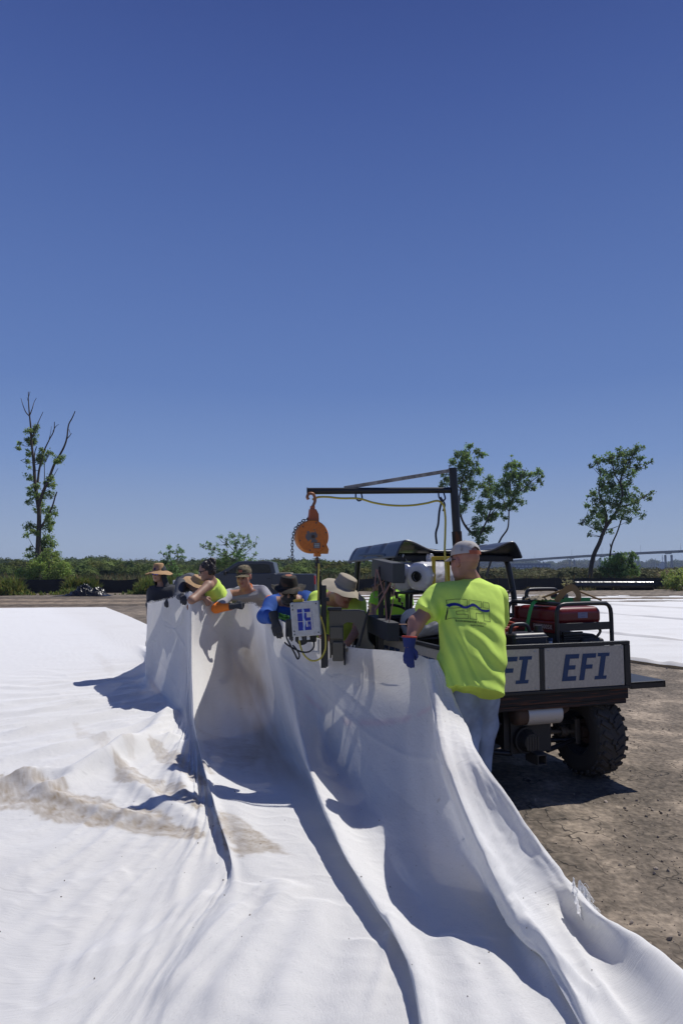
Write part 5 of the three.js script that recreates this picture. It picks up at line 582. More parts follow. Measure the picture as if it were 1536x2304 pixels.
{ // pickup truck, side view, nose to the left
  const d = 29.5, t = thing('pickup_truck', 'dark grey crew-cab pickup truck parked beyond the crew', 'pickup truck'); t.position.set(P(558, 1300, d).x, 0, -d); const body = std(.05, .057, .072, .36), glass = std(.003, .004, .005, .12);
  // side outline in metres, x to the right (tail), y up
  const arch = (cx) => { const o = []; for (let k = 0; k <= 10; k++) { const a = PI - k / 10 * PI; o.push([cx + .47 * Math.cos(a), .42 + .5 * Math.sin(a)]); } return o; };
  const low = [[-2.95, .5], [-2.95, .95], [-2.8, 1.27], [-1.25, 1.38], [-1.1, 1.40], [1.22, 1.42], [1.28, 1.38], [2.86, 1.38], [2.9, .6], [2.75, .55]]; const outline = [...low, ...arch(1.85).reverse(), [1.3, .42], [-1.4, .42], ...arch(-1.9).reverse(), [-2.45, .45]];
  mesh('body', extr(outline, 1.9, .03).translate(0, 0, -.95), body, t);
  mesh('cab', extr([[-1.15, 1.38], [-.32, 1.87], [-.15, 1.90], [.95, 1.90], [1.12, 1.86], [1.24, 1.4]], 1.6, .05).translate(0, 0, -.8), body, t);
  for (const [n, pts] of [['window', [[-.86, 1.43], [-.28, 1.80], [.06, 1.82], [.06, 1.44]]], ['window', [[.16, 1.44], [.16, 1.82], [.92, 1.82], [1.0, 1.78], [1.08, 1.46]]]]) for (const s of [1]) mesh(n, extr(pts, .02, .002).translate(0, 0, .842), glass, t);
  mesh('windscreen', grid(2, 2, (i, j) => V(-1.16 + .83 * j, 1.42 + .43 * j + .03, (i - .5) * 1.45)), Object.assign(std(.05, .07, .09, .05), { side: THREE.DoubleSide }), t);
  mesh('bed_cover', bx(.55, .07, 1.5, 1.62, 1.43, 0, 0, 0, 0, .02), std(.30, .27, .22, .8), t);
  for (const x of [-.98, .11, 1.14]) mesh('door_seam', bx(.012, .8, .006, x, .98, .982), M.black, t); for (const x of [-.08, 1.0]) mesh('door_handle', bx(.16, .03, .03, x, 1.22, .992), M.blackMetal, t);
  mesh('tail_light', bx(.07, .36, .2, 2.905, 1.16, .88, 0, 0, 0, .02), std(.6, .025, .03, .25), t); mesh('headlight', bx(.2, .16, .3, -2.9, 1.08, .78, 0, 0, 0, .03), M.whitePlastic, t); mesh('bumper', bx(.18, .18, 1.9, 2.98, .56, 0, 0, 0, 0, .04), M.steel, t); mesh('bumper', bx(.18, .2, 1.9, -3.0, .56, 0, 0, 0, 0, .04), M.steel, t); mesh('door_mirror', bx(.1, .17, .22, -.82, 1.45, 1.02, 0, 0, 0, .03), M.black, t);
  for (const x of [-1.9, 1.85]) for (const s of [-1, 1]) { const w = new THREE.Group(); w.name = 'wheel'; w.position.set(x, .4, s * .82); t.add(w); mesh('tyre', lathe([[.24, -.12], [.37, -.13], [.4, -.1], [.4, .1], [.37, .13], [.24, .12]], 32).rotateX(PI / 2), M.rubber, w); mesh('rim', [lathe([[.0, .09], [.06, .1], [.2, .07], [.25, .12], [.25, -.12]], 24).rotateX(s * PI / 2), ...[0, 1, 2, 3, 4].map(k => bx(.05, .2, .03, .13 * Math.cos(k * 1.257), .13 * Math.sin(k * 1.257), s * .1, 0, 0, k * 1.257 - PI / 2))], std(.3, .3, .31, .35, { metalness: .7 }), w); }
}
// ---------------------------------------------------------------- people: one continuous surface each, meshed from a distance field
function surfaceNet(f, lo, hi, cell) { // dual mesh of f = 0, blocks far from the surface are skipped
  const nx = Math.ceil((hi.x - lo.x) / cell) + 2, ny = Math.ceil((hi.y - lo.y) / cell) + 2, nz = Math.ceil((hi.z - lo.z) / cell) + 2, F = new Float32Array(nx * ny * nz), B = 4;
  for (let bk = 0; bk < nz; bk += B) for (let bj = 0; bj < ny; bj += B) for (let bi = 0; bi < nx; bi += B) { const c = f(lo.x + (bi + B / 2) * cell, lo.y + (bj + B / 2) * cell, lo.z + (bk + B / 2) * cell), skip = Math.abs(c) > B * cell * .9 + .02;
    for (let k = bk; k < Math.min(bk + B, nz); k++) for (let j = bj; j < Math.min(bj + B, ny); j++) for (let i = bi; i < Math.min(bi + B, nx); i++) F[(k * ny + j) * nx + i] = skip ? c : f(lo.x + i * cell, lo.y + j * cell, lo.z + k * cell); }
  const id = new Int32Array(nx * ny * nz).fill(-1), pos = [], idx = [], at = (i, j, k) => (k * ny + j) * nx + i;
  for (let k = 0; k < nz - 1; k++) for (let j = 0; j < ny - 1; j++) for (let i = 0; i < nx - 1; i++) { let m = 0, n = 0, sx = 0, sy = 0, sz = 0; const v = []; for (let q = 0; q < 8; q++) { v[q] = F[at(i + (q & 1), j + ((q >> 1) & 1), k + (q >> 2))]; if (v[q] < 0) m |= 1 << q; } if (m === 0 || m === 255) continue;
    for (let a = 0; a < 8; a++) for (let b = 0; b < 3; b++) { const c = a | (1 << b); if (c === a) continue; if ((v[a] < 0) !== (v[c] < 0)) { const t = v[a] / (v[a] - v[c]); sx += (a & 1) + (b === 0 ? t : 0); sy += ((a >> 1) & 1) + (b === 1 ? t : 0); sz += (a >> 2) + (b === 2 ? t : 0); n++; } }
    id[at(i, j, k)] = pos.length / 3; pos.push(lo.x + (i + sx / n) * cell, lo.y + (j + sy / n) * cell, lo.z + (k + sz / n) * cell); }
  const quad = (a, b, c, d, s) => { if (a < 0 || b < 0 || c < 0 || d < 0) return; s ? idx.push(a, b, c, a, c, d) : idx.push(a, c, b, a, d, c); };
  for (let k = 1; k < nz - 1; k++) for (let j = 1; j < ny - 1; j++) for (let i = 1; i < nx - 1; i++) { const o = F[at(i, j, k)] < 0; if (o !== F[at(i + 1, j, k)] < 0) quad(id[at(i, j - 1, k - 1)], id[at(i, j, k - 1)], id[at(i, j, k)], id[at(i, j - 1, k)], o); if (o !== F[at(i, j + 1, k)] < 0) quad(id[at(i - 1, j, k - 1)], id[at(i - 1, j, k)], id[at(i, j, k)], id[at(i, j, k - 1)], o); if (o !== F[at(i, j, k + 1)] < 0) quad(id[at(i - 1, j - 1, k)], id[at(i, j - 1, k)], id[at(i, j, k)], id[at(i - 1, j, k)], o); }
  const g = new THREE.BufferGeometry(); g.setAttribute('position', new THREE.Float32BufferAttribute(pos, 3)); g.setIndex(idx);
  const N = new Float32Array(pos.length), e = cell * .5; for (let i = 0; i < pos.length; i += 3) { const x = pos[i], y = pos[i + 1], z = pos[i + 2]; const f0 = f(x, y, z); let a = f(x + e, y, z) - f0, b = f(x, y + e, z) - f0, c = f(x, y, z + e) - f0; const l = Math.hypot(a, b, c) || 1; N[i] = a / l; N[i + 1] = b / l; N[i + 2] = c / l; }
  g.setAttribute('normal', new THREE.BufferAttribute(N, 3)); g.setAttribute('uv', new THREE.BufferAttribute(new Float32Array(pos.length / 3 * 2), 2)); return g;
}
const cone = (a, b, ra, rb = ra) => { const dx = b.x - a.x, dy = b.y - a.y, dz = b.z - a.z, l2 = dx * dx + dy * dy + dz * dz || 1e-9; return (x, y, z) => { const px = x - a.x, py = y - a.y, pz = z - a.z, t = Math.min(1, Math.max(0, (px * dx + py * dy + pz * dz) / l2)), qx = px - dx * t, qy = py - dy * t, qz = pz - dz * t; return Math.sqrt(qx * qx + qy * qy + qz * qz) - ra - (rb - ra) * t; }; };
const ell = (c, r, m) => (x, y, z) => { let px = x - c.x, py = y - c.y, pz = z - c.z; const k0 = Math.hypot(px / r.x, py / r.y, pz / r.z), k1 = Math.hypot(px / r.x / r.x, py / r.y / r.y, pz / r.z / r.z); return k1 < 1e-9 ? -Math.min(r.x, r.y, r.z) : k0 * (k0 - 1) / k1; };
const smin = (a, b, k) => { const h = Math.max(k - Math.abs(a - b), 0) / k; return Math.min(a, b) - h * h * k * .25; };
const blend = (list, k) => (x, y, z) => { let d = list[0](x, y, z); for (let i = 1; i < list.length; i++) d = smin(d, list[i](x, y, z), k); return d; };
const cut = (f, p, n) => (x, y, z) => Math.max(f(x, y, z), (x - p.x) * n.x + (y - p.y) * n.y + (z - p.z) * n.z);
function box3(list, pad) { const lo = V(1e9, 1e9, 1e9), hi = V(-1e9, -1e9, -1e9); for (const p of list) { lo.min(p); hi.max(p); } return [lo.subScalar(pad), hi.addScalar(pad)]; }
// five-fingered hand: list of bones from the wrist; dir = along the hand, nor = out of the back of the hand, side = towards the thumb
function handBones(w, dir, nor, side, curl, s = 1, fat = 0) {
  dir = dir.clone().normalize(); side = side.clone().addScaledVector(dir, -side.dot(dir)).normalize(); nor = nor.clone().addScaledVector(dir, -nor.dot(dir)).addScaledVector(side, -nor.dot(side)).normalize();
  const B = [], at = (a, b, c) => w.clone().addScaledVector(dir, a * s).addScaledVector(side, b * s).addScaledVector(nor, c * s);
  B.push(cone(w, at(.085, .022, 0), .026 * s + fat, .017 * s + fat), cone(w, at(.085, -.022, 0), .024 * s + fat, .016 * s + fat), cone(at(.02, 0, 0), at(.085, 0, 0), .022 * s + fat, .018 * s + fat));
  [[.030, .98], [.010, 1.08], [-.011, 1], [-.031, .8]].forEach(([b, l], k) => { let p = at(.088 - (k === 3 ? .008 : 0), b, 0), ang = curl * (.55 + .06 * k); [.040, .027, .021].forEach((L, q) => { const d = dir.clone().multiplyScalar(Math.cos(ang)).addScaledVector(nor, -Math.sin(ang)); const e = p.clone().addScaledVector(d, L * l * s); B.push(cone(p, e, (.0098 - q * .001) * s + fat, (.009 - q * .001) * s + fat)); p = e; ang += curl * (q === 0 ? .75 : .5); }); });
  const t0 = at(.022, .024, -.004), t1 = at(.052, .05, -.016), t2 = at(.078, .052, -.03), t3 = at(.098, .045, -.04); B.push(cone(t0, t1, .015 * s + fat, .012 * s + fat), cone(t1, t2, .0115 * s + fat, .0105 * s + fat), cone(t2, t3, .0105 * s + fat, .0085 * s + fat));
  return { B, pts: [w, at(.2, .05, .03), at(.2, -.05, -.06), at(.0, .06, -.09), at(.1, -.06, .04)] };
}
// head: y up, z the way the face looks, origin at the middle of the skull
function headField() {
  const L = [ell(V(0, .035, -.012), V(.076, .094, .098)), ell(V(0, -.03, .012), V(.064, .085, .078)), cone(V(-.03, -.085, .04), V(.03, -.085, .04), .032), ell(V(0, -.097, .066), V(.026, .022, .022)), ell(V(-.035, -.03, .055), V(.028, .03, .028)), ell(V(.035, -.03, .055), V(.028, .03, .028)), cone(V(-.035, .022, .074), V(.035, .022, .074), .014)];
  const base = blend(L, .035), nose = blend([cone(V(0, .012, .086), V(0, -.03, .106), .008, .012), ell(V(-.013, -.034, .094), V(.01, .008, .012)), ell(V(.013, -.034, .094), V(.01, .008, .012))], .012), mouth = blend([ell(V(0, -.062, .084), V(.024, .006, .012)), ell(V(0, -.074, .082), V(.02, .008, .012))], .008);
  const eyeL = ell(V(-.031, .0, .084), V(.018, .012, .014)), eyeR = ell(V(.031, 0, .084), V(.018, .012, .014)), ears = [-1, 1].map(s => ell(V(s * .077, -.008, -.012), V(.011, .031, .02))), balls = [-1, 1].map(s => ell(V(s * .031, -.001, .071), V(.0125, .0125, .0125)));
  return (x, y, z) => { let d = smin(base(x, y, z), nose(x, y, z), .012); d = smin(d, mouth(x, y, z), .008); const e = Math.min(eyeL(x, y, z), eyeR(x, y, z)); { const h = Math.max(.012 - Math.abs(d + e), 0) / .012; d = Math.max(d, -e) + h * h * .003; } for (const q of ears) d = smin(d, q(x, y, z), .012); for (const q of balls) d = Math.min(d, q(x, y, z)); return d; };
}
const headGeo = surfaceNet(headField(), V(-.11, -.14, -.13), V(.11, .15, .14), .0055);
const SKIN = { ruddy: [.42, .205, .135], tan: [.34, .19, .125], brown: [.25, .13, .085] };
const knit = dataTex(256, (u, v) => .5 + .3 * Math.sin(u * 128 * PI) * Math.sin(v * 128 * PI) + .3 * tfbm(u, v, 20));
function cloth(c, o = {}) { return std(c[0], c[1], c[2], .88, { side: THREE.DoubleSide, ...o }); }
const LIME = [.62, .86, .13], camoTex = (cols, seed) => dataTex(128, (u, v) => { const a = tfbm(u, v, 5, seed, 3), b = tfbm(u, v, 6, seed + 3, 3), c = tfbm(u, v, 4, seed + 8, 3); return a > .1 ? cols[0] : b > .08 ? cols[1] : c > .12 ? cols[2] : cols[3]; }, true);
const headMat = (hd) => { const m = new THREE.Matrix4().makeRotationFromEuler(new THREE.Euler(hd.pitch || 0, hd.yaw || 0, hd.roll || 0, 'YXZ')); m.scale(V(1, 1, 1).multiplyScalar(hd.s || .94)); m.setPosition(hd.at); return m; };
// hats in head axes
function capParts(o) { // billed cap
  const dome = grid(48, 18, (i, j) => { const a = i / 47 * 2 * PI, t = j / 17, ph = t * PI / 2; const fx = .0885 * Math.pow(Math.cos(ph), .72), fz = .108 * Math.pow(Math.cos(ph), .72); const back = smooth(.75, 1, Math.cos(a - PI)); const seam = 1 - .014 * Math.exp(-Math.pow(((a * 6 / (2 * PI)) % 1 - .5) / .05, 2)); let y = .048 + .088 * Math.sin(ph) - .012 * back * (1 - t); return V(Math.sin(a) * fx * seam, y, -.008 + Math.cos(a) * fz * seam); });
  const bill = (dy) => grid(25, 9, (i, j) => { const u = i / 24 * 2 - 1, v = j / 8, a = u * 1.12; const bx0 = Math.sin(a) * .088, bz0 = -.008 + Math.cos(a) * .107; const w = .072 * Math.sqrt(Math.max(0, 1 - Math.pow(Math.abs(u), 2.6))); return V(bx0 * (1 + .06 * v), .05 + dy - .020 * v - .026 * Math.pow(u, 2) * (1 - .2 * v), bz0 + w * v); });
  const band = grid(48, 3, (i, j) => { const a = i / 47 * 2 * PI; return V(Math.sin(a) * .090, .044 + .012 * j - .012 * smooth(.75, 1, Math.cos(a - PI)), -.008 + Math.cos(a) * .1095); });
  return { dome, bill: [bill(0), bill(-.004)], band, button: new THREE.SphereGeometry(.008, 10, 8).scale(1, .6, 1).translate(0, .137, -.008) };
}
function brimHat(o) { // crown and brim as one turned sheet; o.w brim width, o.h crown height, o.droop(angle), o.top crown top radius factor
  return grid(64, 22, (i, j) => { const a = i / 63 * 2 * PI, sx = Math.sin(a), cz = Math.cos(a); let r, y; const yb = o.y ?? .045;
    if (j <= 6) { const t = j / 6; r = .083 * (o.top || .86) * Math.sin(t * PI / 2); y = yb + o.h - .016 * (1 - Math.cos(t * PI / 2)) + (o.dent || 0) * (1 - t); } else if (j <= 13) { const t = (j - 6) / 7; r = mix(.083 * (o.top || .86), .091, Math.pow(t, .8)); y = yb + (o.h - .016) * (1 - t) ; r *= 1 + (o.crease || 0) * noise(a * 2.2, t * 3, 2); } else { const t = (j - 13) / 8; r = .091 + o.w * t; y = yb - o.droop(a) * Math.pow(t, 1.25) + (o.curl || 0) * t * t * t; }
    const p = V(sx * r, y + (o.wob || 0) * noise(sx * 2.4 + j * .1, cz * 2.4, o.seed || 1) * smooth(12, 21, j), -.008 + cz * (r * (j > 13 ? 1 : 1) + .018 * Math.min(1, j / 6))); p.u = i / 63; p.v = j / 21; return p; });
}
function glasses(m = M.black) { const lens = s => { const g = grid(9, 6, (i, j) => { const u = i / 8 - .5, v = j / 5 - .5; const x = s * .034 + u * .058, rr = .5 - .5 * Math.pow(Math.abs(u * 2), 3); return V(x, .002 + v * .036 * (.55 + .9 * rr) , .104 - 9 * x * x * .55 - v * .004); }); return g; };
  return { lens: [lens(-1), lens(1)], frame: [tube([V(-.068, .012, .078), V(-.055, .018, .09), V(-.02, .02, .1015), V(0, .013, .106), V(.02, .02, .1015), V(.055, .018, .09), V(.068, .012, .078)], .0035), ...[-1, 1].map(s => tube([V(s * .068, .012, .078), V(s * .077, .012, .05), V(s * .082, .012, 0), V(s * .079, .002, -.03)], .0032))] }; }

function person(o) {
  const J = o.j, root = V(o.root.x, 0, o.root.z), rel = v => v.clone().sub(root); const t = thing('person', o.label, 'person', [root.x, 0, root.z], 0, o.group);
  const j = {}; for (const k in J) j[k] = rel(J[k]); const head = { ...o.head, at: rel(o.head.at) }; const hm = headMat(head);
  const bw = o.build || 1, lat = j.sR.clone().sub(j.sL).normalize(), plat = (o.hipDir ? o.hipDir.clone() : lat.clone()).setY(0).normalize(); // from the person's left to right
  const up = j.neck.clone().sub(j.pelvis).normalize(); const sp = f => j.pelvis.clone().lerp(j.neck, f), la = f => plat.clone().lerp(lat, f).normalize();
  if (o.bow) { const base = sp; }
  const hip = s => j.pelvis.clone().addScaledVector(plat, s * .095).add(V(0, -.02, 0));
  const skull = V(0, -.05, -.02).applyMatrix4(hm);
  const mk = (e, h = 0) => { // torso field with ease e
    const w = (f, half, r) => cone(sp(f).addScaledVector(la(f), -half * bw), sp(f).addScaledVector(la(f), half * bw), r * (.6 + .4 * bw) + e);
    return [w(.02, .085, .112), w(.25, .075, .112 + (o.belly || 0)), w(.5, .085, .108 + (o.belly || 0) * .8), w(.74, .10, .102), cone(j.sL.clone().lerp(j.neck, .18), j.sR.clone().lerp(j.neck, .18), .068 + e * .9), cone(sp(.9), sp(.99), .085 + e * .5, .062 + e * .4)]; };
  const arm = (s, w, h, e, fr = 1) => { const S = j['s' + s], E = j['e' + s], W = j['w' + s]; const L = [cone(S, S.clone().lerp(E, Math.min(1, fr * 2)), .056 * w + e, mix(.056, .042, Math.min(1, fr * 2)) * w + e)]; if (fr > .5) L.push(cone(E, E.clone().lerp(W, fr * 2 - 1), .043 * w + e, mix(.043, .029, fr * 2 - 1) * w + e)); return L; };
  const aw = o.armW || 1; const lw = o.legW || 1, legs = (e) => ['L', 'R'].flatMap((s, i) => [cone(hip(i ? 1 : -1), j['k' + s], .088 * lw + e, .060 * lw + e), cone(j['k' + s], j['a' + s], .058 * lw + e, .042 * lw + e)]);
  // skin: trunk, limbs and neck in one surface, with the modelled head and bare hands joined to it
  const all = [...Object.values(j), head.at]; let skin = [...mk(-.012), ...arm('L', aw, 0, 0), ...arm('R', aw, 0, 0), ...legs(-.006), cone(sp(.96), skull, .058 * (.7 + .3 * bw), .054)]; const geos = [];
  const field = blend(skin, .045); const [lo, hi] = box3([...all, skull], .16); lo.y = Math.max(lo.y, 0);
  geos.push(flat(surfaceNet(field, lo, hi, .019))); geos.push(flat(headGeo.clone().applyMatrix4(hm)));
  const bare = [], glove = [];
  for (const s of ['L', 'R']) { const hd = o.hands?.[s]; if (!hd) continue; const dir = hd.dir || j['w' + s].clone().sub(j['e' + s]); const hb = handBones(j['w' + s], dir, hd.nor, hd.side, hd.curl ?? 1, o.handS || 1, hd.glove ? .0025 : 0); const g = surfaceNet(blend(hb.B, .008), ...box3(hb.pts, .05), .0055); (hd.glove ? glove : bare).push([g, s, hd, dir]); }
  for (const [g] of bare) geos.push(flat(g));
  const body = mergeGeometries(geos), c = o.skin || SKIN.ruddy, inv = hm.clone().invert(), q = V(0, 0, 0);
  paint(body, (x, y, z) => { q.set(x, y, z).applyMatrix4(inv); let k = [...c]; const n = 1 + .16 * noise(x * 22, y * 22, z * 22); if (q.length() < .2) { if (q.z > .06 && Math.abs(q.y + .068) < .012 && Math.abs(q.x) < .024) k = [c[0] * .8, c[1] * .55, c[2] * .55]; if (q.z > .055 && Math.abs(q.y - .022) < .007 && Math.abs(Math.abs(q.x) - .033) < .022) k = k.map(v => v * .35); if (q.z > .062 && Math.hypot(Math.abs(q.x) - .031, q.y + .001) < .0085) k = [.05, .035, .03]; if (o.beard && q.y < -.045 && q.z > -.02 && !(Math.abs(q.y + .068) < .01 && Math.abs(q.x) < .022)) k = o.beard; if (o.stubble && q.y < -.01 && q.z < .0 && q.y > -.09) k = k.map((v, i) => mix(v, [.1, .08, .07][i], .3)); if (Math.abs(q.x) > .07) k = [k[0] * 1.05, k[1] * .92, k[2] * .9]; } return k.map(v => v * n); });
  mesh('body', body, std(1, 1, 1, .55, { vertexColors: true }), t);
  for (const [g, s, hd, dir] of glove) { const gl = mesh('glove', g, cloth(hd.glove), t); const w = j['w' + s], d = dir.clone().normalize(); mesh('cuff', [rod(w.clone().addScaledVector(d, -.055), w.clone().addScaledVector(d, .012), .041 * aw, .036, 18)], cloth(hd.glove), gl); if (hd.cuff) mesh('cuff_trim', [new THREE.TorusGeometry(.040 * aw, .006, 8, 22).applyQuaternion(new THREE.Quaternion().setFromUnitVectors(V(0, 0, 1), d)).translate(...w.clone().addScaledVector(d, -.056).toArray())], cloth(hd.cuff), gl); }
  // shirt
  const sh = o.shirt, fr = sh.sleeve; const wr = sh.wrinkle ?? .006, fold = sh.fold;
  const wrinkle = (x, y, z) => { let w = noise(x * 7 + 3, y * 5, z * 7) * .5 + noise(x * 15, y * 11, z * 15 + 4) * .3 + noise(x * 30, y * 25, z * 30) * .12; let d = wr * w; if (fold) d += fold(x, y, z); return d; };
  const hem = sh.hem ?? .1, hp0 = j.pelvis.clone().addScaledVector(up, -hem - .03), er = (sh.ease || 0) + .016, torso = [...mk(.020 + (sh.ease || 0)), ...[-1, 0, 1].map(s => cone(sp(.6).addScaledVector(la(.6), s * .078 * bw), hp0.clone().addScaledVector(plat, s * .082 * bw), .104 * (.6 + .4 * bw) + er, .108 * (.6 + .4 * bw) + er))];
  let tf = blend(torso, .06); tf = cut(tf, j.pelvis.clone().addScaledVector(up, -hem), up.clone().negate()); const nk = sp(.985); tf = cut(tf, sp(1.0 + (sh.collar || 0)), up);
  const slv = fr > 0 ? ['L', 'R'].map(s => { const S = j['s' + s], E = j['e' + s], W = j['w' + s], end = fr <= .5 ? S.clone().lerp(E, fr * 2) : E.clone().lerp(W, fr * 2 - 1), d = fr <= .5 ? E.clone().sub(S).normalize() : W.clone().sub(E).normalize(); return cut(blend(arm(s, aw, 0, (sh.slack ?? .016), Math.min(1, fr + .06)), .03), end, d); }) : [];
  const shf = (x, y, z) => { let d = tf(x, y, z); for (const s of slv) d = smin(d, s(x, y, z), .035); return Math.abs(d) > .05 ? d : d + wrinkle(x, y, z); };
  let inner = null; const shell = sh.open ? shf : shf; const [sl, sH] = box3([j.neck, j.sL, j.sR, ...(fr > .3 ? [j.eL, j.eR] : [j.sL.clone().lerp(j.eL, .6), j.sR.clone().lerp(j.eR, .6)]), ...(fr > .6 ? [j.wL, j.wR] : []), j.pelvis, j.pelvis.clone().addScaledVector(up, -hem)], .2);
  const sg = surfaceNet(shell, sl, sH, sh.cell || .0125); const sm = sh.map ? cloth([1, 1, 1], { map: sh.map }) : cloth(sh.color); if (sh.map) { const p = sg.attributes.position, u = sg.attributes.uv; for (let i = 0; i < p.count; i++) u.setXY(i, p.getX(i) * 3 + p.getZ(i) * 3, p.getY(i) * 3); }
  const shirt = mesh(sh.name || 'shirt', sg, sm, t);
  if (sh.trim) ['L', 'R'].forEach(s => { const S = j['s' + s], E = j['e' + s], W = j['w' + s], f2 = sh.trim.to; const L = blend(arm(s, aw, 0, .009, f2), .03); const a = E.clone().lerp(W, f2 * 2 - 1), d = W.clone().sub(E).normalize(); const S0 = S.clone().lerp(E, .3); const ff = (x, y, z) => cut(cut(L, a, d), S0, S.clone().sub(E).normalize())(x, y, z) + .004 * noise(x * 25, y * 25, z * 25); mesh('under_sleeve', surfaceNet(ff, ...box3([S0, E, W], .1), .011), cloth(sh.trim.color), t); });
  if (sh.collarColor) mesh('collar', [new THREE.TorusGeometry(.072, .014, 8, 28).applyQuaternion(new THREE.Quaternion().setFromUnitVectors(V(0, 0, 1), up)).translate(...sp(1.02).toArray())], cloth(sh.collarColor), t);
  if (sh.hood) { const hf = blend([ell(V(0, .025, -.03).applyMatrix4(hm), V(.105, .115, .11)), cone(sp(.97), skull, .1, .095)], .04); const fc = V(0, 0, 1).applyMatrix4(hm).sub(head.at).normalize(), hp = V(0, 0, .038).applyMatrix4(hm); mesh('hood', surfaceNet(cut((x, y, z) => Math.max(hf(x, y, z), -hf(x, y, z) - .012) + .003 * noise(x * 20, y * 20, z * 20), hp, fc), ...box3([skull, head.at, sp(.95)], .17), .009), cloth(sh.color), shirt); }
  // trousers and boots
  const tr = blend([cone(hip(-1), hip(1), .104 * (.5 + .5 * bw), .104 * (.5 + .5 * bw)), cone(j.pelvis.clone().addScaledVector(plat, -.08), j.pelvis.clone().addScaledVector(plat, .08), .102 * (.55 + .45 * bw)), ...legs(.012)], .05); const low = Math.min(j.aL.y, j.aR.y) + .03;
  const pf = cut(cut((x, y, z) => tr(x, y, z) + .007 * noise(x * 9, y * 7, z * 9) + .004 * noise(x * 22, y * 18, z * 22), V(0, low - .04, 0), V(0, -1, 0)), sp(.16), up);
  const pg = surfaceNet(pf, ...box3([hip(-1), hip(1), j.kL, j.kR, j.aL, j.aR, j.pelvis], .16), .0145);
  if (o.pants.denim) paint(pg, (x, y, z) => { const f = .75 + .5 * smooth(-.2, .4, fbm(x * 5, y * 4, z * 5)) ; return o.pants.color.map((v, i) => v * f * (1 + .1 * noise(x * 40, y * 40, z * 40))); }); mesh('trousers', pg, o.pants.denim ? cloth([1, 1, 1], { vertexColors: true }) : cloth(o.pants.color), t);
  ['L', 'R'].forEach((s, i) => { const a = j['a' + s], fd = (o.toe || V(0, 0, 1)).clone(); const h = V(a.x, .045, a.z); const bf = blend([cone(V(a.x, .045, a.z).addScaledVector(fd, -.045), V(a.x, .04, a.z).addScaledVector(fd, .13), .042, .038), cone(h, V(a.x, .15, a.z), .05, .052)], .03); mesh('boot', surfaceNet(cut(bf, V(0, .004, 0), V(0, -1, 0)), ...box3([h, V(a.x, .18, a.z), V(a.x, .02, a.z).addScaledVector(fd, .17), V(a.x, 0, a.z).addScaledVector(fd, -.1)], .06), .014), cloth([.10, .075, .05]), t); });
  const ha = new THREE.Group(); t.userData.rel = undefined; delete t.userData.rel;
  const hp = (name, g, m, parent) => { const gs = (Array.isArray(g) ? g : [g]).map(x => { const y = x.clone(); y.applyMatrix4(hm); return y; }); return mesh(name, gs, m, parent || t); };
  o.extra?.({ t, hp, hm, j, shirt, shf, rel, up, lat, sp });
  return t;
}
const side2 = m => Object.assign(m.clone(), { side: THREE.DoubleSide });
const lensM = std(.01, .01, .012, .06), lensBlue = std(.05, .08, .45, .08, { metalness: .6 });
function addGlasses(hp, lm = lensM) { const g = glasses(), f = hp('sunglasses', g.frame, M.black); hp('lens', g.lens[0], side2(lm), f); hp('lens', g.lens[1], side2(lm), f); }
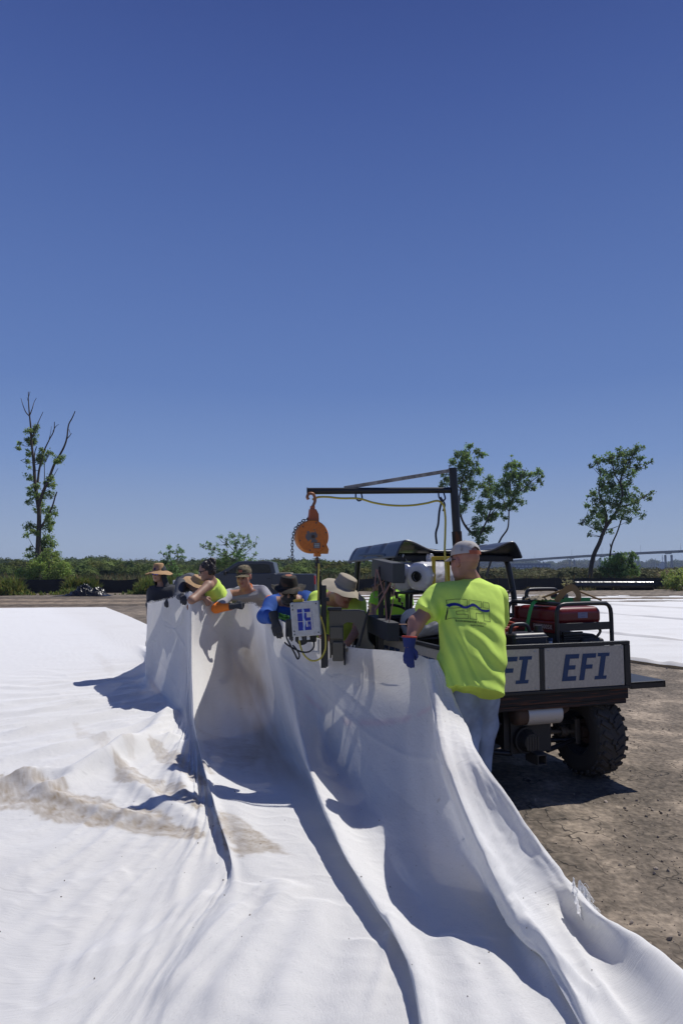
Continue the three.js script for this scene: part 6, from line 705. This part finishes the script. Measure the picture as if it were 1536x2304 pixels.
// ---------------------------------------------------------------- the crew, left to right along the lifted edge, then the man in front
const ground0 = (x, d) => V(x, .075, -d);
function legsFor(pel, yaw, o = {}) { const s = V(-Math.cos(yaw), 0, Math.sin(yaw)), f = V(Math.sin(yaw), 0, Math.cos(yaw)); const R = {}; [['L', -1], ['R', 1]].forEach(([k, q]) => { const a = V(pel.x, .08, pel.z).addScaledVector(s, q * (o.wide ?? .13)).addScaledVector(f, (q > 0 ? (o.step || .06) : -(o.step || .06)) + (o.back || 0)); R['a' + k] = a; R['k' + k] = V(pel.x, 0, pel.z).addScaledVector(s, q * .11).lerp(a, .5).setY(.5 * (pel.y + .03)).addScaledVector(f, .06); }); return R; }
const dir = (x, y, z) => V(x, y, z).normalize();
{ // straw hat and dark hooded top, far left
  const pel = P(366, 1372, 10.25), d = 10.15; pel.y = .95;
  person({ label: 'person in a straw sun hat, blue mirrored sunglasses and dark hooded top', root: pel, skin: SKIN.tan, head: { at: P(357, 1290, d), yaw: -.35, pitch: .08, s: .95 },
    j: { neck: P(366, 1318, d + .03), pelvis: pel, sR: P(346, 1335, d - .06), sL: P(388, 1332, d + .08), eR: P(338, 1360, d - .12), wR: P(341, 1366, 9.86), eL: P(400, 1358, d - .1), wL: P(386, 1350, 9.0), ...legsFor(pel, -.2) },
    hands: { R: { nor: dir(0, .6, .8), side: dir(1, 0, 0), dir: dir(0, -.2, 1), curl: 1.1 }, L: { nor: dir(0, .8, .6), side: dir(-1, 0, 0), dir: dir(-.2, -.1, 1), curl: 1.1, glove: [.05, .05, .055] } },
    shirt: { name: 'hooded_top', color: [.035, .037, .045], sleeve: .97, hem: .12, hood: true, ease: .006 }, pants: { color: [.06, .07, .1] },
    extra: ({ hp }) => { const tx = dataTex(256, (u, v) => { const k = .8 + .12 * Math.sin(v * 120) + .1 * Math.sin(u * 400 + Math.floor(v * 22) * 3) + .1 * tfbm(u, v, 8); return [.83 * k, .66 * k, .47 * k]; }, true); const h = hp('straw_hat', brimHat({ w: .115, h: .118, y: .045, droop: a => .036 + .03 * Math.abs(Math.sin(a)) - .012 * Math.cos(a), top: .8, wob: .012 }), side2(std(1, 1, 1, .85, { map: tx })));
      const fl = grid(12, 8, (i, j) => { const a = (i / 11 - .5) * .9 + .25, t = j / 7, r = mix(.078, .0925, t); return V(Math.sin(a) * r, .06 + .06 * (1 - t), -.008 + Math.cos(a) * (r + .0195)); }); const ft = dataTex(64, (u, v) => { const s = Math.floor(v * 7) % 2; return u < .45 && v > .42 ? [.16, .13, .3] : s ? [.75, .66, .56] : [.42, .2, .2]; }, true); hp('flag_patch', fl, side2(std(1, 1, 1, .85, { map: ft })), h); addGlasses(hp, lensBlue); } });
}
{ // bent over, grey hooded top, straw hat seen edge on
  const pel = V(-2.22, .96, -9.75);
  person({ label: 'person bent low in a dark grey top, straw hat beside the sleeveless worker', root: pel, skin: SKIN.tan, head: { at: P(443, 1315, 9.0), yaw: 1.3, pitch: .5, roll: .1, s: .95 },
    j: { neck: P(426, 1306, 9.2), pelvis: pel, sR: P(408, 1313, 9.1), sL: P(428, 1304, 9.45), eR: P(402, 1345, 8.8), wR: P(412, 1342, 8.5), eL: P(452, 1335, 9.1), wL: P(440, 1338, 8.5), ...legsFor(pel, .3) },
    hands: { R: { nor: dir(0, .8, .5), side: dir(1, 0, 0), dir: dir(.3, -.2, 1), curl: 1.1, glove: [.05, .05, .055] }, L: { nor: dir(0, .8, .5), side: dir(-1, 0, 0), dir: dir(-.3, -.2, 1), curl: 1.1, glove: [.05, .05, .055] } },
    shirt: { name: 'hooded_top', color: [.075, .08, .095], sleeve: .97, hem: .1, ease: .014 }, pants: { color: [.05, .06, .09] },
    extra: ({ hp }) => { const tx = dataTex(256, (u, v) => { const k = .8 + .25 * Math.sin(v * 150) + .08 * tfbm(u, v, 8); return [.84 * k, .68 * k, .5 * k]; }, true); hp('straw_hat', brimHat({ w: .085, h: .08, droop: a => .03, top: .8, wob: .008, seed: 4 }), side2(std(1, 1, 1, .85, { map: tx }))); } });
}
{ // woman, sleeveless lime top, hair in a bun
  const d = 8.55, pel = P(500, 1388, 9.2); pel.y = .96; const yaw = -1.35;
  person({ label: 'person in a sleeveless lime top with dark hair tied in a bun', root: pel, skin: SKIN.tan, build: .86, armW: .98, hipDir: V(.1, 0, -1), head: { at: P(465, 1285, d), yaw, pitch: .28, roll: 0, s: .93 },
    j: { neck: P(477, 1309, d + .06), pelvis: pel, sL: P(467, 1318, d - .14), sR: P(478, 1318, d + .22), eL: P(431, 1350, 8.15), wL: P(458, 1344, 8.42), eR: P(450, 1345, d + .2), wR: P(440, 1352, 8.4), ...legsFor(pel, yaw, { back: -.1 }) },
    hands: { R: { nor: dir(0, 1, .2), side: dir(0, 0, 1), dir: dir(-.8, -.4, .4), curl: 1 }, L: { nor: dir(0, .3, .9), side: dir(0, 1, 0), dir: dir(.5, -.6, -.2), curl: .9 } },
    shirt: { name: 'tank_top', color: LIME, sleeve: 0, hem: .1, ease: -.004, wrinkle: .012 }, pants: { color: [.06, .07, .1] },
    extra: ({ hp }) => { const hm_ = std(.022, .014, .011, .5); const f0 = blend([ell(V(0, .052, -.028), V(.085, .09, .1)), ell(V(0, -.005, -.075), V(.07, .075, .05)), ell(V(.0, .105, -.105), V(.055, .05, .05)), ell(V(0, .13, -.09), V(.035, .03, .035)), ell(V(-.05, .0, -.03), V(.04, .06, .045)), ell(V(.05, .0, -.03), V(.04, .06, .045))], .025); const f = (x, y, z) => Math.max(f0(x, y, z) + .012 * noise(x * 28, y * 28, z * 28) + .008 * noise(x * 60, y * 40, z * 60), -(Math.max(z - .055, 0) > 0 && y < .045 ? -1 : -1)); hp('hair', surfaceNet((x, y, z) => { const d = f0(x, y, z) + .012 * noise(x * 28, y * 28, z * 28) + .006 * noise(x * 60, y * 40, z * 60); const face = Math.max(.045 - z, y - .06); return Math.max(d, -Math.max(-(z - .03), (y - .055)) > 0 ? Math.min(z - .03, .055 - y) : d); }, V(-.14, -.12, -.2), V(.14, .2, .14), .007), hm_);
      const wisps = []; const r = rng(8); for (let k = 0; k < 16; k++) { const a = r() * 6.28, b = V(Math.sin(a) * .06, .09 + .05 * r(), -.06 - .05 * r()); wisps.push(tube([b, b.clone().add(V(.03 * (r() - .5), .025 * r(), -.02 * r())), b.clone().add(V(.07 * (r() - .5), .045 * r() + .01, -.03 * r()))], .0018, 5)); } hp('loose_hair', wisps, hm_); addGlasses(hp); hp('glasses_strap', [tube([V(-.08, .01, -.02), V(-.06, .005, -.1), V(0, .0, -.13), V(.06, .005, -.1), V(.08, .01, -.02)], .006)], M.black); } });
}
{ // grey shirt over orange, camouflage cap
  const d = 9.05, pel = P(572, 1400, 9.55); pel.y = .97; const yaw = -.25;
  person({ label: 'person in a grey T-shirt over bright orange sleeves, camouflage cap and dark gloves', root: pel, skin: SKIN.ruddy, build: 1.1, armW: 1.12, hipDir: V(-1, 0, -.1), head: { at: P(549, 1297, 8.75), yaw, pitch: .2, s: 1.08 },
    j: { neck: P(555, 1324, d), pelvis: pel, sR: P(512, 1340, d - .05), sL: P(594, 1334, d), eR: P(487, 1369, 8.55), wR: P(526, 1364, 8.5), eL: P(608, 1352, 8.75), wL: P(592, 1372, 8.4), ...legsFor(pel, yaw, { back: -.1 }) },
    hands: { R: { nor: dir(.1, .5, .8), side: dir(0, 1, -.1), dir: dir(1, .05, .0), curl: 1.25, glove: [.045, .048, .055] }, L: { nor: dir(0, .6, .8), side: dir(-1, 0, 0), dir: dir(-.3, -.3, 1), curl: 1.1, glove: [.045, .048, .055] } },
    shirt: { color: [.33, .325, .36], sleeve: .42, hem: .1, ease: .006, wrinkle: .010, collar: .035, collarColor: [.85, .20, .025], trim: { to: .96, color: [.88, .235, .03] } }, pants: { color: [.1, .12, .17] },
    extra: ({ hp }) => { const cm = std(1, 1, 1, .85, { map: camoTex([[.33, .28, .2], [.52, .47, .36], [.2, .2, .13], [.42, .38, .28]], 3), side: THREE.DoubleSide }); const c = capParts(), k = hp('cap', c.dome, cm); hp('bill', c.bill, cm, k); hp('cap_button', c.button, cm, k); hp('cap_badge', grid(8, 6, (i, j) => { const a = (i / 7 - .5) * .5, t = j / 5; return V(Math.sin(a) * .0885, .07 + .026 * t, -.008 + Math.cos(a) * (.108 - .012 * t)); }), side2(std(.45, .13, .06, .8)), k); hp('hair', [surfaceNet(ell(V(0, .02, -.03), V(.082, .06, .086)), V(-.1, -.05, -.13), V(.1, .09, .07), .011)], std(.10, .085, .075, .8)); } });
}
{ // blue hooded top, camouflage bucket hat
  const d = 6.3, pel = P(672, 1402, 6.75); pel.y = .97; const yaw = .1;
  person({ label: 'person in a blue hooded top and dark camouflage bucket hat beside the control box', root: pel, skin: SKIN.tan, hipDir: V(-1, 0, 0), head: { at: P(649, 1330, 6.02), yaw, pitch: .2, s: .95 }, beard: [.028, .026, .026],
    j: { neck: P(655, 1350, d), pelvis: pel, sR: P(612, 1358, d), sL: P(692, 1352, d + .05), eR: P(596, 1386, 6.15), wR: P(617, 1392, 5.88), eL: P(706, 1385, 6.1), wL: P(680, 1405, 5.75), ...legsFor(pel, yaw) },
    hands: { R: { nor: dir(-.2, .4, .9), side: dir(1, .2, 0), dir: dir(.25, -.8, .5), curl: .55, glove: [.05, .05, .052] }, L: { nor: dir(0, .5, .9), side: dir(-1, 0, 0), dir: dir(-.5, -.6, .5), curl: .8, glove: [.05, .05, .052] } },
    shirt: { name: 'hooded_top', color: [.018, .085, .36], sleeve: .96, hem: .1, ease: .012, slack: .022, wrinkle: .012 }, pants: { color: [.06, .07, .1] },
    extra: ({ hp, t, rel }) => { const cm = std(1, 1, 1, .85, { map: camoTex([[.62, .3, .2], [.25, .2, .13], [.16, .17, .11], [.22, .17, .12]], 21), side: THREE.DoubleSide }), dk = std(1, 1, 1, .85, { map: camoTex([[.16, .13, .09], [.1, .11, .07], [.28, .2, .14], [.12, .1, .07]], 5), side: THREE.DoubleSide }); const h = hp('bucket_hat', brimHat({ w: .07, h: .10, y: .05, droop: a => .022 + .02 * Math.cos(2 * a), top: .86, wob: .02, seed: 6, crease: .04 }), dk); hp('hat_crown', grid(24, 5, (i, j) => { const a = i / 23 * 2 * PI, r = .058 * j / 4; return V(Math.sin(a) * r, .1525 - .014 * (j / 4) * (j / 4), -.008 + Math.cos(a) * (r + .018 * j / 4)); }), side2(std(.36, .13, .075, .85)), h); void cm; addGlasses(hp); hp('face_cover', [surfaceNet((x, y, z) => Math.max(ell(V(0, -.045, .02), V(.074, .07, .094))(x, y, z), y + .012, -.02 - z), V(-.1, -.14, -.04), V(.1, .01, .14), .01)], std(.035, .034, .036, .9)); } });
  const gc = grid(14, 10, (i, j) => { const u = i / 13, v = j / 9, p = P(mix(627, 652, u), mix(1378, 1386, u) + 14 * v, 5.72 + .03 * v); p.z += .05 * noise(u * 4, v * 4, 3); return p; }); tag(mesh('cloth', gc, side2(std(.06, .20, .045, .85))), 'crumpled green cloth tucked between the blue sleeve and the control box', 'cloth');
}
{ // lime shirt, khaki sun hat, stooping at the machine
  const d = 6.05, pel = P(742, 1418, 6.62); pel.y = .97; const yaw = .35;
  person({ label: 'person in a lime shirt and khaki wide-brimmed hat stooping over the sewing machine', root: pel, skin: SKIN.ruddy, hipDir: V(-1, 0, .1), build: 1.05, head: { at: P(772, 1330, 5.82), yaw: .55, pitch: .4, roll: -.22, s: .96 },
    j: { neck: P(752, 1340, d), pelvis: pel, sR: P(714, 1352, d - .02), sL: P(803, 1360, 5.98), eR: P(700, 1392, 5.85), wR: P(720, 1425, 5.6), eL: P(806, 1412, 5.75), wL: P(783, 1446, 5.42), ...legsFor(pel, yaw) },
    hands: { R: { nor: dir(0, .6, .8), side: dir(1, 0, 0), dir: dir(.4, -.3, .8), curl: 1 }, L: { nor: dir(.4, .6, .6), side: dir(-1, .3, 0), dir: dir(-.6, -.4, .6), curl: 1 } },
    shirt: { color: LIME, sleeve: .26, hem: .1, ease: .012, wrinkle: .014, slack: .026 }, pants: { color: [.1, .11, .15] },
    extra: ({ hp }) => { const km = std(.36, .315, .24, .9, { side: THREE.DoubleSide }); const h = hp('sun_hat', brimHat({ w: .105, h: .098, y: .05, droop: a => .028 + .03 * Math.abs(Math.sin(a)), top: .92, wob: .018, seed: 9, crease: .07 }), km); hp('hat_band', grid(48, 3, (i, j) => { const a = i / 47 * 2 * PI; return V(Math.sin(a) * .0925, .05 + .014 * j, -.008 + Math.cos(a) * .1105); }), side2(std(.37, .33, .25, .9)), h); addGlasses(hp); } });
}
{ // lime shirt, dark plait, beyond the bonnet
  const d = 8.25, pel = P(884, 1396, d + .1); pel.y = .96; const yaw = -2.5;
  person({ label: 'person in a green shirt with a long dark plait behind the padded beams', root: pel, skin: SKIN.tan, build: .95, hipDir: V(.8, 0, -.6), head: { at: P(862, 1312, d - .1), yaw: -1.7, pitch: .5, s: .95 },
    j: { neck: P(878, 1336, d - .02), pelvis: pel, sL: P(846, 1344, d - .16), sR: P(914, 1344, d + .08), eL: P(836, 1376, d - .25), wL: P(846, 1400, d - .35), eR: P(922, 1378, d), wR: P(905, 1402, d - .1), ...legsFor(pel, yaw) },
    hands: { L: { nor: dir(-1, .2, 0), side: dir(0, 0, -1), dir: dir(.1, -1, .2), curl: .6 }, R: { nor: dir(1, .2, 0), side: dir(0, 0, -1), dir: dir(-.1, -1, .1), curl: .6 } },
    shirt: { color: [.30, .62, .04], sleeve: .3, hem: .02, ease: .012, wrinkle: .01, slack: .022 }, pants: { color: [.03, .035, .045] },
    extra: ({ hp, t, j, rel }) => { const hm_ = std(.03, .017, .012, .55); hp('hair', [surfaceNet((x, y, z) => ell(V(0, .02, -.03), V(.088, .1, .098))(x, y, z) + .006 * noise(x * 30, y * 30, z * 30), V(-.12, -.1, -.16), V(.12, .15, .05), .01)], hm_); const a = rel(P(872, 1318, d - .16)), b = rel(P(890, 1338, d - .22)), c = rel(P(906, 1362, d - .2)); const pl = new THREE.CatmullRomCurve3([a, b, c]); const kn = []; for (let k = 0; k < 11; k++) { const p = pl.getPoint(k / 10), s = .034 - .0022 * k; kn.push(new THREE.SphereGeometry(s, 10, 8).scale(1, 1.05, .8).rotateZ(k % 2 ? .5 : -.5).translate(p.x + (k % 2 ? .008 : -.008), p.y, p.z)); } mesh('plait', kn, hm_, t); hp('hat', brimHat({ w: .09, h: .09, y: .055, droop: a => .03, top: .86, wob: .01, seed: 3 }), side2(std(.016, .015, .017, .85))); } });
}
{ // man in front, seen from behind
  const pel = P(1062, 1492, 4.66), yaw = -2.75; pel.y = .97;
  const nb = P(1062, 1307, 4.90), sL = P(984, 1346, 4.82), sR = P(1112, 1346, 5.05);
  person({ label: 'person in a lime printed T-shirt, beige cap and pale jeans with back to the camera', root: V(pel.x, 0, pel.z), skin: [.40, .195, .13], build: 1.04, armW: 1.14, legW: 1.14, handS: .88, hipDir: V(.97, 0, -.2), stubble: true, head: { at: P(1046, 1264, 4.86), yaw: -2.6, pitch: .12, roll: .04, s: 1.08 }, toe: V(-.35, 0, -.94),
    j: { neck: nb, pelvis: pel, sL, sR, eL: P(935, 1402, 4.68), wL: P(920, 1452, 4.58), eR: P(1120, 1430, 5.18), wR: P(1022, 1486, 4.95), kL: V(.86, .5, -4.74), aL: V(.80, .085, -4.55), kR: V(1.0, .5, -4.86), aR: V(.95, .085, -4.85) },
    hands: { L: { nor: dir(-.5, .2, .85), side: dir(1, .1, .3), dir: dir(-.06, -1, .08), curl: .55, glove: [.02, .035, .15], cuff: [.42, .05, .035] }, R: { nor: dir(0, .7, .7), side: dir(0, 0, -1), dir: dir(-1, -.12, .55), curl: 1.0, glove: [.012, .018, .07] } },
    shirt: { color: LIME, sleeve: .33, hem: .225, ease: .006, wrinkle: .006, slack: .034, cell: .0095,
      fold: (x, y, z) => { const k = (x * .62 + y * .78); const m = smooth(.0, .16, x + .12 - (y - 1.1) * .05) * smooth(1.36, 1.15, y) * smooth(.72, .85, y); let d = m * (.010 * Math.sin(k * 62 + 3 * noise(x * 5, y * 4, z * 5)) * (.5 + .8 * noise(x * 6 + 9, y * 6, 2))); const m2 = smooth(-.02, -.12, x) * smooth(1.42, 1.3, y); d += m2 * .008 * Math.sin((x * 1.1 + y * .35) * 58 + 2.5 * noise(x * 4, y * 3, 7)); const m3 = smooth(-.16, -.1, x) * smooth(.1, -.04, x) * smooth(1.25, 1.1, y); d += m3 * .010 * Math.exp(-Math.pow((x + .08 + (y - 1.05) * .42) / .014, 2)); return d; } },
    pants: { color: [.31, .385, .52], denim: true },
    extra: ({ hp, t, shf, rel, shirt }) => {
      const meshM = std(.50, .47, .44, .85, { side: THREE.DoubleSide }), bg = std(.46, .385, .31, .85, { side: THREE.DoubleSide }); const c = capParts();
      // crown with an arched opening at the back
      const dome = grid(72, 30, (i, j) => { const a = i / 71 * 2 * PI, tt = j / 29, ph = tt * PI / 2, cc = Math.pow(Math.cos(ph), .72); return V(Math.sin(a) * .09 * cc, .042 + .094 * Math.sin(ph), -.008 + Math.cos(a) * .109 * cc); }); const p = dome.attributes.position, ix = [...dome.index.array], keep = []; for (let q = 0; q < ix.length; q += 3) { let x = 0, y = 0, z = 0; for (let w = 0; w < 3; w++) { x += p.getX(ix[q + w]) / 3; y += p.getY(ix[q + w]) / 3; z += p.getZ(ix[q + w]) / 3; } if (z < -.06 && Math.hypot(x / .043, (y - .04) / .045) < 1) continue; keep.push(ix[q], ix[q + 1], ix[q + 2]); } dome.setIndex(keep);
      paint(dome, (x, y, z) => { const front = smooth(-.005, .0, z); const s = smooth(.05, .3, fbm(x * 25, y * 25, z * 25)); return [mix(.46, .52, front) * (1 - .35 * s), mix(.43, .44, front) * (1 - .38 * s), mix(.40, .36, front) * (1 - .4 * s)]; });
      const k = hp('cap', dome, std(1, 1, 1, .9, { vertexColors: true, side: THREE.DoubleSide })); hp('bill', c.bill, bg, k); hp('cap_button', c.button, bg, k);
      hp('cap_strap', grid(20, 4, (i, j) => { const a = PI + (i / 19 - .5) * 1.15; return V(Math.sin(a) * .0905, .036 + .008 * j, -.008 + Math.cos(a) * .1095); }), side2(std(.42, .12, .06, .8)), k); addGlasses(hp);
      // printed emblem, laid on the shirt's surface
      const cv = document.createElement('canvas'); cv.width = 1024; cv.height = 640; const g = cv.getContext('2d'); g.clearRect(0, 0, 1024, 640); g.strokeStyle = '#2a3c28'; g.lineWidth = 9; const box = pts => { g.beginPath(); pts.forEach(([x, y], i) => i ? g.lineTo(x, y) : g.moveTo(x, y)); g.closePath(); g.stroke(); };
      box([[60, 60], [440, 60], [440, 190], [60, 190]]); box([[60, 250], [440, 250], [440, 320], [220, 320], [220, 390], [440, 390], [440, 480], [60, 480]]); box([[480, 60], [790, 60], [790, 190], [480, 190]]); box([[480, 250], [790, 250], [790, 330], [640, 330], [640, 480], [480, 480]]); box([[830, 60], [980, 60], [980, 190], [830, 190]]); box([[830, 250], [980, 250], [980, 480], [830, 480]]);
      g.fillStyle = '#16277c'; g.beginPath(); g.moveTo(40, 180); g.bezierCurveTo(160, 90, 230, 150, 330, 200); g.bezierCurveTo(430, 240, 500, 150, 560, 130); g.bezierCurveTo(660, 110, 720, 210, 800, 230); g.bezierCurveTo(860, 240, 920, 230, 990, 200); g.lineTo(985, 255); g.bezierCurveTo(900, 290, 820, 290, 740, 260); g.bezierCurveTo(660, 210, 620, 170, 560, 190); g.bezierCurveTo(480, 230, 400, 300, 300, 250); g.bezierCurveTo(220, 200, 170, 170, 95, 235); g.closePath(); g.fill();
      g.fillStyle = '#26382a'; g.textAlign = 'center'; g.font = 'bold 64px sans-serif'; g.fillText('Environmental Fabrics', 520, 560, 900); g.font = 'bold 42px sans-serif'; g.fillText('South Carolina', 640, 622);
      const tx = new THREE.CanvasTexture(cv); tx.colorSpace = THREE.SRGBColorSpace;
      const A = P(1030, 1326, 4.5), Bx = P(1124, 1341, 4.58), Cy = P(1030, 1395, 4.44), eye = V(0, 0, -1); const gx = Bx.clone().sub(A), gy = Cy.clone().sub(A), n = gx.clone().cross(gy).normalize(); const into = n.z > 0 ? n.clone().negate() : n;
      let lastS = .05; mesh('print', grid(70, 44, (i, j) => { const q = rel(A.clone().addScaledVector(gx, i / 69).addScaledVector(gy, j / 43)); let s = -.3, hit = false; for (let m = 0; m < 160 && s < .6; m++) { const x = q.x + into.x * s, y = q.y + into.y * s, z = q.z + into.z * s, dd = shf(x, y, z); if (dd < .0022) { hit = true; break; } s += Math.max(.0008, dd * .6); } if (!hit) s = lastS; lastS = s; const o = V(q.x + into.x * s, q.y + into.y * s, q.z + into.z * s); o.u = i / 69; o.v = 1 - j / 43; return o; }), std(1, 1, 1, .85, { map: tx, transparent: true, side: THREE.DoubleSide }), shirt);
    } });
}
renderer.render(scene, camera);
